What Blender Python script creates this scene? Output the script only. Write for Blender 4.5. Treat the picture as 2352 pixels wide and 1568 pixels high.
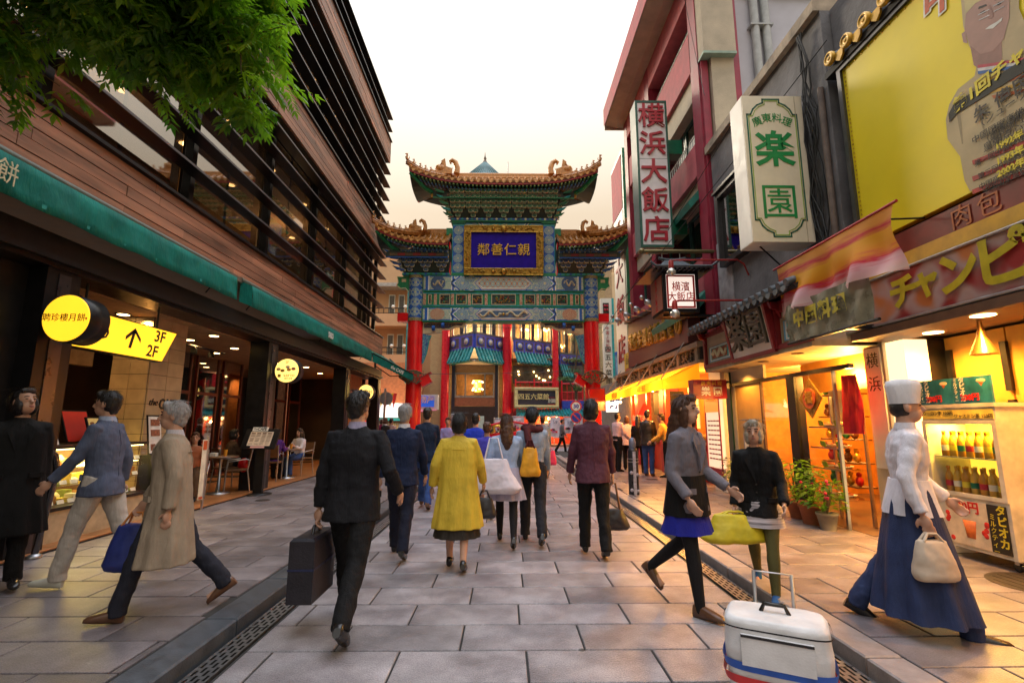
import bpy,bmesh,math,random
from mathutils import Vector,Matrix,Euler
import numpy as np
random.seed(7)
R=math.radians
scene=bpy.context.scene
for o in list(bpy.data.objects):
 bpy.data.objects.remove(o)
COL=scene.collection
# ------------------------------------------------------------------ camera
cam_data=bpy.data.cameras.new("camera")
cam_data.sensor_width=36.0
cam_data.lens=1130.0/2352.0*36.0
cam_data.clip_start=0.05
cam_data.clip_end=3000
cam=bpy.data.objects.new("camera",cam_data)
COL.objects.link(cam)
cam.location=(0,0,1.5)
cam.rotation_euler=Euler((R(90+9.347),0,R(-0.80)),'XYZ')
scene.camera=cam
# ------------------------------------------------------------------ world, sun, exposure
SUN_EL,SUN_AZ=24.0,-28.0
world=bpy.data.worlds.new("World")
scene.world=world
world.use_nodes=True
nt=world.node_tree
nt.nodes.clear()
wo=nt.nodes.new('ShaderNodeOutputWorld')
sky=nt.nodes.new('ShaderNodeTexSky')
sky.sky_type='NISHITA'
sky.sun_disc=False
sky.sun_elevation=R(SUN_EL)
sky.sun_rotation=R(SUN_AZ)
sky.dust_density=2.0
bg1=nt.nodes.new('ShaderNodeBackground')
bg1.inputs['Strength'].default_value=0.05
nt.links.new(sky.outputs['Color'],bg1.inputs['Color'])
# high thin overcast over that sky: dimmer and creamier to the horizon, brightest overhead
tc=nt.nodes.new('ShaderNodeTexCoord')
sp=nt.nodes.new('ShaderNodeSeparateXYZ')
nt.links.new(tc.outputs['Generated'],sp.inputs[0])
cr=nt.nodes.new('ShaderNodeValToRGB')
cr.color_ramp.elements[0].position=0.0
cr.color_ramp.elements[0].color=(0.36,0.26,0.17,1)
cr.color_ramp.elements[1].position=1.0
cr.color_ramp.elements[1].color=(2.45,2.55,2.85,1)
for p_,c_ in((.40,(.62,.50,.36)),(.58,(.90,.84,.72)),(.74,(1.30,1.30,1.28))):
 e=cr.color_ramp.elements.new(p_);e.color=(*c_,1)
nt.links.new(sp.outputs['Z'],cr.inputs[0])
bg2=nt.nodes.new('ShaderNodeBackground')
nt.links.new(cr.outputs[0],bg2.inputs['Color'])
ad=nt.nodes.new('ShaderNodeMixShader')
ad.inputs[0].default_value=.93
nt.links.new(bg1.outputs[0],ad.inputs[1])
nt.links.new(bg2.outputs[0],ad.inputs[2])
nt.links.new(ad.outputs[0],wo.inputs['Surface'])
sun_data=bpy.data.lights.new("sun",'SUN')
sun_data.energy=1.1
sun_data.angle=R(12)
sun_data.color=(1.0,0.86,0.66)
sun=bpy.data.objects.new("sun",sun_data)
COL.objects.link(sun)
sd=Vector((math.sin(R(SUN_AZ))*math.cos(R(SUN_EL)),math.cos(R(SUN_AZ))*math.cos(R(SUN_EL)),math.sin(R(SUN_EL))))
sun.rotation_euler=sd.to_track_quat('Z','Y').to_euler()
sun.location=(-10,30,40)
vs=scene.view_settings
vs.view_transform='Standard'
vs.look='None'
vs.gamma=1
vs.exposure=0.65
vs.use_curve_mapping=False
scene.cycles.max_bounces=6
scene.cycles.diffuse_bounces=3
scene.cycles.glossy_bounces=3
scene.cycles.transparent_max_bounces=8
scene.cycles.caustics_reflective=False
scene.cycles.caustics_refractive=False
scene.cycles.sample_clamp_indirect=4.0
scene.cycles.use_denoising=True
def lamp(name,kind,loc,energy,color=(1,.55,.2),size=.3,rot=None,size_y=None,spot=None):
 d=bpy.data.lights.new(name,kind)
 d.energy=energy;d.color=color
 if kind=='AREA':
  d.size=size
  if size_y:
   d.shape='RECTANGLE';d.size_y=size_y
 else:
  d.shadow_soft_size=size
 if kind=='SPOT':
  d.spot_size=R(spot or 100);d.spot_blend=.6
 o=bpy.data.objects.new(name,d)
 COL.objects.link(o)
 o.location=loc
 if rot:o.rotation_euler=rot
 return o
 # ------------------------------------------------------------------ materials
MATS={}
def _new(name):
 m=bpy.data.materials.new(name);m.use_nodes=True
 n=m.node_tree;b=n.nodes['Principled BSDF']
 return m,n,b
def _noise(n,scale,detail=4,vec=None,stretch=None,rough=.55):
 t=n.nodes.new('ShaderNodeTexCoord')
 mp=n.nodes.new('ShaderNodeMapping')
 n.links.new(t.outputs['Object'],mp.inputs[0])
 if stretch:mp.inputs['Scale'].default_value=stretch
 x=n.nodes.new('ShaderNodeTexNoise')
 x.inputs['Scale'].default_value=scale
 x.inputs['Detail'].default_value=detail
 x.inputs['Roughness'].default_value=rough
 n.links.new(mp.outputs[0],x.inputs['Vector'])
 return x
def mat(name,col,rough=.6,metal=0,var=.25,scale=6,bump=0,bscale=60,stretch=None,spec=.5,rnd=0,coat=0,sheen=0,fold=0):
 """procedural surface: base colour broken up by noise, fine bump, optional change from object to object (rnd)"""
 if name in MATS:return MATS[name]
 m,n,b=_new(name)
 L=n.links
 b.inputs['Roughness'].default_value=rough
 b.inputs['Metallic'].default_value=metal
 b.inputs['Specular IOR Level'].default_value=spec
 if coat:b.inputs['Coat Weight'].default_value=coat;b.inputs['Coat Roughness'].default_value=.15
 if sheen:b.inputs['Sheen Weight'].default_value=sheen
 x=_noise(n,scale,6,stretch=stretch)
 r=n.nodes.new('ShaderNodeValToRGB')
 c=Vector(col)
 lo=[max(0,v*(1-var))for v in c];hi=[min(1,v*(1+var*.8))for v in c]
 r.color_ramp.elements[0].position=.3;r.color_ramp.elements[0].color=(*lo,1)
 r.color_ramp.elements[1].position=.7;r.color_ramp.elements[1].color=(*hi,1)
 L.new(x.outputs['Fac'],r.inputs[0])
 out=r.outputs[0]
 if rnd:
  oi=n.nodes.new('ShaderNodeObjectInfo')
  hv=n.nodes.new('ShaderNodeHueSaturation')
  mm=n.nodes.new('ShaderNodeMapRange')
  mm.inputs['To Min'].default_value=1-rnd;mm.inputs['To Max'].default_value=1+rnd
  L.new(oi.outputs['Random'],mm.inputs['Value'])
  L.new(mm.outputs[0],hv.inputs['Value']);L.new(out,hv.inputs['Color'])
  out=hv.outputs[0]
 L.new(out,b.inputs['Base Color'])
 rr=n.nodes.new('ShaderNodeMapRange')
 rr.inputs['To Min'].default_value=max(.03,rough-.12);rr.inputs['To Max'].default_value=min(1,rough+.12)
 L.new(x.outputs['Fac'],rr.inputs['Value']);L.new(rr.outputs[0],b.inputs['Roughness'])
 if fold:
  y0=_noise(n,9,3,stretch=(2.2,2.2,.45));bp0=n.nodes.new('ShaderNodeBump');bp0.inputs['Strength'].default_value=fold;bp0.inputs['Distance'].default_value=.05
  L.new(y0.outputs['Fac'],bp0.inputs['Height']);L.new(bp0.outputs[0],b.inputs['Normal'])
 if bump:
  y=_noise(n,bscale,5,stretch=stretch)
  bp=n.nodes.new('ShaderNodeBump');bp.inputs['Strength'].default_value=bump;bp.inputs['Distance'].default_value=.01
  L.new(y.outputs['Fac'],bp.inputs['Height'])
  if fold:L.new(bp0.outputs[0],bp.inputs['Normal'])
  L.new(bp.outputs[0],b.inputs['Normal'])
 MATS[name]=m
 return m
def emit(name,col,strength=2.0,base=None,var=0.0,scale=3):
 if name in MATS:return MATS[name]
 m,n,b=_new(name)
 b.inputs['Base Color'].default_value=(*(base or col),1)
 b.inputs['Emission Color'].default_value=(*col,1)
 b.inputs['Emission Strength'].default_value=strength
 b.inputs['Roughness'].default_value=.4
 if var:
  x=_noise(n,scale,3)
  mm=n.nodes.new('ShaderNodeMapRange')
  mm.inputs['To Min'].default_value=strength*(1-var);mm.inputs['To Max'].default_value=strength*(1+var)
  n.links.new(x.outputs['Fac'],mm.inputs['Value']);n.links.new(mm.outputs[0],b.inputs['Emission Strength'])
 MATS[name]=m
 return m
def glassmat(name,col=(.9,.95,.95),alpha=.75,rough=.03,floor=0):
 """thin pane: fresnel reflection over a clear pane"""
 if name in MATS:return MATS[name]
 m=bpy.data.materials.new(name);m.use_nodes=True
 n=m.node_tree;n.nodes.clear()
 o=n.nodes.new('ShaderNodeOutputMaterial')
 t=n.nodes.new('ShaderNodeBsdfTransparent');t.inputs[0].default_value=(*col,1)
 g=n.nodes.new('ShaderNodeBsdfGlossy');g.inputs['Roughness'].default_value=rough
 f=n.nodes.new('ShaderNodeFresnel');f.inputs['IOR'].default_value=1.25+2.0*(1-alpha)**1.5
 mx=n.nodes.new('ShaderNodeMixShader')
 ge=n.nodes.new('ShaderNodeNewGeometry');k_=n.nodes.new('ShaderNodeMath');k_.operation='SUBTRACT';k_.inputs[0].default_value=1;k_.use_clamp=True
 n.links.new(ge.outputs['Backfacing'],k_.inputs[1])
 q_=n.nodes.new('ShaderNodeMath');q_.operation='MULTIPLY';n.links.new(k_.outputs[0],q_.inputs[0]);fl_=n.nodes.new('ShaderNodeMath');fl_.operation='MAXIMUM';fl_.inputs[1].default_value=floor;n.links.new(f.outputs[0],fl_.inputs[0]);n.links.new(fl_.outputs[0],q_.inputs[1])
 n.links.new(q_.outputs[0],mx.inputs[0]);n.links.new(t.outputs[0],mx.inputs[1]);n.links.new(g.outputs[0],mx.inputs[2])
 n.links.new(mx.outputs[0],o.inputs[0])
 MATS[name]=m
 return m
def nodemat(name,fn,rough=.5,metal=0):
 """fn(node_tree, bsdf) wires a colour"""
 if name in MATS:return MATS[name]
 m,n,b=_new(name)
 b.inputs['Roughness'].default_value=rough;b.inputs['Metallic'].default_value=metal
 fn(n,b)
 MATS[name]=m
 return m
def math_node(n,op,a,b=None,c=None):
 x=n.nodes.new('ShaderNodeMath');x.operation=op
 for i,v in enumerate((a,b,c)):
  if v is None:continue
  if isinstance(v,(int,float)):x.inputs[i].default_value=v
  else:n.links.new(v,x.inputs[i])
 return x.outputs[0]
def mixc(n,fac,a,b):
 x=n.nodes.new('ShaderNodeMix');x.data_type='RGBA'
 if isinstance(fac,(int,float)):x.inputs[0].default_value=fac
 else:n.links.new(fac,x.inputs[0])
 for i,v in((6,a),(7,b)):
  if isinstance(v,tuple):x.inputs[i].default_value=(*v[:3],1)
  else:n.links.new(v,x.inputs[i])
 return x.outputs[2]
 # ------------------------------------------------------------------ mesh building
OFF={}
class MB:
 def __init__(s):s.v=[];s.f=[];s.m=[];s.mats=[];s.smooth=[]
 def _mi(s,m):
  if m is None:return 0
  if m not in s.mats:s.mats.append(m)
  return s.mats.index(m)
 def add(s,vs,fs,m=None,smooth=False):
  o=len(s.v);mi=s._mi(m)
  s.v+=[tuple(v)for v in vs]
  for f in fs:
   s.f.append([i+o for i in f]);s.m.append(mi);s.smooth.append(smooth)
  return s
 def box(s,x0,x1,y0,y1,z0,z1,m=None):
  vs=[(x,y,z)for x in(x0,x1)for y in(y0,y1)for z in(z0,z1)]
  return s.add(vs,[(0,1,3,2),(4,6,7,5),(0,4,5,1),(2,3,7,6),(0,2,6,4),(1,5,7,3)],m)
 def cbox(s,c,d,m=None,rot=None):
  """box of size d centred at c, turned by a Matrix/Euler"""
  x,y,z=d[0]/2,d[1]/2,d[2]/2
  vs=[Vector((a,b,e))for a in(-x,x)for b in(-y,y)for e in(-z,z)]
  if rot is not None:
   rm=rot.to_matrix()if isinstance(rot,Euler)else rot
   vs=[rm@v for v in vs]
  c=Vector(c)
  return s.add([v+c for v in vs],[(0,1,3,2),(4,6,7,5),(0,4,5,1),(2,3,7,6),(0,2,6,4),(1,5,7,3)],m)
 def bbox(s,x0,x1,y0,y1,z0,z1,b=.006,m=None):
  """box with a chamfered top edge (stones, blocks)"""
  vs=[(x0,y0,z0),(x1,y0,z0),(x1,y1,z0),(x0,y1,z0),(x0,y0,z1-b),(x1,y0,z1-b),(x1,y1,z1-b),(x0,y1,z1-b),(x0+b,y0+b,z1),(x1-b,y0+b,z1),(x1-b,y1-b,z1),(x0+b,y1-b,z1)]
  fs=[(3,2,1,0),(8,9,10,11)]
  for i in range(4):
   j=(i+1)%4
   fs+=[(i,j,j+4,i+4),(i+4,j+4,j+8,i+8)]
  return s.add(vs,fs,m)
 def quad(s,a,b,c,d,m=None):return s.add([a,b,c,d],[(0,1,2,3)],m)
 def prism(s,pts,vec,m=None):
  """polygon extruded along vec"""
  n=len(pts);vec=Vector(vec)
  vs=[Vector(p)for p in pts]+[Vector(p)+vec for p in pts]
  fs=[tuple(range(n))[::-1],tuple(range(n,2*n))]+[(i,(i+1)%n,(i+1)%n+n,i+n)for i in range(n)]
  return s.add(vs,fs,m)
 def tube(s,pts,r,m=None,seg=8,cap=True,smooth=True,sq=1.0):
  pts=[Vector(p)for p in pts];n=len(pts)
  rs=r if isinstance(r,(list,tuple))else[r]*n
  vs=[];up=None
  for i,p in enumerate(pts):
   t=(pts[min(i+1,n-1)]-pts[max(i-1,0)]).normalized()
   if up is None:
    up=Vector((0,0,1))if abs(t.z)<.9 else Vector((0,1,0))
   a=t.cross(up)
   if a.length<1e-6:a=t.orthogonal()
   a.normalize();b=a.cross(t).normalized();up=b
   for k in range(seg):
    an=2*math.pi*k/seg
    vs.append(p+a*math.cos(an)*rs[i]+b*math.sin(an)*rs[i]*sq)
  fs=[]
  for i in range(n-1):
   for k in range(seg):
    l=(k+1)%seg
    fs.append((i*seg+k,i*seg+l,(i+1)*seg+l,(i+1)*seg+k))
  s.add(vs,fs,m,smooth)
  if cap:
   s.add(vs[:seg],[tuple(range(seg))[::-1]],m);s.add(vs[-seg:],[tuple(range(seg))],m)
  return s
 def lathe(s,prof,c=(0,0,0),m=None,seg=16,axis='Z',smooth=True,sx=1,sy=1):
  """prof: (radius, height) pairs turned about an axis through c"""
  vs=[];c=Vector(c)
  for r,h in prof:
   for k in range(seg):
    a=2*math.pi*k/seg
    p=(r*math.cos(a)*sx,r*math.sin(a)*sy,h)
    if axis=='Y':p=(p[0],h,p[1])
    if axis=='X':p=(h,p[0],p[1])
    vs.append(c+Vector(p))
  fs=[]
  for i in range(len(prof)-1):
   for k in range(seg):
    l=(k+1)%seg
    f=(i*seg+k,i*seg+l,(i+1)*seg+l,(i+1)*seg+k)
    fs.append(f if axis!='Y' else f[::-1])
  s.add(vs,fs,m,smooth)
  n=len(prof)
  if prof[0][0]>1e-5:s.add(vs[:seg],[tuple(range(seg))[::-1]],m)
  if prof[-1][0]>1e-5:s.add(vs[-seg:],[tuple(range(seg))],m)
  return s
 def ball(s,c,r,m=None,seg=10,rings=7,rot=None):
  r=r if isinstance(r,(tuple,list))else(r,r,r)
  vs=[];c=Vector(c)
  rm=rot.to_matrix()if isinstance(rot,Euler)else rot
  for i in range(rings+1):
   t=math.pi*i/rings
   for k in range(seg):
    a=2*math.pi*k/seg
    p=Vector((math.sin(t)*math.cos(a)*r[0],math.sin(t)*math.sin(a)*r[1],-math.cos(t)*r[2]))
    if rm is not None:p=rm@p
    vs.append(c+p)
  fs=[]
  for i in range(rings):
   for k in range(seg):
    l=(k+1)%seg
    fs.append((i*seg+k,i*seg+l,(i+1)*seg+l,(i+1)*seg+k))
  return s.add(vs,fs,m,True)
 def loft(s,rings,m=None,smooth=True,cap=True):
  n=len(rings[0]);vs=[p for r in rings for p in r];fs=[]
  for i in range(len(rings)-1):
   for k in range(n):
    l=(k+1)%n
    fs.append((i*n+k,i*n+l,(i+1)*n+l,(i+1)*n+k))
  s.add(vs,fs,m,smooth)
  if cap:
   s.add(rings[0],[tuple(range(n))[::-1]],m);s.add(rings[-1],[tuple(range(n))],m)
  return s
 def mesh(s,name,off=(0,0,0),mats=None,merge=False):
  me=bpy.data.meshes.new(name)
  o=Vector(off)
  me.from_pydata([tuple(Vector(v)-o)for v in s.v],[],s.f)
  for mm in(mats or s.mats):me.materials.append(mm)
  me.polygons.foreach_set('material_index',s.m)
  me.polygons.foreach_set('use_smooth',s.smooth)
  me.update()
  if merge:
   b=bmesh.new();b.from_mesh(me)
   bmesh.ops.remove_doubles(b,verts=b.verts,dist=1e-5)
   bmesh.ops.recalc_face_normals(b,faces=b.faces)
   b.to_mesh(me);b.free()
  return me
 def obj(s,name,parent=None,m=None,at=None,merge=False,**kw):
  """link as ONE object. Coordinates are those of the thing's frame (world unless the thing was made local)"""
  if at is not None:off=at
  else:off=OFF.get(parent.name,(0,0,0))if parent else(0,0,0)
  me=s.mesh(name,off,[m]if m else None,merge)
  return put(me,name,parent,(0,0,0)if at is None else(Vector(at)-Vector(OFF.get(parent.name,(0,0,0))if parent else(0,0,0))),**kw)
def put(me,name,parent=None,loc=(0,0,0),rot=(0,0,0),sc=(1,1,1),label=None,cat=None,group=None,kind=None):
 o=bpy.data.objects.new(name,me);COL.objects.link(o)
 o.location=loc;o.rotation_euler=rot;o.scale=sc
 if parent:o.parent=parent;OFF[o.name]=OFF.get(parent.name,(0,0,0))
 tag(o,label,cat,group,kind)
 return o
def tag(o,label=None,cat=None,group=None,kind=None):
 if label:o['label']=label
 if cat:o['category']=cat
 if group:o['group']=group
 if kind:o['kind']=kind
 return o
def thing(name,label,cat,loc=(0,0,0),rz=0,group=None,local=False,kind=None):
 o=bpy.data.objects.new(name,None);COL.objects.link(o)
 o.empty_display_size=.2
 o.location=loc;o.rotation_euler=(0,0,rz)
 OFF[o.name]=(0,0,0)if local else tuple(loc)
 return tag(o,label,cat,group,kind)
def copy_tree(o,parent=None):
 c=o.copy();COL.objects.link(c);c.parent=parent
 OFF[c.name]=OFF.get(o.name,(0,0,0))
 for ch in list(o.children):copy_tree(ch,c)
 return c
def text(s,size,m,name,parent,loc,rot=(R(90),0,0),ext=.004,bold=0,align='CENTER',sx=1,spacing=1,line=1.0,shear=0):
 """lettering as flat raised geometry; rot (90,0,0) reads from -Y"""
 cu=bpy.data.curves.new(name,'FONT')
 cu.body=s;cu.size=size;cu.extrude=ext;cu.offset=bold
 cu.align_x=align;cu.align_y='CENTER'
 cu.space_character=spacing;cu.space_line=line;cu.resolution_u=2;cu.shear=shear
 t=bpy.data.objects.new('tmp',cu);COL.objects.link(t)
 me=bpy.data.meshes.new_from_object(t)
 bpy.data.objects.remove(t);bpy.data.curves.remove(cu)
 me.materials.clear();me.materials.append(m)
 for p in me.polygons:p.material_index=0
 off=Vector(OFF.get(parent.name,(0,0,0)))if parent else Vector((0,0,0))
 return put(me,name,parent,Vector(loc)-off,rot,(sx,1,1))
def vtext(chars,size,step,m,name,parent,loc,rot=(R(90),0,0),**kw):
 """vertical column of characters from loc downwards"""
 return[text(c,size,m,name,parent,(loc[0],loc[1],loc[2]-i*step),rot,**kw)for i,c in enumerate(chars)if c!=' ']
FACE_R=(R(90),0,R(-90))
FACE_L=(R(90),0,R(90))
def disc(r,seg=24,d=.01,axis='Y',m=None):
 return MB().lathe([(r,-d),(r,0)]if axis!='Y' else[(r,0),(r,-d)],m=m,seg=seg,axis=axis,smooth=False)
 # ------------------------------------------------------------------ survey helper: a point of the photograph (2352 wide) on the upright plane y = Y, x = X or on the ground
_PI=math.atan(186/1130.);_YA=R(0.80)
def _ray(px,py):
 x=(px-1176)/1130.;y=(784-py)/1130.
 v=(x,math.cos(_PI)-y*math.sin(_PI),math.sin(_PI)+y*math.cos(_PI))
 c,s=math.cos(_YA),math.sin(_YA)
 return Vector((v[0]*c+v[1]*s,-v[0]*s+v[1]*c,v[2]))
def AY(px,py,Y):
 r=_ray(px,py);return r*(Y/r.y)+Vector((0,0,1.5))
def AX(px,py,X):
 r=_ray(px,py);return r*(X/r.x)+Vector((0,0,1.5))
 # ------------------------------------------------------------------ materials of the setting
STONE=mat('granite_paving',(.335,.325,.345),rough=.33,var=.3,scale=3.5,bump=.6,bscale=70,rnd=.24,spec=.5)
def _speckle(m):
 n=m.node_tree;b=n.nodes['Principled BSDF']
 src=b.inputs['Base Color'].links[0].from_socket
 x=_noise(n,130,4,rough=.8);r=n.nodes.new('ShaderNodeValToRGB')
 r.color_ramp.elements[0].position=.38;r.color_ramp.elements[0].color=(.42,.41,.42,1)
 r.color_ramp.elements[1].position=.6;r.color_ramp.elements[1].color=(1.3,1.28,1.28,1)
 n.links.new(x.outputs['Fac'],r.inputs[0])
 k=n.nodes.new('ShaderNodeMix');k.data_type='RGBA';k.blend_type='MULTIPLY';k.inputs[0].default_value=.8
 n.links.new(src,k.inputs[6]);n.links.new(r.outputs[0],k.inputs[7])
 # worn, smudged patches the size of a step
 y=_noise(n,1.7,5,rough=.7);r2=n.nodes.new('ShaderNodeValToRGB')
 r2.color_ramp.elements[0].position=.35;r2.color_ramp.elements[0].color=(.58,.56,.57,1)
 r2.color_ramp.elements[1].position=.62;r2.color_ramp.elements[1].color=(1.05,1.04,1.04,1)
 geo=n.nodes.new('ShaderNodeNewGeometry');n.links.new(geo.outputs['Position'],y.inputs['Vector'])
 n.links.new(y.outputs['Fac'],r2.inputs[0])
 k2=n.nodes.new('ShaderNodeMix');k2.data_type='RGBA';k2.blend_type='MULTIPLY';k2.inputs[0].default_value=1
 n.links.new(k.outputs[2],k2.inputs[6]);n.links.new(r2.outputs[0],k2.inputs[7])
 # dark gum spots and pale scuffs
 v=n.nodes.new('ShaderNodeTexVoronoi');v.inputs['Scale'].default_value=2.6;n.links.new(geo.outputs['Position'],v.inputs['Vector'])
 wn=n.nodes.new('ShaderNodeTexWhiteNoise');n.links.new(v.outputs['Position'],wn.inputs['Vector'])
 sp_=math_node(n,'LESS_THAN',v.outputs['Distance'],math_node(n,'MULTIPLY_ADD',wn.outputs['Value'],.11,-.045))
 c3=mixc(n,math_node(n,'MULTIPLY',sp_,.75),k2.outputs[2],(.06,.055,.055))
 s2=_noise(n,5,6,rough=.75,stretch=(1,.4,1));n.links.new(geo.outputs['Position'],s2.inputs['Vector'])
 c4=mixc(n,math_node(n,'MULTIPLY',math_node(n,'GREATER_THAN',s2.outputs['Fac'],.66),.25),c3,(.5,.49,.5))
 n.links.new(c4,b.inputs['Base Color'])
_speckle(STONE)
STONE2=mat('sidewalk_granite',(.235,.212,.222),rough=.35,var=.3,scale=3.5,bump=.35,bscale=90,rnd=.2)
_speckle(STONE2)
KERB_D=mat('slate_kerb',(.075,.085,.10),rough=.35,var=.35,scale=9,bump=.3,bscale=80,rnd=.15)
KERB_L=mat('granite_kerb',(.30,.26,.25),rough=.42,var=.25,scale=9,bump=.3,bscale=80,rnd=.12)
JOINT=mat('joint_bed',(.035,.032,.03),rough=.9)
STEEL_D=mat('drain_steel',(.30,.31,.33),rough=.38,metal=.9,var=.3,scale=30)
BLACKHOLE=mat('drain_channel',(.01,.01,.01),rough=.9)
ASPH=mat('asphalt',(.16,.17,.19),rough=.55,var=.2,scale=20,bump=.3,bscale=300)
WHITE_LINE=mat('road_paint',(.75,.75,.73),rough=.5,var=.1,scale=12)
BLACK=mat('black_steel',(.012,.012,.014),rough=.34,var=.3,scale=8,spec=.25)
BLACKM=mat('black_matt',(.012,.011,.011),rough=.7)
# ------------------------------------------------------------------ ground, road, sidewalks
g=MB();g.quad((-300,-60,-.06),(300,-60,-.06),(300,900,-.06),(-300,900,-.06))
g.obj('ground',m=JOINT,kind='structure')
road=thing('road',None,None,kind='structure')
b=MB();b.box(-1.74,2.0,-3,26,-.05,-.012);b.obj('road_bed',road,JOINT)
def stone_mesh(w,d,h=.03,m=STONE,b=.004):
 return MB().bbox(-w/2,w/2,-d/2,d/2,-h,0,b).mesh('stone',mats=[m])
ROW,GAP=.425,.015
_cache={}
def pave(parent,name,x0,x1,y0,y1,z,m,wid=.84,rnd=random.Random(3),phase=0.0,ztilt=.0025):
 """running-bond courses of separate slabs, each a little out of level"""
 k0=math.floor((y0-3.58)/ROW);k=k0
 while 3.58+k*ROW<y1:
  ya=3.58+k*ROW
  sh=(phase+(k%2)*.5+rnd.uniform(-.07,.07))*wid
  x=x0-((sh)%wid)
  while x<x1-.02:
   a,c=max(x,x0),min(x+wid,x1)
   if c-a>.06:
    key=(round(c-a,2),m.name)
    if key not in _cache:_cache[key]=stone_mesh(key[0]-GAP,ROW-GAP,.03,m)
    o=put(_cache[key],name,parent,((a+c)/2,ya+ROW/2,z+rnd.uniform(0,.002)))
    o.rotation_euler=(rnd.uniform(-ztilt,ztilt),rnd.uniform(-ztilt,ztilt),0)
   x+=wid
  k+=1
pave(road,'paving_stone',-1.72,1.98,1.0,22.5,0,STONE,phase=.28)
far=thing('cross_street',None,None,kind='structure')
b=MB();b.box(-60,60,26.0,31.2,-.05,-.004);b.obj('asphalt_surface',far,ASPH)
b=MB();b.box(-20,30,27.0,27.22,-.003,0);b.box(-20,30,30.8,30.95,-.003,0);b.obj('painted_line',far,WHITE_LINE)
b=MB();b.box(-30,30,21.2,25.9,-.05,-.016);b.obj('gateway_pavement',None,STONE,kind='structure')
b=MB();b.box(-40,40,31.3,36,-.05,.14);b.obj('far_pavement',None,mat('pink_pavement',(.42,.30,.27),rough=.6,var=.2),kind='structure')
left=thing('left_sidewalk',None,None,kind='structure')
SWZ=.07
b=MB();b.box(-5.2,-2.22,-3,26,-.05,SWZ-.012);b.obj('sidewalk_bed',left,JOINT)
pave(left,'paving_stone',-5.1,-2.23,1.6,21,SWZ,STONE2,phase=.1,rnd=random.Random(11))
right=thing('right_sidewalk',None,None,kind='structure')
b=MB();b.box(2.46,6.5,-3,26,-.05,SWZ-.012);b.obj('sidewalk_bed',right,JOINT)
pave(right,'paving_stone',2.47,5.6,2.6,21,SWZ,STONE2,phase=.45,rnd=random.Random(12))
# kerbs: 0.95 m stones; perforated drain covers in front of them
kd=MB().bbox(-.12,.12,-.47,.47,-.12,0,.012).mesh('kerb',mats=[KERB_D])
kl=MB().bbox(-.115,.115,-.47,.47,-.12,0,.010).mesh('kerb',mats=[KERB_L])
lk=thing('left_kerb',None,None,kind='structure');rk=thing('right_kerb',None,None,kind='structure')
rr=random.Random(5)
for i in range(22):
 y=1.55+i*.955
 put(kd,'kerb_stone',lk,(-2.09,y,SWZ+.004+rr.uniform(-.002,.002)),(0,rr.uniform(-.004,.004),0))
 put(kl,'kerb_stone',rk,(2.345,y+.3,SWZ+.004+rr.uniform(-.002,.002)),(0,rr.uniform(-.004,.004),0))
def grate(width,length,rows,cols):
 b=MB();W=width/2;cellx=width/(rows*2+1);celly=length/(cols*3+1)
 xs=[-W+i*cellx for i in range(rows*2+2)];
 ys=[-length/2]
 for j in range(cols):ys+=[ys[-1]+celly,ys[-1]+3*celly]
 ys=[-length/2+celly*t for t in range(cols*3+2)]
 for i in range(len(xs)-1):
  if i%2==0:
   b.quad((xs[i],-length/2,0),(xs[i+1],-length/2,0),(xs[i+1],length/2,0),(xs[i],length/2,0))
  else:
   sh=(i//2%2)
   for j in range(cols):
    y=-length/2+j*3*celly+sh*celly*1.2
    b.quad((xs[i],y,0),(xs[i+1],y,0),(xs[i+1],y+celly,0),(xs[i],y+celly,0))
 for a,c in((-W,-W+.006),(W-.006,W)):
  b.box(a,c,-length/2,length/2,-.03,.003)
 return b.mesh('grate',mats=[STEEL_D])
gl=grate(.16,.945,4,9)
dl=thing('left_drain',None,None,kind='structure');dr=thing('right_drain',None,None,kind='structure')
MB().box(-1.955,-1.73,-2,22,-.055,-.045).obj('drain_channel',dl,BLACKHOLE)
MB().box(1.985,2.225,-2,22,-.055,-.045).obj('drain_channel',dr,BLACKHOLE)
for i in range(22):
 put(gl,'drain_cover',dl,(-1.835,1.6+i*.955,-.004));put(gl,'drain_cover',dr,(2.10,1.9+i*.955,-.004))
 # flat round covers on the sidewalks
def cover(name,x,y,r,m,label,z=SWZ):
 t=thing(name,label,'manhole cover',(x,y,z))
 MB().lathe([(r,.001),(r,.005),(r*.93,.006),(r*.9,.004),(0.0001,.004)],(x,y,z),seg=28,smooth=False).obj('plate',t,m)
 b=MB()
 for i in range(-3,4):
  h=math.sqrt(max(0,(r*.85)**2-(i*r*.25)**2))
  if h>.02:b.box(x+i*r*.25-.006,x+i*r*.25+.006,y-h,y+h,z+.004,z+.007)
 b.obj('raised_bar',t,m)
IRON=mat('cast_iron',(.09,.075,.065),rough=.5,metal=.7,var=.3)
cover('manhole_cover',4.80,4.62,.38,IRON,'large round iron manhole cover in the sidewalk by the drinks fridge')
cover('manhole_cover',-4.52,9.6,.13,IRON,'small dark round cover in the sidewalk before the menu stand')
cover('manhole_cover',3.75,12.9,.16,IRON,'small round cover near the feet of the man in jeans')
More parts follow.
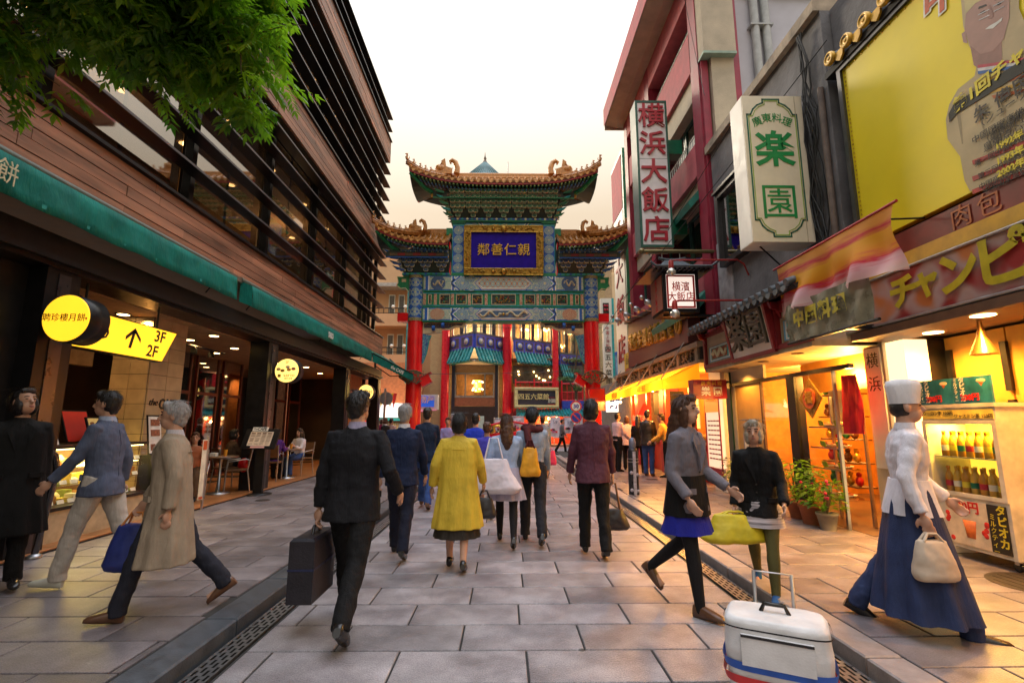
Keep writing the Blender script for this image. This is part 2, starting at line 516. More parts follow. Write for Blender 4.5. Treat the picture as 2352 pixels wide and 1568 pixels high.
# ------------------------------------------------------------------ the painted gate
RED=mat('red_lacquer',(.84,.010,.014),rough=.22,var=.15,scale=2,spec=.5,coat=.25)
RED_D=mat('dark_red_paint',(.32,.02,.02),rough=.45,var=.3)
TILE=mat('amber_glazed_tile',(.40,.165,.032),rough=.28,var=.45,scale=9,rnd=.15,spec=.5)
TILE_L=mat('amber_tile_cap',(.64,.33,.10),rough=.3,var=.35,scale=25,rnd=.12)
ORN=mat('amber_ridge_ornament',(.58,.27,.075),rough=.4,var=.4,scale=14,bump=.4,bscale=40)
GREEN_P=mat('gate_green',(.012,.27,.11),rough=.45,var=.35,scale=8)
BLUE_P=mat('gate_blue',(.010,.12,.52),rough=.45,var=.3,scale=8)
TEAL_P=mat('gate_teal',(.02,.36,.38),rough=.45,var=.3,scale=8)
PALE_P=mat('gate_pale_line',(.76,.78,.52),rough=.55,var=.2,scale=8)
WHITE_P=mat('gate_white_line',(.78,.84,.76),rough=.55,var=.12,scale=8)
CREAM_P=mat('gate_cream',(.62,.55,.34),rough=.55,var=.22,scale=8)
SKY_P=mat('gate_sky_blue',(.16,.46,.66),rough=.55,var=.2)
GOLD=mat('gilding',(.66,.42,.07),rough=.3,metal=.75,var=.4,scale=12,bump=.3,bscale=50)
GOLD_D=mat('old_gilding',(.42,.25,.045),rough=.36,metal=.7,var=.5,scale=16,bump=.9,bscale=28)
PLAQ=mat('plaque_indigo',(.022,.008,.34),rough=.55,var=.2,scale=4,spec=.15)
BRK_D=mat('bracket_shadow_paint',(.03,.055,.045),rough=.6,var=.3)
BRK_G=mat('bracket_green',(.03,.22,.11),rough=.5,var=.35,scale=10,rnd=.25)
BRK_B=mat('bracket_blue',(.025,.14,.38),rough=.5,var=.35,scale=10,rnd=.25)
CARVE=mat('carved_panel',(.16,.10,.05),rough=.55,var=.5,scale=20,bump=.9,bscale=30)
def _rosette(n,b):
 t=n.nodes.new('ShaderNodeTexCoord');s=n.nodes.new('ShaderNodeSeparateXYZ')
 n.links.new(t.outputs['Object'],s.inputs[0])
 x,z=s.outputs['X'],s.outputs['Z']
 r=math_node(n,'SQRT',math_node(n,'ADD',math_node(n,'MULTIPLY',x,x),math_node(n,'MULTIPLY',z,z)))
 a=math_node(n,'ARCTAN2',z,x)
 p1=math_node(n,'MULTIPLY',math_node(n,'COSINE',math_node(n,'MULTIPLY',a,12)),.06)
 p2=math_node(n,'MULTIPLY',math_node(n,'COSINE',math_node(n,'MULTIPLY_ADD',a,10,1.5)),.07)
 q=math_node(n,'ADD',math_node(n,'ADD',r,p1),math_node(n,'MULTIPLY',p2,math_node(n,'GREATER_THAN',r,.5)))
 w=math_node(n,'FRACT',math_node(n,'MULTIPLY',q,3.4))
 rp=n.nodes.new('ShaderNodeValToRGB');rp.color_ramp.interpolation='CONSTANT'
 els=[(0,(.80,.80,.6)),(.13,(.01,.10,.46)),(.42,(.74,.84,.78)),(.53,(.01,.27,.17)),(.78,(.66,.76,.55)),(.88,(.008,.06,.34))]
 rp.color_ramp.elements[0].position=0;rp.color_ramp.elements[0].color=(*els[0][1],1)
 rp.color_ramp.elements[1].position=els[1][0];rp.color_ramp.elements[1].color=(*els[1][1],1)
 for p,c in els[2:]:
  e=rp.color_ramp.elements.new(p);e.color=(*c,1)
 n.links.new(w,rp.inputs[0])
 c=mixc(n,math_node(n,'LESS_THAN',r,.17),rp.outputs[0],(.68,.58,.3))
 n.links.new(c,b.inputs['Base Color'])
ROS=nodemat('rosette_paint',_rosette,.5)
def _lattice(n,b):
 t=n.nodes.new('ShaderNodeTexCoord');s=n.nodes.new('ShaderNodeSeparateXYZ')
 n.links.new(t.outputs['Object'],s.inputs[0])
 k=17.0
 sx=math_node(n,'COSINE',math_node(n,'MULTIPLY',s.outputs['X'],k*1.7));sz=math_node(n,'COSINE',math_node(n,'MULTIPLY',s.outputs['Z'],k))
 v=math_node(n,'ABSOLUTE',math_node(n,'ADD',sx,sz))
 c=mixc(n,math_node(n,'GREATER_THAN',v,.35),(.45,.20,.12),(.62,.64,.42))
 c=mixc(n,math_node(n,'GREATER_THAN',v,.75),c,(.22,.42,.52))
 c=mixc(n,math_node(n,'GREATER_THAN',v,1.5),c,(.60,.58,.34))
 n.links.new(c,b.inputs['Base Color'])
LATT=nodemat('lattice_paint',_lattice,.5)
def _filig(name,ca,cb,scale=22,thr=.52):
 def f(n,b):
  x=n.nodes.new('ShaderNodeTexVoronoi');x.feature='SMOOTH_F1';x.inputs['Scale'].default_value=scale
  t=n.nodes.new('ShaderNodeTexCoord');n.links.new(t.outputs['Object'],x.inputs['Vector'])
  w=math_node(n,'FRACT',math_node(n,'MULTIPLY',x.outputs['Distance'],3.2))
  n.links.new(mixc(n,math_node(n,'GREATER_THAN',w,thr),ca,cb),b.inputs['Base Color'])
 return nodemat(name,f,.55)
FIL_R=_filig('red_filigree',(.60,.53,.34),(.42,.10,.05),20)
FIL_G=_filig('green_filigree',(.20,.42,.40),(.66,.66,.44),22)
FIL_B=_filig('blue_filigree',(.02,.10,.34),(.16,.40,.46),14)
FIL_K=_filig('key_pattern',(.10,.09,.03),(.50,.42,.18),34)
GX,GY=-.07,19.5
gate=thing('paifang_gate','tall ornate Chinese gate with amber tiled roofs, painted beams and red columns across the street','gate',(GX,GY,0))
CXL,CXR=GX-3.54,GX+3.54
for cx in(CXL,CXR):
 sgn=-1 if cx<GX else 1
 b=MB();b.lathe([(.31,.35),(.31,5.5)],(cx,GY,0),seg=28);c=b.obj('column',gate,RED)
 b=MB();b.lathe([(.46,-.02),(.46,.16),(.38,.34),(.34,.36)],(cx,GY,0),seg=24);b.obj('base_stone',c,mat('base_granite',(.28,.26,.25),rough=.6,bump=.3))
 b=MB();b.lathe([(.318,5.5),(.318,7.4)],(cx,GY,0),seg=28);c2=b.obj('painted_column_head',gate,BLUE_P)
 for z0 in(5.5,7.26):
  b=MB();b.lathe([(.33,z0),(.33,z0+.13)],(cx,GY,0),seg=28);b.obj('key_pattern_band',c2,FIL_K)
 for i in range(4):
  for aa in(0,-62,62):
  # medallion wraps the shaft: a curved disc
   zc=5.86+i*.40;b=MB();vs=[(0,-.33,0)];fs=[]
   N=20
   for k in range(N):
    t=2*math.pi*k/N;u,w=math.cos(t),math.sin(t)
    th=u*.185/.325
    vs.append((.325*math.sin(th),-.325*math.cos(th),w*.185))
   fs=[(0,1+(k+1)%N,1+k)for k in range(N)]
   me=None
   key='med'
   if key not in _cache:
   # unit-size object coordinates so that the painted rings scale with the disc
    mm=MB();mm.add([(v[0]/.185,v[1]/.185,v[2]/.185)for v in vs],[f for f in fs],ROS);_cache[key]=mm.mesh('medallion')
   o=put(_cache[key],'medallion',c2,(cx-GX,0,zc),(0,0,R(aa)),(.185,.185,.185))
   o.location=(cx-GX,0,zc)
   # beam ends that pass through the columns
 b=MB();b.cbox((cx+sgn*.50,GY,5.66),(.42,.34,.34));b.obj('beam_end',gate,RED)
 b=MB()
 pts=[(cx+sgn*.30,GY-.12,7.35),(cx+sgn*.78,GY-.12,7.35),(cx+sgn*.74,GY-.12,7.1),(cx+sgn*.80,GY-.12,6.98),(cx+sgn*.62,GY-.12,6.85),(cx+sgn*.45,GY-.12,6.88),(cx+sgn*.30,GY-.12,6.72)]
 b.prism(pts,(0,.2,0),GREEN_P)
 b.prism([Vector(p)*1+Vector((0,-.012,0))for p in[(cx+sgn*.42,GY-.12,7.25),(cx+sgn*.6,GY-.12,7.25),(cx+sgn*.6,GY-.12,7.12),(cx+sgn*.42,GY-.12,7.12)]],(0,.01,0),CREAM_P)
 b.tube([Vector(p)+Vector((0,-.0,0))for p in pts[1:]],.018,PALE_P,seg=6)
 b.obj('cloud_board',gate)
def hexpts(xc,zc,w,h,tip,y):
 return[(xc-w/2-tip,y,zc),(xc-w/2,y,zc-h/2),(xc+w/2,y,zc-h/2),(xc+w/2+tip,y,zc),(xc+w/2,y,zc+h/2),(xc-w/2,y,zc+h/2)]
def dragon_relief(name,parent,x0,x1,zc,amp,y,m,r=.035,flip=1,waves=1.6):
 b=MB();pts=[];rs=[]
 N=16
 for i in range(N+1):
  t=i/N;x=x0+(x1-x0)*t
  pts.append((x,y,zc+flip*amp*math.sin(t*waves*2*math.pi)))
  rs.append(r*(.35+.65*math.sin(math.pi*min(1,t*.8+.15))))
 b.tube(pts,rs,seg=6)
 for i in(3,6,9,12):
  p=Vector(pts[i]);d=1 if i%2 else-1
  b.tube([p,p+Vector((.05,0,d*.06)),p+Vector((.11,0,d*.05))],[r*.5,r*.4,r*.15],seg=5)
 p=Vector(pts[-1]);b.ball(p,(r*1.5,r,r*1.2),seg=8,rings=5)
 b.tube([p,p+Vector((.05*(1 if x1>x0 else-1),0,.06))],[r*.5,.005],seg=5)
 return b.obj(name,parent,m)
BX0,BX1=CXL+.3,CXR-.3
def painted_beam(z0,z1,centre):
 yc=GY;f=GY-.27
 zc=(z0+z1)/2;h=z1-z0
 b=MB();b.box(BX0,BX1,f,GY+.27,z0,z1);bm=b.obj('painted_beam',gate,GREEN_P)
 # coloured stripes round the ends and the field
 b=MB();b.box(BX0+.02,BX1-.02,f-.006,f,z0+.04,z1-.04,BLUE_P);b.box(BX0+.02,BX1-.02,f-.008,f-.006,z0+.085,z1-.085,FIL_G)
 b.obj('painted_field',bm)
 for s in(-1,1):
  for k,(dx,w,mm)in enumerate(((.10,.10,BLUE_P),(.20,.05,WHITE_P),(1.12,.05,WHITE_P),(1.17,.07,BLUE_P),(1.24,.05,WHITE_P))):
   x=BX0+dx if s<0 else BX1-dx-w
   b=MB();b.box(x,x+w,f-.012,f-.008,z0+.05,z1-.05);b.obj('painted_stripe',bm,mm)
  xs=GX+s*2.64
  o=put(disc_m,'medallion',bm,(xs-GX,-.27-.014,zc),(0,0,0),(h*.44,h*.44,h*.44)if centre=='lattice' else(h*.50,h*.5,h*.40))
  if centre=='lattice':
   o.data=disc_blue
   dragon_relief('dragon_motif',bm,xs-.2,xs+.2,zc,.10,f-.02,CREAM_P,.035,s)
  else:
   o.data=disc_red
   # chevrons and rosette between centre and end
  for k,(dx,mm)in enumerate(((0,WHITE_P),(.065,BLUE_P),(.13,WHITE_P),(.195,GREEN_P),(.26,PALE_P))):
   xa=GX+s*(2.12-dx);tip=s*(-h*.46)
   for zz in(1,-1):
    b=MB();w=.062*s
    b.prism([(xa,f-.012-k*.001,zc),(xa+w,f-.012-k*.001,zc),(xa+w+tip,f-.012-k*.001,zc+zz*h*.42),(xa+tip,f-.012-k*.001,zc+zz*h*.42)],(0,.006,0))
    b.obj('chevron',bm,mm)
  put(disc_m,'medallion',bm,(s*1.66,-.27-.020,zc),(0,0,0),(h*.40,h*.40,h*.40))
  for zz in(1,-1):
   put(disc_m,'medallion',bm,(s*1.30,-.27-.019,zc+zz*h*.27),(0,0,0),(h*.22,h*.22,h*.22))
 wd=1.78
 for k,(g_,mm)in enumerate(((.0,BLUE_P),(.035,WHITE_P),(.06,mat('gate_rust',(.38,.14,.07),rough=.5)),(.085,WHITE_P))):
  b=MB();b.prism(hexpts(GX,zc,wd-g_,h*.86-g_*1.6,h*.42-g_*.4,f-.016-k*.003),(0,.010,0));b.obj('centre_frame',bm,mm)
 b=MB();b.prism(hexpts(GX,zc,wd-.12,h*.86-.22,h*.36,f-.030),(0,.012,0))
 cf=b.obj('centre_panel',bm,LATT if centre=='lattice' else mat('dragon_ground',(.08,.14,.24),rough=.5,var=.3))
 if centre!='lattice':
  for s in(-1,1):dragon_relief('dragon_motif',bm,GX+s*.95,GX+s*.14,zc,.10,f-.034,CREAM_P,.05,s,1.5)
  b=MB();b.ball((GX,f-.035,zc),.06,seg=10,rings=6);b.obj('pearl',bm,GOLD)
disc_m=MB().lathe([(1,0),(1,-.02)],seg=28,axis='Y',smooth=False,m=ROS).mesh('medallion')
disc_blue=MB().lathe([(1,0),(1,-.02)],seg=24,axis='Y',smooth=False,m=mat('medallion_blue',(.06,.13,.28),rough=.5,var=.3)).mesh('medallion_blue')
disc_red=MB().lathe([(1,0),(1,-.02)],seg=24,axis='Y',smooth=False,m=FIL_R).mesh('medallion_red')
painted_beam(6.70,7.38,'lattice')
painted_beam(5.47,6.06,'dragons')
# undersides / frieze of carved panels between the two beams
b=MB();b.box(BX0,BX1,GY-.20,GY+.20,6.062,6.698);fr=b.obj('frieze_board',gate,GREEN_P)
b=MB();b.box(BX0,BX1,GY-.24,GY-.202,6.61,6.66,TEAL_P);b.box(BX0,BX1,GY-.24,GY-.202,6.10,6.15,TEAL_P);b.obj('frieze_moulding',fr)
px=[-3.02,-2.68,-2.07,-1.42,-.76,.76-.0,1.42,2.07,2.68,3.02]
def framed(xc,w,h,zc,m,relief):
 y=GY-.205
 b=MB();t=.026
 for a in((xc-w/2,xc+w/2,zc+h/2-t,zc+h/2),(xc-w/2,xc+w/2,zc-h/2,zc-h/2+t),(xc-w/2,xc-w/2+t,zc-h/2+t,zc+h/2-t),(xc+w/2-t,xc+w/2,zc-h/2+t,zc+h/2-t)):
  b.box(a[0],a[1],y-.05,y,a[2],a[3])
 f=b.obj('carved_panel',fr,CREAM_P)
 b=MB();b.box(xc-w/2+t,xc+w/2-t,y-.012,y,zc-h/2+t,zc+h/2-t,BRK_D)
 rr=random.Random(int(xc*100))
 for k in range(int(relief)):
  a=rr.uniform(0,6.28);u=rr.uniform(-.36,.36)*w;v=rr.uniform(-.34,.34)*h
  b.tube([(xc+u*.9,y-.02,zc+v),(xc+u+.05*math.cos(a),y-.035,zc+v+.05*math.sin(a)),(xc+u+.09*math.cos(a+.8),y-.022,zc+v+.09*math.sin(a+.8))],[.008,.026,.006],rr.choice([GOLD_D,GOLD_D,GREEN_P,RED_D,CARVE]),seg=5)
 b.obj('carving',fr)
for s in(-1,1):
 framed(GX+s*2.96,.13,.40,6.38,CARVE,5)
 for q in(2.36,1.70,1.06):framed(GX+s*q,.42,.42,6.38,CARVE,16)
 for q in(3.17,2.74,2.05,1.38,.70):
  b=MB();b.box(GX+s*q-.055,GX+s*q+.055,GY-.245,GY-.201,6.152,6.608);b.obj('frieze_stile',fr,FIL_R)
framed(GX,.98,.44,6.38,CARVE,40)
# carved brackets under the lower beam, at both columns
for s in(-1,1):
 cx=GX+s*3.23;y=GY-.10
 pts=[(cx,y,5.46),(cx-s*1.72,y,5.46),(cx-s*1.60,y,5.27),(cx-s*1.35,y,5.30),(cx-s*1.05,y,5.17),(cx-s*.72,y,5.19),(cx-s*.72,y,5.05),(cx,y,5.0)]
 br=MB().prism(pts,(0,.2,0)).obj('carved_bracket',gate,CREAM_P)
 ins=[(cx-s*.05,y-.015,5.42),(cx-s*1.62,y-.015,5.42),(cx-s*1.55,y-.015,5.33),(cx-s*1.32,y-.015,5.355),(cx-s*1.03,y-.015,5.22),(cx-s*.05,y-.015,5.24)]
 MB().prism(ins,(0,.012,0)).obj('bracket_inlay',br,mat('bracket_inlay_paint',(.05,.04,.07),rough=.5,var=.4,scale=14))
 b=MB()
 for k in range(10):
  x=cx-s*(.14+k*.13);z=5.345
  b.tube([(x+.04*math.cos(q),y-.02,z+.04*math.sin(q))for q in[j*.9 for j in range(6)]],.008,seg=4)
 b.obj('scrollwork',br,GOLD_D)
 for dx in(.45,.82):
  b=MB();b.lathe([(.10,-.055),(.10,.055)],(cx-s*dx,y-.16,5.32-(dx<.6)*.12),seg=16,axis='X');b.lathe([(.104,-.02),(.104,.02)],(cx-s*dx,y-.16,5.32-(dx<.6)*.12),m=None,seg=16,axis='X');b.obj('drum_boss',br,BLUE_P)
  # hanging blue wave-painted wing beside the column
 w=[(cx,y,5.0),(cx-s*.34,y,4.93),(cx-s*.26,y,4.7),(cx-s*.17,y,4.2),(cx-s*.05,y,3.85),(cx,y,3.8)]
 MB().prism(w,(0,.14,0)).obj('wave_wing',gate,FIL_B)
 b=MB();b.tube([Vector(p)+Vector((0,0,0))for p in w[1:]],.02,seg=5);b.obj('wing_edge',gate,TEAL_P)
 # inner posts and the field behind the name board
for s in(-1,1):
 x=GX+s*1.86
 p=MB().box(x-.25,x+.25,GY-.22,GY+.22,7.382,9.60).obj('inner_post',gate,TEAL_P)
 b=MB();b.box(x-.22,x+.22,GY-.226,GY-.22,7.5,9.5);b.obj('post_field',p,BLUE_P)
 for i in range(5):
  put(disc_m,'medallion',p,(x-GX,-.230,7.70+i*.40),(0,0,0),(.20,.20,.19))
 b=MB();b.box(x-.30,x+.30,GY-.27,GY+.27,9.602,9.66,GREEN_P);b.box(x-.27,x+.27,GY-.25,GY-.222,7.39,7.47,GREEN_P);b.obj('post_cap',p)
 # red stepped board between the post and the side roof
 b=MB();xs=x+s*.30
 b.prism([(xs,GY-.5,8.7),(xs,GY-.12,8.7),(xs,GY-.12,7.39),(xs,GY-.25,7.39),(xs,GY-.25,7.8),(xs,GY-.4,8.1)],(s*.05,0,0));b.obj('red_side_board',gate,RED)
 b=MB();b.cbox((GX+s*2.25,GY,9.28),(.24,.3,.30));b.obj('post_end',gate,GREEN_P)
b=MB();b.box(GX-1.6,GX+1.6,GY-.12,GY+.12,7.382,9.66);b.obj('upper_field',gate,SKY_P)
b=MB();b.box(GX-1.6,GX+1.6,GY-.20,GY-.122,9.36,9.64);fb=b.obj('upper_band',gate,SKY_P)
for s in(-1,1):
 for k,mm in enumerate((WHITE_P,BLUE_P,WHITE_P,GREEN_P)):
  xa=GX+s*(.78+.06*k)
  for zz in(1,-1):
   MB().prism([(xa,GY-.206,9.5),(xa+s*.045,GY-.206,9.5),(xa+s*.16,GY-.206,9.5+zz*.13),(xa+s*.115,GY-.206,9.5+zz*.13)],(0,.005,0)).obj('chevron',fb,mm)
 put(disc_m,'medallion',fb,(s*1.22,-.204,9.5),(0,0,0),(.12,.12,.12))
b=MB();b.prism(hexpts(GX,9.5,1.1,.25,.12,GY-.206),(0,.005,0),TEAL_P);b.obj('centre_frame',fb)
dragon_relief('dragon_motif',fb,GX-.5,GX+.5,9.5,.05,GY-.215,CREAM_P,.04,1,2.5)
b=MB();b.box(GX-2.14,GX+2.14,GY-.3,GY+.3,9.662,9.72,GREEN_P);b.box(GX-2.2,GX+2.2,GY-.32,GY+.32,9.722,9.80,BLUE_P)
for k in range(22):
 x=GX-2.1+k*.2
 b.lathe([(.05,0),(.05,-.01)],(x,GY-.322,9.76),PALE_P if k%2 else TEAL_P,seg=8,axis='Y')
b.obj('cap_beam',gate)
# name board, leaning forward
pm=Matrix.Rotation(R(9),3,'X')
pl=thing('name_board','dark blue name board in a gold carved frame hung high on the gate','sign',(GX,GY-.42,8.36),local=True)
pl.rotation_euler=(R(7),0,0)
b=MB();b.box(-1.34,1.34,-.06,.04,-.76,.76);b.obj('board',pl,PLAQ)
fw=.26
pts4=((-1.34-fw,1.34+fw,.74,.74+fw),(-1.34-fw,1.34+fw,-.74-fw,-.74),(-1.34-fw,-1.32,-.74,.74),(1.32,1.34+fw,-.74,.74))
for i,a in enumerate(pts4):
 b=MB();b.box(a[0],a[1],-.10,.05,a[2],a[3],GOLD_D)
 rr=random.Random(i)
 lx=a[1]-a[0];lz=a[3]-a[2]
 for k in range(26 if lx>1 else 16):
  u=a[0]+lx*(rr.random()if lx>1 else rr.uniform(.25,.75));v=a[2]+lz*(rr.random()if lz>1 else rr.uniform(.25,.75));q=rr.uniform(0,6.28)
  b.tube([(u-.07*math.cos(q),-.11,v-.06*math.sin(q)),(u,-.15,v+.02),(u+.06*math.cos(q+.9),-.12,v+.06*math.sin(q+.9))],[.012,.034,.010],GOLD_D,seg=5)
 if lx>1:
  for s in(.02,.98):
   b.tube([(a[0]+lx*.01,-.12,a[2]+lz*s),(a[0]+lx*.99,-.12,a[2]+lz*s)],.022,GOLD,seg=6)
  b.ball((0,-.15,(a[2]+a[3])/2),(.13,.08,.15),GOLD_D);b.ball((-.42,-.14,(a[2]+a[3])/2-.0),(.07,.05,.08),GOLD_D);b.ball((.42,-.14,(a[2]+a[3])/2),(.07,.05,.08),GOLD_D)
 else:
  for s in(.04,.96):
   b.tube([(a[0]+lx*s,-.12,a[2]),(a[0]+lx*s,-.12,a[3])],.022,GOLD,seg=6)
 b.obj('carved_frame',pl)
text('鄰善仁親',.52,GOLD,'lettering',pl,(0,-.065,.0),ext=.03,bold=.002,spacing=1.08)
# bracket clusters (dougong)
def bracket_mesh(m,w=.20):
 b=MB();k=w/.20
 P_=[(-.10*k,.045),(-.10*k,.012),(-.065*k,-.032),(.065*k,-.032),(.10*k,.012),(.10*k,.045)]
 b.prism([(x,-.012,z)for x,z in P_],(0,.16,0),PALE_P)
 b.prism([(x*.86,-.018,z*.72+.002)for x,z in P_],(0,.01,0),m)
 for x in(-.078*k,0,.078*k):
  b.box(x-.026,x+.026,-.026,.04,.046,.085,m)
  b.box(x-.030,x+.030,-.030,.04,.085,.094,PALE_P)
 b.prism([(-.018,-.10,.01),(-.018,-.012,.04),(-.018,-.012,-.02),(-.018,-.07,-.02)],(.036,0,0),m)
 return b.mesh('bracket_arm')
BG,BB=bracket_mesh(BRK_G),bracket_mesh(BRK_B)
def dougong(xc0,xc1,n,tiers,y0,z0,dy,dz,me,counts,step=.205):
 for k in range(n):
  xc=xc0+(xc1-xc0)*(k+.5)/n
  for t in range(tiers):
   c=counts[t]
   for j in range(c):
    put(me,'bracket_arm',gate,(xc-GX+(j-(c-1)/2)*step,y0-t*dy-GY,z0+t*dz))
def dougong_side(x,s,n,tiers,y0,y1,z0,dx,dz,me,counts):
 for k in range(n):
  yc=y0+(y1-y0)*(k+.5)/n
  for t in range(tiers):
   c=counts[t]
   for j in range(c):
    put(me,'bracket_arm',gate,(x+s*t*dx-GX,yc+(j-(c-1)/2)*.2-GY,z0+t*dz),(0,0,R(90)*s))
dougong(GX-2.2,GX+2.2,7,6,GY-.42,9.85,.115,.158,BG,(1,2,3,3,3,3),.20)
for s in(-1,1):
 dougong_side(GX+s*2.22,s,2,5,GY-.5,GY+.5,9.86,.06,.185,BG,(1,2,2,2,3))
 # corner beaks
 for t in range(5):
  b=MB();x=GX+s*(2.2+t*.075);y=GY-.42-t*.135;z=9.86+t*.185
  b.prism([(x-s*.1,y,z+.05),(x+s*.28,y-.16,z+.10),(x+s*.16,y-.08,z+.0),(x-s*.1,y,z-.02)],(0,.07,0),TEAL_P if t%2 else BRK_G)
  b.obj('corner_beak',gate)
  # dark core behind the arms
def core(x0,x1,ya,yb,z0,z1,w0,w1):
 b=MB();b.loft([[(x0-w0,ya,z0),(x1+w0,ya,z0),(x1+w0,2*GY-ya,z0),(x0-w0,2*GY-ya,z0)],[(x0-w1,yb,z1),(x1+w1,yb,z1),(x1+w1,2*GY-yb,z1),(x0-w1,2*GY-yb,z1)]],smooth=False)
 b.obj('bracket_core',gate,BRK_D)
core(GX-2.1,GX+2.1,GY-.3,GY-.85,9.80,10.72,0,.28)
for s in(-1,1):
 xa,xb=(GX-4.1,GX-2.18)if s<0 else(GX+2.18,GX+4.1)
 dougong(xa,xb,3,5,GY-.36,7.55,.11,.155,BB,(1,2,3,3,3),.20)
 dougong_side(GX+s*4.1,s,2,4,GY-.45,GY+.45,7.56,.06,.19,BB,(1,2,2,2))
 for t in range(4):
  b=MB();x=GX+s*(4.1+t*.11);y=GY-.36-t*.13;z=7.56+t*.19
  b.prism([(x-s*.1,y,z+.05),(x+s*.34,y-.16,z+.12),(x+s*.2,y-.08,z+.0),(x-s*.1,y,z-.02)],(0,.07,0),BLUE_P)
  b.tube([(x-s*.1,y-.005,z+.05),(x+s*.34,y-.17,z+.12),(x+s*.2,y-.09,z)],.012,PALE_P,seg=4)
  b.obj('corner_beak',gate)
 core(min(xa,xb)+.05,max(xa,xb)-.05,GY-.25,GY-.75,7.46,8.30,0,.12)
 b=MB();b.box(min(xa,xb),max(xa,xb),GY-.30,GY+.30,7.384,7.46,TEAL_P)
 for k in range(9):
  b.lathe([(.05,0),(.05,-.01)],(min(xa,xb)+.12+k*.21,GY-.302,7.42),GREEN_P if k%2 else BLUE_P,seg=8,axis='Y')
 b.obj('cap_beam',gate)
 # roofs -------------------------------------------------------------
def beast_mesh():
 b=MB()
 b.tube([(0,0,0),(.01,0,.10),(-.015,0,.17)],[.055,.045,.030],ORN,seg=7)
 b.ball((.012,0,.21),(.048,.036,.042),ORN,seg=8,rings=5)
 b.tube([(.045,0,.21),(.085,0,.20)],[.026,.014],ORN,seg=6)
 b.tube([(-.02,0,.24),(-.035,0,.285)],[.018,.004],ORN,seg=5)
 b.tube([(.02,.03,0),(.055,.03,.10),(.02,.02,.14)],[.018,.018,.014],ORN,seg=5)
 b.tube([(.02,-.03,0),(.055,-.03,.10),(.02,-.02,.14)],[.018,.018,.014],ORN,seg=5)
 b.tube([(-.05,0,.01),(-.10,0,.08),(-.08,0,.17)],[.018,.02,.006],ORN,seg=5)
 return b.mesh('ridge_beast')
BEAST=beast_mesh()
def dragon_mesh():
 b=MB()
 b.tube([(-.34,0,.02),(-.36,0,.22),(-.30,0,.40),(-.20,0,.47),(-.13,0,.42),(-.16,0,.34)],[.10,.085,.08,.07,.05,.02],ORN,seg=8)
 b.prism([(-.20,-.06,0),(-.20,-.06,.16),(-.02,-.06,.24),(.02,-.06,.50),(.13,-.06,.42),(.13,-.06,.18),(.34,-.06,.10),(.44,-.06,.16),(.40,-.06,.02),(.3,-.06,0)],(0,.12,0),ORN)
 b.ball((.16,0,.20),(.17,.10,.13),ORN,seg=10,rings=6)
 for s in(-1,1):
  b.tube([(.16,s*.07,.26),(.08,s*.10,.40)],[.022,.006],ORN,seg=5);b.ball((.24,s*.08,.24),.03,GOLD,seg=6,rings=4)
 for k in range(5):b.tube([(.02-k*.05,0,.16),(-.02-k*.05,0,.26-k*.01)],[.03,.006],ORN,seg=5)
 return b.mesh('ridge_dragon')
DRAGON=dragon_mesh()
def cap_mesh():
 b=MB();b.lathe([(.062,.0),(.062,-.03)],m=TILE_L,seg=14,axis='Y',smooth=False)
 b.lathe([(.048,-.03),(.044,-.040),(.03,-.040),(.026,-.032)],m=TILE,seg=12,axis='Y')
 return b.mesh('tile_cap')
CAP=cap_mesh()
DRIP=MB().prism([(-.085,0,.03),(.085,0,.03),(.075,0,-.035),(0,0,-.095),(-.075,0,-.035)],(0,.03,0),TILE_L).mesh('drip_tile')
RAF_S=MB().box(-.032,.032,0,.5,-.032,.032,GREEN_P).box(-.022,.022,-.004,0,-.022,.022,mat('rafter_end_gold',(.50,.50,.14),rough=.5)).mesh('square_rafter')
RAF_R=MB().lathe([(.034,.6),(.034,0)],m=BLUE_P,seg=10,axis='Y').lathe([(.026,0),(.020,-.004)],m=SKY_P,seg=10,axis='Y').mesh('round_rafter')
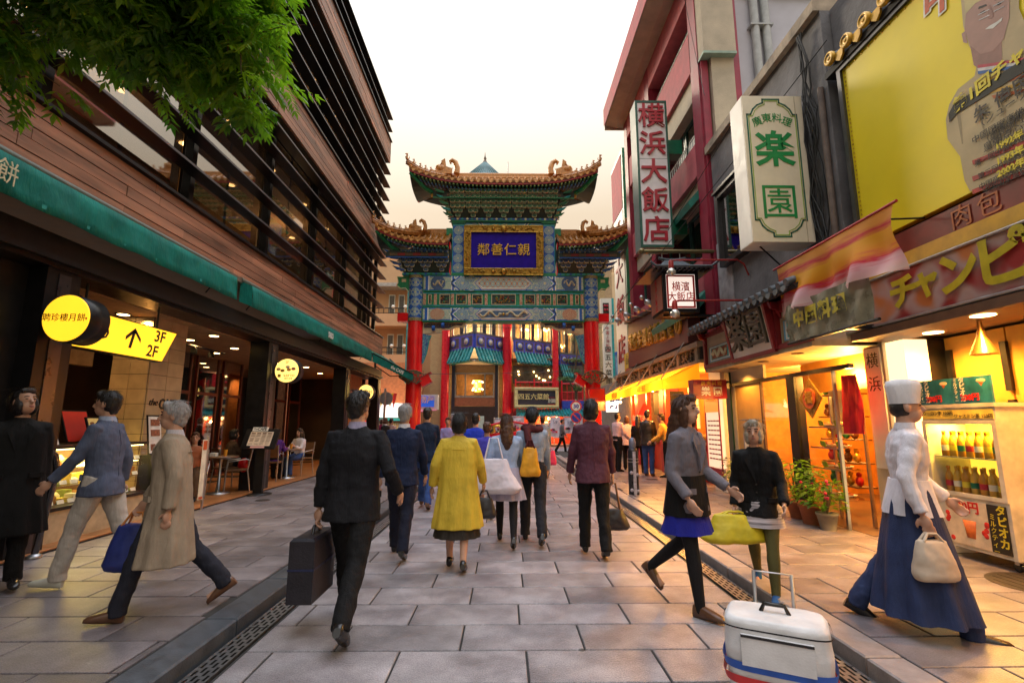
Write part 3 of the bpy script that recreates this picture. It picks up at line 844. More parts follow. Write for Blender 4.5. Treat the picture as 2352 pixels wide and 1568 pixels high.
def roof(x0,x1,rx0,rx1,yf,zf,zr,lift,hip0,hip1,step=.255,side=True):
 """hipped tile roof: eave x0..x1 at y=yf (front) and mirrored behind, ridge rx0..rx1 on y=GY at zr; the eave lifts to each hipped corner"""
 xm0=x0;W=x1-x0;yb=2*GY-yf
 def lifts(x):
  a=0
  if hip0:a=max(a,min(1,max(0,((x0+W*.5 if hip1 else x1)-x)/(W*.5 if hip1 else W))))
  if hip1:a=max(a,min(1,max(0,(x-(x0+W*.5 if hip0 else x0))/(W*.5 if hip0 else W))))
  return lift*a**3
 def ridge_pt(x):
  """where a course running up from the eave at x ends: on the ridge or on the hip"""
  if hip0 and x<rx0:
   t=(x-x0)/(rx0-x0)
  elif hip1 and x>rx1:
   t=(x1-x)/(x1-rx1)
  else:t=1
  return t
 zt=lambda t:zr
 def surf(x,v,back=False):
 # v 0 eave .. 1 ridge; concave
  t=ridge_pt(x)
  vv=v*t
  ze=zf+lifts(x)*(1-vv)**1.5
  z=ze+(zr-zf)*(vv**1.35)
  y=yf+(GY-yf)*vv
  if lifts(x)>0:y-=.10*(lifts(x)/lift)*(1-vv)
  return Vector((x,2*GY-y if back else y,z))
 n=max(3,round(W/step));
 for i in range(n+1):
  x=x0+.05+(W-.1)*i/n
  b=MB()
  b.tube([surf(x,v)+Vector((0,0,.03))for v in(0,.25,.5,.75,1)],.058,seg=7)
  b.obj('tile_course',gate,TILE)
  p=surf(x,0)-Vector((GX,GY,0));put(CAP,'tile_cap',gate,p+Vector((0,-.01,.03)))
  if i<n:
   xm=x0+.05+(W-.1)*(i+.5)/n
   p=surf(xm,0)-Vector((GX,GY,0));sl=math.atan2(surf(xm+.1,0).z-surf(xm-.1,0).z,.2)
   put(DRIP,'drip_tile',gate,p+Vector((0,-.012,-.01)),(0,-sl,0))
   # roof bed (both slopes), with thickness
 N=18
 for back in(False,True):
  b=MB();vs=[];
  for i in range(N+1):
   x=x0+W*i/N
   for v in(0,.33,.66,1):vs.append(surf(x,v,back))
  fs=[(i*4+j,(i+1)*4+j,(i+1)*4+j+1,i*4+j+1)for i in range(N)for j in range(3)]
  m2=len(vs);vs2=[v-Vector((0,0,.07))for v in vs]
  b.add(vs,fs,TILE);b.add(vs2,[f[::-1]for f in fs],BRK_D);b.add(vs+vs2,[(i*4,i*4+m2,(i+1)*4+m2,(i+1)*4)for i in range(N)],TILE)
  b.obj('roof_bed',gate)
  # hipped end slopes
 for on,xe,rx in((hip0,x0,rx0),(hip1,x1,rx1)):
  if not on:continue
  s=-1 if xe==x0 else 1
  b=MB();rows=[]
  for j in range(9):
   u=-1+2*j/8
   y=GY+u*(GY-yf+.10)
   row=[]
   for v in(0,.4,.75,1):
    zz=zf+lift*abs(u)**3*(1-v)**1.5+(zr-zf)*v**1.35
    row.append(Vector((xe+(rx-xe)*v,GY+(y-GY)*(1-v),zz)))
   rows.append(row)
  vs=[p for r_ in rows for p in r_]
  fs=[(i*4+j,(i+1)*4+j,(i+1)*4+j+1,i*4+j+1)for i in range(8)for j in range(3)]
  k=len(vs);vl=[v-Vector((0,0,.07))for v in vs];b.add(vs,fs,TILE);b.add(vl,[f[::-1]for f in fs],BRK_D);b.add(vs+vl,[(i*4,i*4+k,(i+1)*4+k,(i+1)*4)for i in range(8)],TILE)
  b.obj('roof_end',gate)
  for j in range(1,8):
   b=MB();b.tube([p+Vector((0,0,.03))for p in rows[j]],.055,seg=6);b.obj('tile_course',gate,TILE)
   # hip ridge with its row of beasts, front and back
  for f in(1,-1):
   pts=[]
   for v in(0,.2,.4,.6,.8,1):
    p=surf(xe-s*.001,0)*(1-v)+Vector((rx,GY,0))*v
    z=zf+lift*(1-v)**1.6+(zr-zf)*v**1.35
    pts.append(Vector((xe+(rx-xe)*v,GY-f*(GY-yf+.10)*(1-v),z+.10)))
   pts[0]+=Vector((s*.10,-f*.08,.10))
   b=MB();b.tube(pts,[.055,.075,.08,.085,.09,.09],seg=8);b.tube([p+Vector((0,0,.09))for p in pts],.035,seg=6);b.tube([p-Vector((0,0,.07))for p in pts],.06,seg=6)
   b.obj('hip_ridge',gate,TILE)
   if f==1:
    nb=6
    for k in range(nb):
     v=.01+k*.105;i=min(4,int(v*5));fr_=v*5-i
     p=pts[i]*(1-fr_)+pts[i+1]*fr_+Vector((0,0,.10))-Vector((GX,GY,0))
     sc=.85-.04*k if k else 1.0
     put(BEAST,'ridge_beast',gate,p,(0,0,math.atan2(-(GY-yf),s*abs(rx-xe))),(sc,)*3)
    p=pts[3]*.35+pts[4]*.65+Vector((0,0,.07))-Vector((GX,GY,0))
    put(DRAGON,'ridge_dragon',gate,p,(0,0,0 if s>0 else math.pi),(1.0 if side else 1.35,)*3)
    # main ridge
 a0=rx0 if hip0 else x0;a1=rx1 if hip1 else x1
 b=MB();b.box(a0,a1,GY-.07,GY+.07,zr-.1,zr+.14)
 for zz,rad in((zr+.16,.075),(zr+.02,.085),(zr-.08,.09)):b.tube([(a0,GY,zz),(a1,GY,zz)],rad,seg=8)
 b.obj('main_ridge',gate,ORN)
 # eave boards and rafters below
 pts=[surf(x0+W*i/N,0)for i in range(N+1)]
 b=MB();b.loft([[p+Vector((0,.02,-.06)),p+Vector((0,.07,-.06)),p+Vector((0,.07,-.155)),p+Vector((0,.02,-.155))]for p in pts],smooth=False);b.obj('eave_board',gate,RED_D)
 nr=int(W/.155)
 for i in range(nr+1):
  x=x0+.06+(W-.12)*i/nr;p=surf(x,0)-Vector((GX,GY,0))
  put(RAF_S,'square_rafter',gate,p+Vector((0,.06,-.19)),(R(12),0,0))
  if abs(x-(x0+x1)/2)<W/2-.25:put(RAF_R,'round_rafter',gate,p*.985+Vector((0,.22,-.27))-Vector((0,p.z*-.0,0))+Vector((0,0,p.z*.015)),(R(14),0,0))
  # painted purlin board under the rafters
 pf=[surf(x0+W*(.12 if hip0 else.02)+W*(1-(.12 if hip0 else.02)-(.12 if hip1 else.02))*i/8,0)for i in range(9)]
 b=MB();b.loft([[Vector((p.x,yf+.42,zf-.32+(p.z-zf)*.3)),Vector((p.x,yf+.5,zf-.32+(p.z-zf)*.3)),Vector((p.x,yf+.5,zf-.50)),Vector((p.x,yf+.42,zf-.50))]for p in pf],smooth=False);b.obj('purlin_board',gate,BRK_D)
 b=MB()
 for i in range(1,8):
  p=pf[i];b.box(p.x-.16,p.x+.16,yf+.408,yf+.42,zf-.46,zf-.36,CARVE if i%2 else RED_D)
 b.box(pf[0].x,pf[-1].x,yf+.40,yf+.46,zf-.545,zf-.51,GREEN_P if side is False else BLUE_P)
 b.obj('purlin_painting',gate)
 # hipped corner rafters
 for on,xe in((hip0,x0),(hip1,x1)):
  if on:
   s=-1 if xe==x0 else 1
   b=MB();b.tube([(xe-s*1.3,yf+1.0,zf-.34),(xe-s*.55,yf+.45,zf-.12),(xe-s*.02,yf-.02,zf+lift-.20)],[.10,.09,.06],seg=6);b.obj('corner_rafter',gate,GREEN_P)
   b=MB();b.lathe([(.05,-.16),(.07,-.1),(.05,-.02),(.02,0)],(xe-s*.85,yf+.52,zf-.30),GOLD_D,seg=10);b.obj('hanging_bud',gate)
roof(GX-3.74,GX+3.74,GX-1.95,GX+1.95,GY-1.3,10.95,11.72,.50,True,True,side=False)
roof(GX-4.98,GX-2.16,GX-3.05,GX-2.16,GY-1.25,8.46,9.22,.58,True,False)
roof(GX+2.16,GX+4.98,GX+2.16,GX+3.05,GY-1.25,8.46,9.22,.58,False,True)
# lattice fans hung on the columns, red lamp boxes
FANM=mat('pierced_bronze',(.13,.10,.06),rough=.5,metal=.5,var=.4)
def fan(name,cx,label,rz):
 t=thing(name,label,'fan ornament',(cx,GY-.42,2.88),rz,local=True)
 R1,R0=.62,.16;A0,A1=R(33),R(147);N=16
 for rad in(R1,R0+.02):
  b=MB();b.tube([(rad*math.cos(A0+(A1-A0)*i/N),0,rad*math.sin(A0+(A1-A0)*i/N))for i in range(N+1)],.022,seg=6);b.obj('rim',t,FANM)
 for a in(A0,A1):
  b=MB();b.tube([(R0*math.cos(a),0,R0*math.sin(a)),(R1*math.cos(a),0,R1*math.sin(a))],.022,seg=6);b.obj('rim',t,FANM)
 b=MB();rr=random.Random(4)
 vs=[];cells=[]
 nr,na=7,22
 for i in range(nr):
  for j in range(na):
   if rr.random()<.30 and 0<j<na-1:continue
   r0,r1=R0+(R1-R0)*i/nr,R0+(R1-R0)*(i+1)/nr
   a0,a1=A0+(A1-A0)*j/na,A0+(A1-A0)*(j+1)/na
   b.quad((r0*math.cos(a0),-.006,r0*math.sin(a0)),(r1*math.cos(a0),-.006,r1*math.sin(a0)),(r1*math.cos(a1),-.006,r1*math.sin(a1)),(r0*math.cos(a1),-.006,r0*math.sin(a1)))
 b.obj('pierced_panel',t,FANM)
 b=MB();b.box(-.03,.03,.0,.16,.28,.36);b.obj('wall_arm',t,RED)
 return t
fan('fan_ornament',CXL+.02,'pierced bronze fan ornament on the gate column by the teal awning',R(14))
fan('fan_ornament',CXR+.02,'pierced bronze fan ornament above the red box on a gate column',0)
for cx,lab in((CXL,'red lamp box on the gate column by the teal awning'),(CXR,'red lamp box under the bronze fan facing the stall')):
 s=1 if cx<GX else-1
 t=thing('lamp_box',lab,'lamp box',(cx+s*.42,GY-.2,2.9))
 b=MB();b.cbox((cx+s*.5,GY-.15,3.12),(.42,.4,.34),rot=Euler((0,R(-28)*s,0)));b.obj('box',t,RED)
 b=MB();b.cbox((cx+s*.5,GY-.15,3.32),(.48,.46,.04),rot=Euler((0,R(-28)*s,0)));b.obj('lid',t,RED_D)
t=thing('red_cabinet','plain red box cabinet on the gate column below the bronze fan','cabinet',(CXR+.06,GY-.55,1.95))
b=MB();b.bbox(CXR-.24,CXR+.36,GY-.62,GY-.32,1.95,2.78,.02);b.obj('cabinet_body',t,RED)
b=MB();b.tube([(CXR-.23,GY-.63,2.8),(CXR+.35,GY-.63,2.8),(CXR+.35,GY-.63,1.95)],.015,seg=5);b.obj('trim',t,RED_D)
# ------------------------------------------------------------------ cafe building on the left-hand side
WOOD=mat('cedar_cladding',(.32,.155,.095),rough=.5,var=.7,scale=3.2,stretch=(1,.16,1.6),bump=.35,bscale=26,rnd=.26)
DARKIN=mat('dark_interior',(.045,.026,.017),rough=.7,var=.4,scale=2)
BROWN=mat('brown_interior',(.13,.07,.04),rough=.6,var=.3)
REDWOOD=mat('red_wood_frame',(.10,.018,.012),rough=.4,var=.35,scale=5,stretch=(1,1,.2))
CEIL=mat('cafe_ceiling',(.45,.30,.15),rough=.7)
GLASS=glassmat('window_glass',(.50,.50,.50),alpha=.0,floor=.45)
GLASS2=glassmat('clear_glass',(.94,.95,.95),alpha=.85)
TEAL=mat('teal_canvas',(.006,.165,.135),rough=.7,var=.35,scale=2.5,bump=.25,bscale=120,spec=.2,fold=.5)
ALU=mat('brushed_metal',(.45,.45,.46),rough=.35,metal=.9,var=.2)
DL=emit('downlight',(1,.62,.22),14)
DL2=emit('downlight_dim',(1,.58,.2),6)
TILE_B=mat('beige_wall_tile',(.42,.31,.18),rough=.45,var=.2,scale=4,rnd=.1)
bx=-5.15
cafe=thing('cafe_building','dark louvred building with bands of red-brown timber above the teal awnings','building',(-7,10,0))
Y0,Y1=-3.0,20.45
def band(z0,z1,n):
 h=(z1-z0)/n;rr=random.Random(int(z0*10))
 for i in range(n):
  y=Y0-rr.uniform(0,2.4)
  while y<Y1:
   L=2.72 if rr.random()<.7 else 1.36
   a,c=max(y,Y0),min(y+L,Y1);y+=L
   if c-a<.2:continue
   d=rr.uniform(0,.012)
   MB().bbox(0,1,0,1,0,1,.0)
   b=MB();b.box(bx-.06,bx-.012+d,a+.004,c-.004,z0+i*h+.007,z0+(i+1)*h-.007)
   o=b.obj('cladding_plank',cafe,WOOD)
 b=MB();b.box(bx-.5,bx-.061,Y0,Y1,z0,z1);b.obj('spandrel',cafe,BLACKM)
 b=MB();b.box(bx-.5,bx+.06,Y0,Y1+.02,z1+.004,z1+.05);b.obj('sill',cafe,BLACK)
band(4.24,4.98,5);band(8.46,9.42,6);band(12.92,13.90,6)
b=MB();b.box(bx-.3,bx+.10,Y0,Y1,4.14,4.23);b.obj('sill',cafe,mat('weathered_capping',(.16,.14,.10),rough=.7,var=.4))
def blade(z,w=.24,th=.045):
 b=MB();x0=bx-w
 b.prism([(x0,Y0,z+.02),(bx+.04,Y0,z),(bx+.04,Y0,z+th*.7),(x0,Y0,z+th+.05)],(0,Y1-Y0,0))
 o=b.obj('louvre_blade',cafe,BLACK)
 b=MB();b.box(bx+.04,bx+.052,Y0,Y1,z-.004,z+th*.8);b.obj('blade_nosing',o,mat('blade_nosing',(.10,.095,.10),rough=.4,metal=.4))
for z in(5.64,6.26,6.90,7.52,8.10,9.92,10.50,11.10,11.72,12.34,14.40,15.0):blade(z)
gx=bx-.52
for(z0,z1,fl)in((5.03,8.45,4.6),(9.47,12.91,8.9),(13.95,15.0,13.5)):
 k=0;ys=[0.0-2.4]+[0.0+2.74*i-.0 for i in range(0,8)]+[Y1]
 ys=[-2.8,-.08,2.66,5.40,8.14,10.88,13.62,16.36,19.10,Y1-.06]
 for a,c in zip(ys[:-1],ys[1:]):
  b=MB();b.box(gx-.01,gx,a+.1,c-.1,z0,z1);b.obj('window_pane',cafe,GLASS)
  b=MB();b.box(gx-.06,gx-.012,a,a+.07,z0,z1);b.box(gx-.06,gx+.02,a,c,z0,z0+.05);b.box(gx-.06,gx+.02,a,c,z1-.06,z1)
  m_=(a+c)/2
  b.box(gx-.04,gx-.011,m_-.02,m_+.02,z0,z1);b.obj('window_frame',cafe,BLACK)
  b=MB();b.box(bx-.48,bx-.34,c-.06,c+.06,z0,z1);b.obj('steel_post',cafe,BLACK)
  # room behind: floor, back wall, ceiling
 if z1<13:
  b=MB();b.box(-10.2,gx-.07,Y0,Y1-.02,z0-.12,z0-.06);b.obj('room_floor',cafe,BROWN)
  b=MB();b.box(-10.3,-10.2,Y0,Y1,z0,z1+.5);b.obj('room_back_wall',cafe,mat('room_wall',(.36,.23,.12),rough=.8,var=.35,scale=.7))
  b=MB();b.box(-10.2,gx-.07,Y0,Y1-.02,z1-.02,z1+.05);b.obj('room_ceiling',cafe,mat('room_ceiling',(.28,.20,.13),rough=.8))
  for i,y in enumerate([6.5,8.6,10.6,12.8,15,17,19]):
   for x in(-6.5,-8.1):
    b=MB();b.lathe([(.10,-.03),(.10,-.02),(.085,-.028)],(x,y+(x<-7)*.9,z1-.02),seg=14);b.obj('downlight',cafe,DL2)
  lamp('room_lamp','POINT',(-8.2,9,z1-.7),45,size=.2);lamp('room_lamp','POINT',(-7.8,16.5,z1-.7),130,size=.2)
  for i in range(9):
   y=5.0+i*1.75;zt=z0-.06
   b=MB();b.box(-6.9,-6.1,y,y+.7,zt+.70,zt+.73);b.box(-6.53,-6.47,y+.32,y+.38,zt,zt+.7);b.obj('room_table',cafe,BROWN)
   for s in(-.45,.9):
    b=MB();b.box(-6.7,-6.3,y+s,y+s+.36,zt+.42,zt+.46);b.box(-6.7,-6.3,y+s+(.32 if s>0 else 0),y+s+(.36 if s>0 else.04),zt+.46,zt+.85)
    for u in(-6.68,-6.34):
     for v in(0,.32):b.box(u,u+.03,y+s+v,y+s+v+.03,zt,zt+.42)
    b.obj('room_chair',cafe,mat('chair_wood',(.20,.10,.04),rough=.5))
    # lit shelves at the back of the room
  for j in range(3):
   b=MB();b.box(-10.19,-9.95,14.6,19.6,z0+.6+j*.7,z0+.63+j*.7,BROWN)
   for q in range(18):
    b.box(-10.15,-10.0,14.8+q*.26,14.95+q*.26,z0+.64+j*.7,z0+.9+j*.7,emit('shelf_glow',(1,.5,.12),1.6))
   b.obj('lit_shelf',cafe)
b=MB();b.box(-10.4,bx-.3,Y0,Y1-.01,15.08,15.2);b.obj('roof',cafe,BLACK)
b=MB();b.box(-10.4,gx-.1,Y1-.02,Y1+.1,4.2,15.05);b.obj('end_wall',cafe,mat('end_wall',(.10,.085,.08),rough=.7))
for z0,z1 in((4.24,4.98),(8.46,9.42),(12.92,13.9)):
 b=MB();b.box(gx-.08,bx,Y1+.0,Y1+.02,z0,z1);b.obj('end_board',cafe,WOOD)
 # ground floor
PX=bx-.45
posts=[5.55,10.85,16.15,20.25]
for y in posts+[-1.0]:
 b=MB();b.bbox(PX+.02,bx-.02,y-.12,y+.32,.06,3.25,.0);c=b.obj('ground_floor_post',cafe,BLACK)
 b=MB();b.box(bx-.02,bx-.008,y+.02,y+.18,.06,3.2);b.obj('post_edge',c,mat('post_edge',(.07,.065,.075),rough=.3,metal=.6))
b=MB();b.box(PX,bx+.02,Y0,Y1,3.25,3.62);b.box(bx+.02,bx+.10,Y0,Y1,3.30,3.36);b.obj('fascia_beam',cafe,BLACK)
b=MB();b.box(-10.2,bx-.46,Y0,Y1-.1,3.24,3.3);b.obj('cafe_ceiling',cafe,CEIL)
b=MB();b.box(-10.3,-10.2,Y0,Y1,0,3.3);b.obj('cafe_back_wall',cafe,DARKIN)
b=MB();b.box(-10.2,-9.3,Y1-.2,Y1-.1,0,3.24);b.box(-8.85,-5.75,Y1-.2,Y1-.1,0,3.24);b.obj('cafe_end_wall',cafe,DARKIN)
deck=thing('terrace_floor',None,None,kind='structure')
DECK=mat('terrace_tile',(.42,.17,.06),rough=.35,var=.25,scale=5,rnd=.1)
b=MB();b.box(-10.2,-5.12,Y0,Y1,.0,.085);b.obj('terrace_bed',deck,JOINT)
for i in range(26):
 for j in range(6):
  if j>2 and i%2:continue
  b=MB();b.bbox(-5.12-(j+1)*.6+.006,-5.12-j*.6,4.2+i*.6,4.794+i*.6,.08,.10,.003);b.obj('floor_tile',deck,DECK)
  # near bay: glazed doors with red wood frames
for y in(2.2,3.3,4.4):
 b=MB();b.box(-5.75,-5.68,y-.5,y-.42,.1,3.2);b.box(-5.75,-5.68,y+.42,y+.5,.1,3.2);b.box(-5.75,-5.68,y-.42,y+.42,.1,.35);b.box(-5.75,-5.68,y-.42,y+.42,2.3,2.4);b.box(-5.75,-5.68,y-.42,y+.42,3.1,3.2)
 f=b.obj('door',cafe,REDWOOD);b=MB();b.box(-5.73,-5.72,y-.42,y+.42,.35,3.1);b.obj('pane',f,GLASS)
for y in(-.4,.9,3.9,5.0):MB().box(-5.45,-5.38,y-.54,y+.54,.1,3.24).obj('black_stone_panel',cafe,BLACK)
# cafe wall at the back of the counter bay: dark red doors
for y in(6.3,7.3):
 b=MB();b.box(-7.6,-7.5,y-.5,y-.38,.1,2.5);b.box(-7.6,-7.5,y+.38,y+.5,.1,2.5);b.box(-7.6,-7.5,y-.38,y+.38,2.3,2.5);b.box(-7.6,-7.5,y-.38,y+.38,.1,.9)
 f=b.obj('inner_door',cafe,REDWOOD);b=MB();b.box(-7.56,-7.55,y-.38,y+.38,.9,2.3);b.obj('pane',f,GLASS)
b=MB();b.box(-7.62,-7.5,5.0,9.0,2.5,3.24);b.obj('inner_wall',cafe,mat('cream_lobby',(.50,.36,.19),rough=.6))
# beige tiled column
tcx,tcy=-6.15,8.55
col=MB().box(tcx-.3,tcx+.3,tcy-.42,tcy+.42,.1,3.24).obj('tiled_column',cafe,JOINT)
for f in range(13):
 z=.11+f*.242
 for(a0,a1,face)in((tcy-.42,tcy,0),(tcy,tcy+.42,0),(tcx-.3,tcx,1),(tcx,tcx+.3,1)):
  b=MB()
  if face==0:b.box(tcx+.3,tcx+.318,a0+.004,a1-.004,z,z+.235)
  else:b.box(a0+.004,a1-.004,tcy-.438,tcy-.42,z,z+.235)
  b.obj('wall_tile',col,TILE_B)
INK=mat('black_lettering',(.02,.015,.01),rough=.5)
b=text('the',.16,INK,'lettering',cafe,(tcx+.325,tcy-.27,1.83),FACE_L,shear=.3,ext=.006);text('CAFE',.24,INK,'lettering',cafe,(tcx+.325,tcy+.1,1.80),FACE_L,ext=.006,bold=.006,sx=.8)
# tall glazed partitions further in
for y in(11.9,13.1,14.3,17.4,18.6):
 b=MB();b.box(-7.9,-7.84,y-.5,y-.44,.1,3.2);b.box(-7.9,-7.84,y+.44,y+.5,.1,3.2);b.box(-7.9,-7.84,y-.44,y+.44,2.2,2.28);b.box(-7.9,-7.84,y-.44,y+.44,.1,.3)
 f=b.obj('glazed_partition',cafe,REDWOOD);b=MB();b.box(-7.88,-7.87,y-.44,y+.44,.3,3.2);b.obj('pane',f,GLASS)
b=MB();b.box(-6.3,-5.75,19.4,19.55,.1,3.24);b.box(-5.75,-5.66,18.0,19.55,.1,3.24);b.obj('orange_wall',cafe,mat('orange_plaster',(.48,.17,.045),rough=.7,var=.2))
for(x,y)in((-6.0,6.7),(-6.2,7.9),(-6.6,9.6),(-5.9,9.9),(-6.7,10.4),(-6.4,11.6),(-7.2,9.8),(-6.4,13.2),(-6.8,14.6),(-6.3,15.6),(-6.6,17.6),(-7.3,12.4)):
 b=MB();b.lathe([(.115,3.225),(.115,3.238)],(x,y,0),seg=16,m=BLACK);b.lathe([(.085,3.222),(.085,3.224)],(x,y,0),seg=14,m=DL);b.obj('downlight',cafe)
for(x,y,e)in((-6.3,6.8,40),(-5.95,8.1,100),(-6.4,10.2,28),(-6.6,13.6,26),(-6.0,18.4,60)):
 lamp('cafe_lamp','SPOT',(x,y,3.15),e,(1,.56,.20),.08,spot=140)
 # pendant spot bar
b=MB();b.tube([(-6.4,9.3,3.05),(-6.4,11.2,3.05)],.02,seg=6)
for y in(9.5,10.1,10.7):b.lathe([(.02,.0),(.06,-.05),(.065,-.15)],(-6.4,y,3.04),seg=10)
b.obj('spot_rail',cafe,BLACK)
# awnings ---------------------------------------------------------
def awning(y0,y1,label,x=-4.86,zt=4.09,zb=3.68,zr=4.17,pts=None):
 t=thing('teal_awning',label,'awning',((x+bx)/2,(y0+y1)/2,zb),group='teal awnings along the cafe front')
 n=max(8,int((y1-y0)*9));rr=random.Random(int(y0*7)+50)
 ph=[rr.uniform(0,6.28)for _ in range(4)]
 def P(i,v):
  y=y0+(y1-y0)*i/n
  if v<0:q=0
  w=.012*math.sin(y*5.1+ph[0]+v*2)+.009*math.sin(y*11.3+ph[1]-v*3)+.006*math.sin(y*23+ph[2]+v*4)
  return y,w
 vs=[];rows=[(bx+.06,zr,0),(x-.05,zt+.02,.0),(x,zt,.2),(x+.012,zt-.10,.8),(x+.018,zt-.2,1.3),(x+.022,zt-.3,1.7),(x+.024,zb,2.0)]
 for i in range(n+1):
  for(xx,zz,v)in rows:
   y,w=P(i,v);vs.append((xx+w*min(1,v),y,zz+(.006*math.sin(y*7+ph[3])if v==2.0 else 0)))
 k=len(rows)
 fs=[(i*k+j,(i+1)*k+j,(i+1)*k+j+1,i*k+j+1)for i in range(n)for j in range(k-1)]
 vs2=[(a-.006,b_,c-.004)for a,b_,c in vs];m2=len(vs)
 bm=MB();bm.add(vs+vs2,fs+[tuple(q+m2 for q in f)[::-1]for f in fs]+[(i*k+k-1,(i+1)*k+k-1,(i+1)*k+k-1+m2,i*k+k-1+m2)for i in range(n)],smooth=True)
 bm.obj('canvas',t,TEAL)
 for yy in(y0,y1):
  bm=MB();bm.prism([(a,yy-.003,b_)for a,b_,v in rows]+[(bx+.06,yy-.003,zb+.1)],(0,.006,0));bm.obj('end_flap',t,TEAL)
 bm=MB();bm.tube([(bx+.07,y0-.04,zr+.03),(bx+.07,y1+.04,zr+.03)],.055,seg=8);bm.obj('roller',t,mat('roller_cassette',(.10,.12,.10),rough=.5))
 bm=MB();bm.tube([(x-.03,y0,zt-.02),(x-.03,y1,zt-.02)],.018,seg=6);bm.obj('front_bar',t,BLACK)
 bm=MB()
 for yy in(y0+.4,(y0+y1)/2,y1-.4):bm.tube([(bx,yy,3.7),(x-.02,yy,zt-.01)],.014,seg=5)
 bm.obj('folding_arm',t,BLACK)
 return t
a1=awning(-1.5,8.68,'longest teal canvas awning nearest the overhanging leaves, cream character at one end')
a2=awning(9.22,17.75,'middle teal canvas awning with a white handwritten word, above the round signs')
WHITE_T=mat('white_print',(.80,.78,.70),rough=.6)
CREAM_T=mat('cream_print',(.75,.68,.45),rough=.6)
text('餅',.26,CREAM_T,'lettering',a1,(-4.81,4.50,3.87),FACE_L,ext=.003,sx=.8)
text('SARIO',.22,WHITE_T,'lettering',a2,(-4.81,13.45,3.86),FACE_L,ext=.003,sx=.62,bold=.006)
# corner awning that swings out towards the gate
t=thing('teal_awning','short teal awning folding out beside the gate column','awning',(-4.2,18.4,3.1),group='teal awnings along the cafe front')
A=Vector((-4.86,17.95,4.0));B=Vector((-3.50,18.75,3.30));C=Vector((bx+.05,18.0,4.2));D=Vector((bx+.1,20.2,4.2))
vd=Vector((0,0,-.30))
b=MB()
N=14
for i in range(N):
 p,q=A.lerp(B,i/N),A.lerp(B,(i+1)/N);w0=Vector((.01*math.sin(i*1.3),0,0));w1=Vector((.01*math.sin((i+1)*1.3),0,0))
 b.quad(p,q,q+vd*(1-.25*(i+1)/N)+w1,p+vd*(1-.25*i/N)+w0);b.quad(p+Vector((-.01,.01,0)),p+vd+w0+Vector((-.01,.01,0)),q+vd*(1-.25*(i+1)/N)+w1+Vector((-.01,.01,0)),q+Vector((-.01,.01,0)))
E_=Vector((-3.55,19.0,3.32))
b.prism([A,B,E_,D,C],(0,0,-.012))
b.obj('canvas',t,TEAL)
b=MB();b.prism([E_+Vector((-.25,.15,-.02)),D+Vector((.35,-.3,-.12)),D+Vector((.35,-.3,-.42)),E_+Vector((-.25,.15,-.30))],(.01,.01,0));b.obj('rear_flap',t,mat('teal_canvas_back',(.05,.13,.12),rough=.7))
b=MB();b.tube([A+Vector((0,0,.01)),B+Vector((0,0,.01))],.022,seg=6);b.tube([Vector((-5.1,19.2,3.7)),Vector((-4.4,18.9,3.25)),B+Vector((-.1,.1,-.02))],.02,seg=6);b.obj('folding_arm',t,BLACK)
ang=math.atan2((B-A).y,(B-A).x);sl=math.atan2((B-A).z,Vector(((B-A).x,(B-A).y)).length)
mid=A.lerp(B,.6)+Vector((.004,-.018,-.14))
o=text('the CAFE',.17,WHITE_T,'lettering',t,mid,(R(90),0,0),ext=.003,sx=.8,bold=.003)
o.rotation_euler=(Matrix.Rotation(ang,3,'Z')@Matrix.Rotation(-sl,3,'Y')@Matrix.Rotation(R(90),3,'X')).to_euler()
# round drum signs ---------------------------------------------------
YEL=emit('lit_yellow_acrylic',(1,.52,.02),1.0,var=.12)
YEL2=emit('lit_cream_acrylic',(1,.66,.16),1.05,var=.08)
BRN_T=mat('brown_print',(.12,.04,.01),rough=.5)
def drum(y,label,x=-4.86,z=2.64):
 t=thing('round_sign',label,'sign',(x,y,z),local=True,group='round lit signs along the cafe front')
 b=MB();b.lathe([(.262,0),(.272,.01),(.272,.27),(.10,.28)],axis='Y',seg=36);b.obj('drum_case',t,BLACK)
 b=MB();b.lathe([(.262,.001),(.255,-.008),(.0001,-.010)],axis='Y',seg=36,smooth=False);b.obj('lit_face',t,YEL if y<7 else YEL2)
 b=MB();b.box(-.34,-.05,.10,.16,-.03,.03);b.obj('bracket',t,BLACK)
 return t
s1=drum(5.40,'largest looking round yellow sign, with a row of brown Chinese characters')
text('聘珍樓月餅',.094,BRN_T,'lettering',s1,(-.015,-.012,0),ext=.002,spacing=1.02)
b=MB();b.box(.222,.238,-.014,-.011,-.02,.006);b.obj('seal',s1,mat('seal_red',(.6,.1,.02)))
s2=drum(10.98,'round lit sign with 2F and pictured dishes, over the menu stand')
text('2F',.085,BRN_T,'lettering',s2,(0,-.012,.185),ext=.002)
text('sario',.13,BRN_T,'lettering',s2,(.06,-.012,-.10),ext=.002)
text('鄭珍茶樓',.045,BRN_T,'lettering',s2,(.05,-.012,-.18),ext=.002)
b=MB();b.box(-.19,-.12,-.013,-.011,-.15,-.08);b.obj('logo_square',s2,mat('logo_olive',(.45,.30,.02)))
for k,(x,z,c)in enumerate(((-.18,.03,(.8,.5,.2)),(-.09,.0,(.5,.25,.05)),(.05,.02,(.75,.35,.08)),(.15,.04,(.6,.2,.1)),(.02,.08,(.85,.6,.35)))):
 b=MB();b.lathe([(.05,-.011),(.045,-.014),(.0001,-.014)],(x,0,z),axis='Y',seg=12,sy=.7);b.obj('printed_dish',s2,mat('dish%s'%'abcde'[k],c,var=.4,scale=30))
s3=drum(17.3,'farthest and smallest round lit sign, reading The CAFE, beside the gate column',z=2.54)
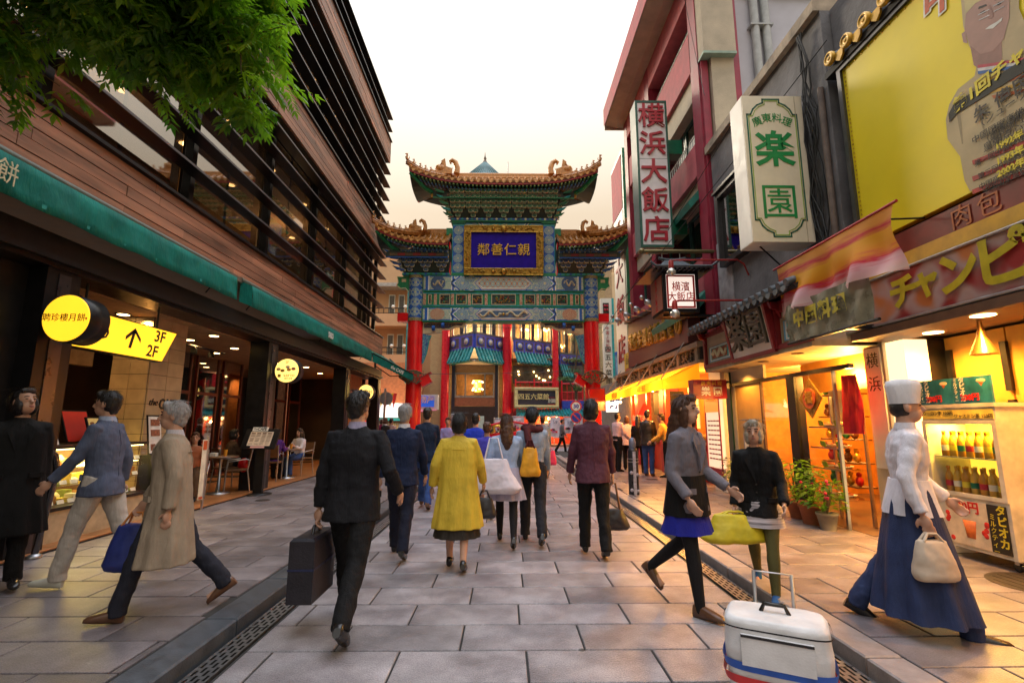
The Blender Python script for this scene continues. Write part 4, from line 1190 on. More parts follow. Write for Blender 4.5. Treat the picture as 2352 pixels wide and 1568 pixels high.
text('The',.10,BRN_T,'lettering',s3,(-.15,-.012,-.01),ext=.002,shear=.4);text('CAFE',.16,BRN_T,'lettering',s3,(.08,-.012,0),ext=.002,sx=.8)
# hanging directory sign (parallelogram)
t=thing('directory_sign','lit yellow slanted sign with an upward arrow, 3F and 2F, hung under the ceiling','sign',(-5.25,6.8,2.4))
xs=-5.22
b=MB();b.prism([(xs,5.7,2.40),(xs,7.50,2.40),(xs,7.78,2.90),(xs,5.7,2.90)],(-.12,0,0));b.obj('sign_case',t,BLACK)
b=MB();b.prism([(xs+.008,5.72,2.415),(xs+.008,7.49,2.415),(xs+.008,7.755,2.885),(xs+.008,5.72,2.885)],(-.006,0,0));b.obj('lit_face',t,YEL)
for y in(6.1,7.4):MB().tube([(xs-.06,y,2.9),(xs-.06,y,3.24)],.015,seg=6).obj('hanger',t,BLACK)
text('io',.36,INK,'lettering',t,(xs+.012,6.30,2.68),FACE_L,ext=.002,shear=.15)
text('茶',.12,INK,'lettering',t,(xs+.012,6.02,2.48),FACE_L,ext=.002)
text('3F',.24,INK,'lettering',t,(xs+.012,7.38,2.765),FACE_L,ext=.002,shear=.15,bold=.004);text('2F',.24,INK,'lettering',t,(xs+.012,7.25,2.53),FACE_L,ext=.002,shear=.15,bold=.004)
b=MB();yy,zz=6.82,2.52
b.prism([(xs+.012,yy-.025,zz),(xs+.012,yy+.025,zz),(xs+.012,yy+.085,zz+.25),(xs+.012,yy+.035,zz+.25)],(-.003,0,0))
for d in(-1,1):
 b.prism([(xs+.012,yy+.065,zz+.29),(xs+.012,yy+.065,zz+.23),(xs+.012,yy+.05+d*.14,zz+.10),(xs+.012,yy+.05+d*.14,zz+.155)],(-.003,0,0))
b.obj('arrow',t,INK)
# counter with cakes --------------------------------------------------
t=thing('cake_counter','glass-fronted cake display counter lit yellow inside the cafe front','display counter',(-5.75,6.7,.1))
CREAMB=mat('counter_panel',(.48,.38,.24),rough=.5)
MB().box(-6.1,-5.35,5.95,7.7,.1,.46).obj('base',t,CREAMB)
MB().box(-6.1,-5.33,5.93,7.72,.46,.50).obj('ledge',t,BLACK)
MB().box(-6.1,-6.06,5.95,7.7,.5,1.2).obj('back',t,BROWN)
MB().box(-6.1,-5.42,5.93,7.72,1.18,1.22).obj('top',t,BLACK)
b=MB();b.box(-6.05,-5.38,5.95,7.7,.72,.735);b.box(-6.05,-5.45,5.95,7.7,.95,.965);b.obj('shelf',t,GLASS2)
b=MB();b.add([(-5.34,5.95,.5),(-5.34,7.7,.5),(-5.42,7.7,1.18),(-5.42,5.95,1.18)],[(0,1,2,3)]);b.obj('front_pane',t,GLASS2)
b=MB();b.box(-6.0,-5.45,6.0,7.65,1.165,1.178);b.box(-6.0,-5.5,6.0,7.65,.94,.948);b.obj('strip_light',t,emit('case_light',(1,.80,.28),5))
rr=random.Random(8)
for k,z in enumerate((.505,.738,.968)):
 for i in range(11):
  for j in range(2):
   y=6.05+i*.15;x=-5.9+j*.22+rr.uniform(-.02,.02)
   b=MB();h=rr.uniform(.05,.13)
   if rr.random()<.5:b.box(x,x+.12,y,y+.10,z,z+h)
   else:b.lathe([(.05,0),(.055,h*.6),(.02,h)],(x+.06,y+.05,z),seg=10)
   b.obj('cake',t,rr.choice([mat('cake_yellow',(.7,.5,.08),var=.4),mat('cake_white',(.75,.7,.55),var=.2),mat('cake_brown',(.35,.16,.04),var=.4),mat('cake_green',(.35,.42,.12),var=.4)]))
  b=MB();b.cbox((-5.48,6.08+i*.15,z+.03),(.005,.10,.05),rot=Euler((0,R(-20),0)));b.obj('price_card',t,WHITE_T)
  # leaning menu board, red brochures and card racks on the counter
def leaning(name,label,x,y,z,w,h,face,cat,rz=0,tilt=-20):
 q=thing(name,label,cat,(x,y,z),rz,local=True)
 b=MB();b.cbox((0,0,h/2),(.02,w,h),rot=Euler((0,R(tilt),0)));b.obj('board',q,BLACK)
 b=MB();b.cbox((.013,0,h/2),(.004,w*.92,h*.92),rot=Euler((0,R(tilt),0)));f=b.obj('printed_sheet',q,face)
 return q
q=leaning('menu_board','cream menu board with rows of pictured dishes leaning on the cake counter',-5.55,7.0,1.22,.55,.36,mat('menu_cream',(.72,.60,.22),var=.1),'menu board')
for r_ in range(3):
 for c_ in range(5):
  b=MB();zl=.08+r_*.095;b.lathe([(.036,0),(.03,.006),(.0001,.008)],(0,0,0),axis='X',seg=10);b.v=[(x+.017-(zl-.18)*math.tan(R(20)),y-.2+c_*.1,z*.6+zl)for x,y,z in b.v];b.obj('printed_dish',q,mat('dish_brown',(.3,.12,.03),var=.5,scale=40))
q=leaning('red_leaflet_holder','red leaflet board with pale lettering behind the menu on the counter',-5.85,6.9,1.22,.42,.46,mat('leaflet_red',(.55,.02,.02),var=.15),'leaflet board')
text('2 階',.1,WHITE_T,'lettering',q,(.02-.1,0,.38),FACE_L,ext=.002);text('sario',.11,CREAM_T,'lettering',q,(.02-.04,0,.22),FACE_L,ext=.002)
q=leaning('card_rack','small white price card with a red heading at the counter end',-5.5,6.1,1.22,.26,.20,mat('card_white',(.75,.72,.68)),'card')
MB().cbox((.03-.02,0,.155),(.004,.24,.06),rot=Euler((0,R(-20),0))).obj('red_heading',q,mat('leaflet_red',(.55,.02,.02)))
q=leaning('poster_stand','white poster stand with food photographs beside the tiled column',-5.55,8.0,1.0,.30,.62,mat('card_white',(.75,.72,.68)),'poster stand',tilt=-8)
for z_,y_ in((.12,-.06),(.12,.07),(.34,0),(.5,0)):
 MB().cbox((.02-(z_-.3)*.14,y_,z_),(.004,.1 if z_<.2 else.2,.1),rot=Euler((0,R(-8),0))).obj('printed_photo',q,mat('photo_brown',(.25,.09,.05),var=.6,scale=25))
MB().box(-.12,.10,-.1,.1,-.9,.0).obj('stand_foot',q,BLACK)
# curved barrier rail in front of the counter
t=thing('barrier_rail','dark curved metal tube rail at the end of the cake counter','rail',(-4.95,6.1,.1))
b=MB();b.tube([(-5.02,5.62,.10),(-4.98,5.64,.55),(-4.95,5.66,1.0),(-4.96,5.63,1.14),(-5.02,5.56,1.22),(-5.12,5.46,1.25),(-5.5,5.40,1.25)],.032,seg=10);b.obj('tube',t,mat('gunmetal',(.12,.12,.14),rough=.25,metal=.9))
MB().lathe([(.07,.08),(.07,.10),(.035,.12)],(-5.02,5.62,0),seg=14).obj('foot',t,ALU)
# menu stand ----------------------------------------------------------
t=thing('menu_stand','black menu stand with a cream lit menu, on a post with a round foot','menu stand',(-4.98,10.35,SWZ))
MB().lathe([(.26,SWZ),(.26,SWZ+.02),(.05,SWZ+.03)],(-4.98,10.35,0),seg=24).obj('foot',t,BLACK)
b=MB();b.box(-5.07,-4.89,10.31,10.39,SWZ+.02,1.0);b.obj('post',t,BLACK)
mrot=Euler((R(-24),0,R(-8)))
b=MB();b.cbox((-4.98,10.30,1.17),(.74,.04,.42),rot=mrot);b.obj('board',t,BLACK)
dn=mrot.to_matrix()@Vector((0,-1,0))
b=MB();b.cbox(Vector((-4.98,10.30,1.165))+dn*.024,(.50,.006,.30),rot=mrot);b.obj('menu_sheet',t,mat('menu_sheet',(.75,.6,.45),rough=.6))
up=mrot.to_matrix()@Vector((0,0,1));rt=mrot.to_matrix()@Vector((1,0,0))
b=MB();b.cbox(Vector((-4.98,10.30,1.17))+dn*.03+up*.20-rt*.06,(.34,.008,.085),rot=mrot);b.obj('title_card',t,WHITE_T)
b=MB();b.cbox(Vector((-4.98,10.30,1.17))+dn*.03-up*.185,(.30,.008,.04),rot=mrot);b.obj('footer_card',t,mat('pink_card',(.7,.4,.38)))
tr=(mrot.to_matrix()@Matrix.Rotation(R(90),3,'X')).to_euler()
text('The',.06,INK,'lettering',t,Vector((-4.98,10.30,1.17))+dn*.036+up*.20-rt*.17,tr,ext=.001,shear=.3);text('CAFE',.085,INK,'lettering',t,Vector((-4.98,10.30,1.17))+dn*.036+up*.20-rt*.02,tr,ext=.001,bold=.002)
for c_ in range(4):
 for r_ in range(9):
  if c_<2 and r_ in(3,7):continue
  b=MB();b.cbox(Vector((-4.98,10.30,1.17))+dn*.028+rt*(-.18+c_*.12)+up*(.11-r_*.028),(.085,.002,.018 if r_==0 else.006),rot=mrot);b.obj('menu_line',t,BRN_T)
t=thing('pennant_post','slim white upright banner strip at the terrace edge','banner',(-5.02,8.55,SWZ))
b=MB();b.box(-5.03,-5.01,8.53,8.57,SWZ,1.28);b.obj('pole',t,ALU)
b=MB();b.box(-5.012,-5.006,8.40,8.52,.25,1.22);b.obj('banner_cloth',t,mat('banner_strip',(.8,.75,.6),rough=.6))
b=MB();b.box(-5.005,-5.003,8.41,8.51,1.05,1.20);b.box(-5.005,-5.003,8.41,8.51,.26,.30);b.obj('red_mark',t,mat('seal_red',(.6,.1,.02)))
# ------------------------------------------------------------------ right-hand side: yellow-billboard shop, grey stucco restaurant, pink restaurant
GREYST=mat('grey_rough_stucco',(.17,.165,.17),rough=.85,var=.35,scale=2.2,bump=1.0,bscale=13)
PINK=mat('pink_stucco',(.52,.13,.15),rough=.75,var=.25,scale=2.5,bump=.6,bscale=40)
PINK_D=mat('crimson_paint',(.30,.022,.05),rough=.5,var=.3,scale=3,bump=.2)
CREAMW=mat('cream_render',(.50,.43,.32),rough=.8,var=.22,scale=1.8,bump=.5,bscale=45)
PALEB=mat('pale_blue_render',(.50,.50,.56),rough=.8,var=.12,scale=1.5)
GREENB=mat('green_enamel',(.01,.16,.085),rough=.35,var=.25)
GREY_PIPE=mat('grey_pipe',(.40,.42,.42),rough=.5,var=.2)
WIREM=mat('black_cable',(.02,.02,.02),rough=.6)
WARMW=mat('warm_wall',(.60,.27,.035),rough=.7,var=.15)
WARMIN=mat('warm_interior',(.56,.24,.04),rough=.7,var=.25)
YBILL=mat('yellow_vinyl',(.88,.70,.008),rough=.5,var=.10,scale=.9,bump=.15,bscale=3)
OFFW=mat('sign_white',(.78,.75,.68),rough=.4,var=.06)
SIGNR=mat('sign_red',(.42,.012,.03),rough=.4,var=.15)
SIGNG=mat('sign_green',(.01,.26,.07),rough=.4,var=.15)
SLATE=mat('slate_grey_tile',(.09,.11,.125),rough=.45,var=.4,scale=12,rnd=.2)
# --- billboard shop
shop=thing('champion_shop','nearest shop with a huge yellow chef billboard over a warm lit front','shop',(5.6,3,0))
MB().box(4.86,9,-3,6.42,2.62,7.6).obj('upper_wall',shop,GREYST)
MB().box(7.4,7.5,-3,6.4,0,2.62).obj('back_wall',shop,WARMIN)
MB().box(5.2,7.4,-3,6.4,2.60,2.62).obj('shop_ceiling',shop,mat('brown_soffit',(.22,.11,.045),rough=.7))
MB().box(4.62,5.2,-3,6.42,2.56,2.66).obj('soffit',shop,BROWN)
MB().box(5.35,7.5,6.30,6.42,0,2.6).obj('side_wall',shop,WARMIN)
fl=MB().box(5.6,7.5,-3,6.4,0,.09).obj('shop_floor',shop,BROWN)
# front: warm panels behind the fridge, dark jamb, glowing white pillar
for k,(ya,yb)in enumerate(((-1.0,1.2),(1.22,2.7),(2.72,4.2),(4.22,5.36),(5.38,6.14))):
 MB().box(5.62,5.70,ya,yb,.09,2.56).obj('wall_panel',shop,WARMW)
for y in(5.39,6.08):
 for z0,z1 in((.95,1.75),(1.85,2.4)):MB().box(5.58,5.62,y-.04,y+.03,z0,z1).obj('door_handle',shop,BLACK)
MB().box(5.40,5.72,6.15,6.30,.09,2.56).obj('dark_jamb',shop,BLACK)
MB().box(5.04,5.34,6.08,6.38,.07,2.54).obj('lit_pillar',shop,emit('lit_pillar_white',(1,.74,.36),1.2))
MB().box(5.03,5.30,6.42,6.78,.07,2.56).obj('pillar',shop,CREAMW)
p=MB().box(5.01,5.03,6.46,6.74,.9,2.5).obj('white_signboard',shop,OFFW)
vtext('横浜',.22,.32,INK,'lettering',shop,(5.006,6.60,2.32),FACE_R,ext=.002)
MB().box(5.50,5.6,3.8,4.95,.09,1.42).obj('dark_cabinet_front',shop,BROWN)
for(x,y,e)in((4.78,4.75,260),(4.95,2.9,220),(5.1,5.7,210)):
 MB().lathe([(.10,2.556),(.10,2.552),(.0001,2.551)],(x,y,0),DL,seg=16).obj('downlight',shop)
 lamp('shop_lamp','SPOT',(x,y,2.52),e,(1,.44,.07),.08,spot=160)
b=MB();b.lathe([(.02,0),(.025,-.10),(.035,-.12),(.035,-.16),(.11,-.34),(.115,-.36)],(4.98,5.0,2.56),seg=18,m=mat('brass',(.6,.35,.12),rough=.3,metal=.9));b.lathe([(.11,-.352),(.0001,-.353)],(4.98,5.0,2.56),DL,seg=16);b.obj('pendant_spot',shop)
lamp('pendant_lamp','SPOT',(4.98,5.0,2.14),60,(1,.55,.14),.06,spot=120)
# dragon-cap tile eave over the billboard
for i in range(14):
 y=6.2-i*.34
 b=MB();b.tube([(4.62,y,6.60),(5.1,y,6.86)],.075,seg=8,m=SLATE);b.lathe([(.095,0),(.095,-.05),(.07,-.055),(.065,-.045),(.03,-.045),(.02,-.055)],(4.64,y,6.61),mat('gold_glaze',(.60,.34,.03),rough=.35,metal=.2,var=.35),seg=16,axis='X')
 b.obj('round_tile',shop)
 b=MB();b.prism([(4.62,y-.26,6.60),(4.62,y-.08,6.60),(4.62,y-.10,6.50),(4.62,y-.17,6.44),(4.62,y-.24,6.50)],(.03,0,0));b.obj('drip_tile',shop,mat('gold_glaze',(.60,.34,.03)))
MB().box(4.66,5.2,-2,6.4,6.42,6.52).obj('eave_board',shop,BLACKM)
bb=thing('billboard','huge yellow vinyl billboard with a smiling chef figure and rows of small text','billboard',(4.7,3,3.84))
MB().box(4.72,4.82,-2.5,6.14,3.80,6.40).obj('panel',bb,YBILL)
for(a,c,d,e)in((-2.5,6.2,6.36,6.43),(6.13,6.2,3.74,6.36)):
 MB().box(4.68,4.83,a,c,d,e).obj('frame',bb,mat('dark_alu',(.10,.10,.11),rough=.4,metal=.7))
b=MB()
for i in range(40):b.lathe([(.012,0),(.012,-.006)],(4.718,6.09,3.9+i*.063),seg=6,axis='X')
for i in range(30):b.lathe([(.012,0),(.012,-.006)],(4.718,6.0-i*.12,6.33),seg=6,axis='X')
b.obj('eyelet',bb,GOLD,kind='stuff')
bxp=4.712
# chef print: a generic smiling cook, printed flat in layers
def pp(pts,m,name,d=.0):
 """flat print from (px,py) survey points on the billboard plane"""
 q=[AX(a,c,4.712-d)for a,c in pts]
 b=MB();b.add([(4.714-d,v.y,v.z)for v in q],[tuple(range(len(q)))]);return b.obj(name,bb,m)
UNI=mat('print_uniform',(.50,.40,.22),rough=.6,var=.25,scale=2.2)
SKIN_P=mat('print_skin',(.42,.25,.20),rough=.6,var=.12)
pp([(2205,-20),(2212,60),(2225,105),(2245,140),(2238,175),(2200,205),(2180,240),(2172,275),(2176,320),(2205,360),(2215,415),(2228,440),(2330,400),(2420,365),(2420,60),(2370,90),(2340,20),(2340,-60),(2290,-90),(2215,-60)],UNI,'chef_uniform_print',.002)
pp([(2218,30),(2215,70),(2228,105),(2252,125),(2280,118),(2305,90),(2318,40),(2318,-10),(2280,-20),(2230,-5)],SKIN_P,'chef_face_print',.004)
pp([(2212,-10),(2218,32),(2240,8),(2285,-16),(2322,-20),(2330,-90),(2260,-120),(2205,-80)],mat('print_hat',(.56,.48,.22),rough=.6,var=.2),'chef_hat_print',.005)
pp([(2262,68),(2280,66),(2300,48),(2302,40),(2290,50),(2272,60)],WHITE_T,'smile_print',.006)
pp([(2246,22),(2266,14),(2264,10),(2248,16)],INK,'brow_print',.006);pp([(2284,2),(2304,-6),(2302,-10),(2284,-3)],INK,'brow_print',.006)
for k_,(a_,b_)in enumerate((((2195,250),(2212,330)),((2230,215),(2262,300)),((2300,240),(2310,300)),((2340,130),(2352,200)))):
 pp([a_,(a_[0]+10,a_[1]+4),b_,(b_[0]-3,b_[1]+2)],mat('print_fold',(.36,.28,.15)),'uniform_fold_print',.003)
pp([(2216,72),(2208,78),(2212,98),(2222,100)],SKIN_P,'ear_print',.004);pp([(2228,105),(2252,125),(2280,118),(2300,95),(2302,140),(2250,160),(2236,150)],mat('print_shade_skin',(.34,.19,.15)),'neck_print',.003)
for e_ in((2246,34),(2280,14)):pp([(e_[0],e_[1]),(e_[0]+26,e_[1]-13),(e_[0]+26,e_[1]-11),(e_[0],e_[1]+2)],ALU,'glasses_print',.007);pp([(e_[0]+2,e_[1]+12),(e_[0]+26,e_[1]),(e_[0]+26,e_[1]+2),(e_[0]+2,e_[1]+14)],ALU,'glasses_print',.007)
pp([(2250,30),(2256,32),(2264,28),(2260,24)],INK,'eye_print',.006);pp([(2286,12),(2292,13),(2300,8),(2294,5)],INK,'eye_print',.006)
pp([(2268,42),(2276,44),(2282,38),(2274,12),(2270,14)],mat('print_shade_skin',(.34,.19,.15)),'nose_print',.006)
for k,(dy,c)in enumerate(((0,(.55,.08,.1)),(7,(.7,.7,.66)),(14,(.05,.15,.4)))):
 pp([(2245,150+dy),(2300,142+dy),(2420,120+dy),(2420,128+dy),(2300,149+dy),(2246,157+dy)],mat('ribbon%s'%'abc'[k],c),'medal_ribbon_print',.006)
for k in range(4):
 pp([(2235+k*14,190+k*10),(2420,130+k*20),(2420,137+k*20),(2240+k*14,197+k*10)],mat('sash_red',(.48,.12,.03),var=.3)if k%2 else mat('sash_gold',(.6,.36,.05),var=.3),'sash_print',.005)
RDK=mat('print_red',(.38,.03,.02),rough=.5)
for(y0_,a)in((335,0),(372,1),(402,2)):
 pp([(2232,y0_+34),(2420,y0_-38),(2420,y0_-28),(2234,y0_+44)],RDK,'red_rule_print',.008)
def bt(s,size,m,px,py,d=.012,bold=0,shear=0,**kw):
 v=AX(px,py,4.70);return text(s,size,m,'lettering',bb,(4.712-d,v.y,v.z),FACE_R,ext=.001,bold=bold,shear=shear,align='LEFT',**kw)
BLK=INK
def tilt(o,deg):o.rotation_euler=(Matrix.Rotation(R(-90),3,'Z')@Matrix.Rotation(R(90),3,'X')@Matrix.Rotation(R(deg),3,'Z')).to_euler()
pp([(2178,262),(2190,240),(2420,90),(2420,122),(2196,262),(2180,282)],mat('print_black',(.02,.02,.01)),'black_swoosh_print',.009)
YT=mat('print_yellow',(.75,.62,.03),rough=.5)
tilt(bt('第1回チャンピオン',.165,YT,2188,250,bold=.006,shear=.1),5)
o=bt('朱 偉民',.17,BLK,2236,274,bold=.002);tilt(o,4)
tilt(bt('（シューウイミン）',.10,BLK,2240,294),3)
for s_,sz,x_,y_ in(('点心部門',.085,2276,298),('中国国家高級技師 特級点心師',.085,2232,320),('（調理部門の最高位）',.078,2256,322),('皇朝点心部料理長',.095,2258,337)):
 bt(s_,sz,BLK,x_,y_+6)
for s_,x_,y_ in(('1992年',2286,345),('1993年',2288,378),('2002年',2290,406)):bt(s_,.085,YT,x_,y_-4,bold=.004)
for s_,x_,y_ in(('第一回中国料理世界大会点心部門個人優勝',2238,379),('第三回中国料理全国大会点心個人優勝',2246,408),('中国商工連合会中国料理協会',2248,432),('中国国家高級技師の講師',2258,440)):bt(s_,.07,BLK,x_,y_)
ORD=mat('print_orange_red',(.55,.09,.02),rough=.5)
v=AX(2112,32,4.70)
for dd,m_,bo in((0,WHITE_T,.03),(.004,ORD,.008)):
 o=text('中国',.52,m_,'lettering',bb,(4.709-dd,v.y,v.z),FACE_R,ext=.001,bold=bo,align='LEFT',shear=.15)
 # bands under the billboard
sb=thing('shop_banner','banner strip with big yellow katakana and pork bun picture over the shop front','banner',(4.7,3,2.7))
MB().box(4.72,4.85,-2.5,6.5,3.46,3.735).obj('dark_red_band',sb,mat('maroon_band',(.19,.03,.02),rough=.45,var=.4,scale=3))
MB().box(4.66,4.85,-2.5,6.6,3.28,3.455).obj('yellow_band',sb,mat('amber_band',(.60,.33,.02),rough=.5,var=.2))
n=60;b=MB();vs=[]
for i in range(n+1):
 y=-2.5+10.3*i/n
 for z_,k in((3.27,0),(3.1,.6),(2.9,1),(2.69,.7)):
  vs.append((4.64+k*(.010*math.sin(y*9+z_*6)+.008*math.sin(y*21-z_*9)),y,z_))
fs=[(i*4+j,(i+1)*4+j,(i+1)*4+j+1,i*4+j+1)for i in range(n)for j in range(3)]
def _ban(n_,b_):
 t=n_.nodes.new('ShaderNodeTexCoord');s=n_.nodes.new('ShaderNodeSeparateXYZ');n_.links.new(t.outputs['Object'],s.inputs[0])
 x=n_.nodes.new('ShaderNodeTexNoise');x.inputs['Scale'].default_value=2.2;n_.links.new(t.outputs['Object'],x.inputs['Vector'])
 r=n_.nodes.new('ShaderNodeValToRGB');r.color_ramp.interpolation='EASE'
 r.color_ramp.elements[0].position=.38;r.color_ramp.elements[0].color=(.30,.03,.03,1)
 r.color_ramp.elements[1].position=.52;r.color_ramp.elements[1].color=(.42,.30,.28,1)
 e=r.color_ramp.elements.new(.70);e.color=(.50,.17,.05,1)
 n_.links.new(x.outputs['Fac'],r.inputs[0]);n_.links.new(r.outputs[0],b_.inputs['Base Color'])
b.add(vs,fs,smooth=True);b.obj('printed_vinyl',sb,nodemat('printed_banner',_ban,.35))
YK=mat('katakana_yellow',(.48,.40,.02),rough=.45)
for ch,px_,py_,sz in(('チ',2075,672,.40),('ャ',2128,648,.36),('ン',2200,628,.48),('ピ',2300,600,.55),('オ',2420,560,.55)):
 v=AX(px_,py_+2,4.62);text(ch,sz,YK,'lettering',sb,(4.612,v.y,v.z-.0),FACE_R,ext=.002,bold=.018)
text('肉包',.26,mat('faint_orange_print',(.42,.12,.03),rough=.5),'lettering',sb,(4.712,4.6,3.59),FACE_R,ext=.001,spacing=1.3)
for i in range(4):
 MB().tube([(4.64,-1+i*2.6,2.69),(4.8,-1+i*2.6,2.62)],.012,seg=5).obj('hook',sb,ALU)
MB().tube([(4.625,-2.5,3.27),(4.625,7.8,3.27)],.016,seg=6).obj('upper_rod',sb,ALU)
MB().tube([(4.63,-2.5,2.69),(4.63,7.8,2.69)],.016,seg=6).obj('lower_rod',sb,ALU)
fl_=thing('hanging_cloth_banner','waving red, orange and pink printed cloth hung over the sidewalk','cloth banner',(4.3,6.6,3.0))
def _flag(n_,b_):
 t_=n_.nodes.new('ShaderNodeTexCoord');s_=n_.nodes.new('ShaderNodeSeparateXYZ');n_.links.new(t_.outputs['Object'],s_.inputs[0])
 x_=_noise(n_,3.0,4,stretch=(1,.35,3))
 h_=math_node(n_,'ADD',math_node(n_,'MULTIPLY',s_.outputs['Z'],1.3),math_node(n_,'MULTIPLY_ADD',x_.outputs['Fac'],.42,-.11))
 r_=n_.nodes.new('ShaderNodeValToRGB');els=[(0,(.62,.08,.12)),(.12,(.80,.60,.58)),(.34,(.84,.50,.56)),(.44,(.66,.02,.06)),(.52,(.82,.32,.01)),(.74,(.84,.42,.02)),(.84,(.60,.02,.06)),(.95,(.82,.36,.06))]
 r_.color_ramp.elements[0].color=(*els[0][1],1);r_.color_ramp.elements[1].position=els[-1][0];r_.color_ramp.elements[1].color=(*els[-1][1],1)
 for p_,c_ in els[1:-1]:e_=r_.color_ramp.elements.new(p_);e_.color=(*c_,1)
 n_.links.new(h_,r_.inputs[0]);n_.links.new(r_.outputs[0],b_.inputs['Base Color'])
 tr_=n_.nodes.new('ShaderNodeBsdfTranslucent');mx_=n_.nodes.new('ShaderNodeMixShader');mx_.inputs[0].default_value=.4;o_=[q for q in n_.nodes if q.type=='OUTPUT_MATERIAL'][0]
 n_.links.new(r_.outputs[0],tr_.inputs[0]);n_.links.new(b_.outputs[0],mx_.inputs[1]);n_.links.new(tr_.outputs[0],mx_.inputs[2]);n_.links.new(mx_.outputs[0],o_.inputs[0])
FLAG=nodemat('printed_cloth',_flag,.6)
b=MB();vs=[];n=50
for i in range(n+1):
 for k in range(15):
  u,v=i/n,k/14
  vs.append((4.02+.10*math.sin(u*13+v*2)*v+.05*math.sin(u*29-v*3)*v-.04*v,4.75+2.25*u+.05*math.sin(v*5+u*4),3.74-.72*v+.03*math.sin(u*9)*v))
b.add(vs,[(i*15+j,(i+1)*15+j,(i+1)*15+j+1,i*15+j+1)for i in range(n)for j in range(14)],smooth=True)
o=b.obj('cloth',fl_,FLAG)
MB().tube([(4.02,4.7,3.75),(4.02,7.05,3.75)],.016,seg=6).obj('rod',fl_,SIGNR)
for y in(5.2,6.8):MB().tube([(4.02,y,3.75),(4.74,y,3.78)],.012,seg=5).obj('arm',fl_,BLACK)
cb=thing('crinkled_banner','crinkled dark banner with yellow Chinese characters beside the red-framed sign','banner',(4.0,7.0,2.6))
n=40;b=MB();vs=[]
for i in range(n+1):
 y=5.13+1.62*i/n
 for k in range(7):
  z_=2.60+.52*k/6;a_=math.atan2(z_-2.62,6.75-y+.05)
  vs.append((3.98+.022*math.sin(a_*34)*(1-min(1,(6.75-y)/.9))+.012*math.sin(y*17+k),y,z_))
fs=[(i*7+j,(i+1)*7+j,(i+1)*7+j+1,i*7+j+1)for i in range(n)for j in range(6)]
b.add(vs,fs,smooth=True);b.obj('vinyl',cb,mat('olive_vinyl',(.20,.19,.13),rough=.28,var=.5,scale=4))
for i,ch in enumerate('中国料理'):text(ch,.24,YK,'lettering',cb,(3.945,6.43-i*.27,2.87),FACE_R,ext=.002,bold=.012)
MB().tube([(3.99,5.08,2.59),(3.99,6.79,2.59)],.02,seg=6).obj('rod',cb,BLACK)
MB().box(3.99,4.75,6.02,6.08,2.66,2.72).obj('bracket',cb,BLACK)
# --- grey stucco restaurant
grey=thing('grey_restaurant','grey rough-stucco restaurant with a tiled red-framed fascia and amber window','restaurant',(5,8.4,0))
MB().box(4.72,9,6.44,10.42,3.5,7.62).obj('stucco_wall',grey,GREYST)
MB().box(4.62,9,6.44,10.5,7.62,7.80).obj('coping',grey,mat('stained_coping',(.36,.29,.21),rough=.8,var=.5,scale=4))
MB().box(4.70,5.1,9.75,10.42,2.4,5.4).obj('end_pier',grey,mat('pale_stucco',(.34,.33,.34),rough=.85,var=.3,bump=.8,bscale=16))
# upper window box
w=MB().box(4.56,4.74,7.9,10.0,4.74,4.84).box(4.56,4.74,7.9,10.0,6.26,6.36).box(4.56,4.74,7.9,7.98,4.84,6.26).box(4.56,4.74,9.92,10.0,4.84,6.26).box(4.56,4.74,8.92,8.99,4.84,6.26).obj('window_frame',grey,mat('dark_bronze_frame',(.05,.05,.055),rough=.4,metal=.5))
MB().box(4.64,4.65,7.98,9.92,4.84,6.26).obj('window_pane',grey,GLASS)
MB().box(4.715,4.72,7.98,9.92,4.84,6.26).obj('window_blind',grey,mat('dark_blind',(.06,.065,.08),rough=.8,var=.4))
MB().box(4.5,4.74,7.85,10.05,6.37,6.42).obj('window_hood',grey,BLACK)
# fascia
FX=4.12
MB().box(FX+.06,4.75,6.5,10.05,2.60,3.30).obj('fascia',grey,CREAMW)
MB().box(FX+.02,5.4,6.5,10.1,2.52,2.60).obj('soffit',grey,mat('cream_soffit',(.45,.36,.22),rough=.6))
for(a,c,d,e)in((6.5,10.08,2.585,2.66),(6.5,10.08,3.22,3.30),(10.0,10.08,2.66,3.22),(6.5,8.70,3.14,3.22)):
 MB().box(FX,FX+.06,a,c,d,e).obj('red_frame',grey,mat('maroon_frame',(.22,.015,.02),rough=.4,var=.3))
MRN=MATS['maroon_frame']
for y in(8.78,7.32):MB().box(FX-.02,FX+.06,y-.04,y+.04,2.60,3.28).obj('red_stile',grey,MRN)
for(a,c)in((8.88,9.95),(6.5,7.24)):
 zz=2.68
 for k,m_ in enumerate((mat('panel_ochre',(.40,.30,.14)),SKY_P,WHITE_P,TEAL_P,mat('panel_terracotta',(.33,.10,.04),rough=.6,var=.3))):
  MB().box(FX+.055-k*.004,FX+.06,a+k*.05,c-k*.05,zz+k*.018,3.02-k*.018).obj('panel_border',grey,m_)
 b=MB();pts=[(FX+.03,c-.28-(c-a-.5)*t/12,2.85+.07*math.sin(t*1.1))for t in range(13)];b.tube(pts,[.02+.014*math.sin(t/12*3)for t in range(13)],seg=5);b.ball(pts[0],.045,seg=6,rings=4);b.obj('dragon_motif',grey,CREAM_P)
 MB().box(FX+.04,FX+.06,a+.04,c-.04,3.06,3.13).obj('stucco_strip',grey,CREAMW)
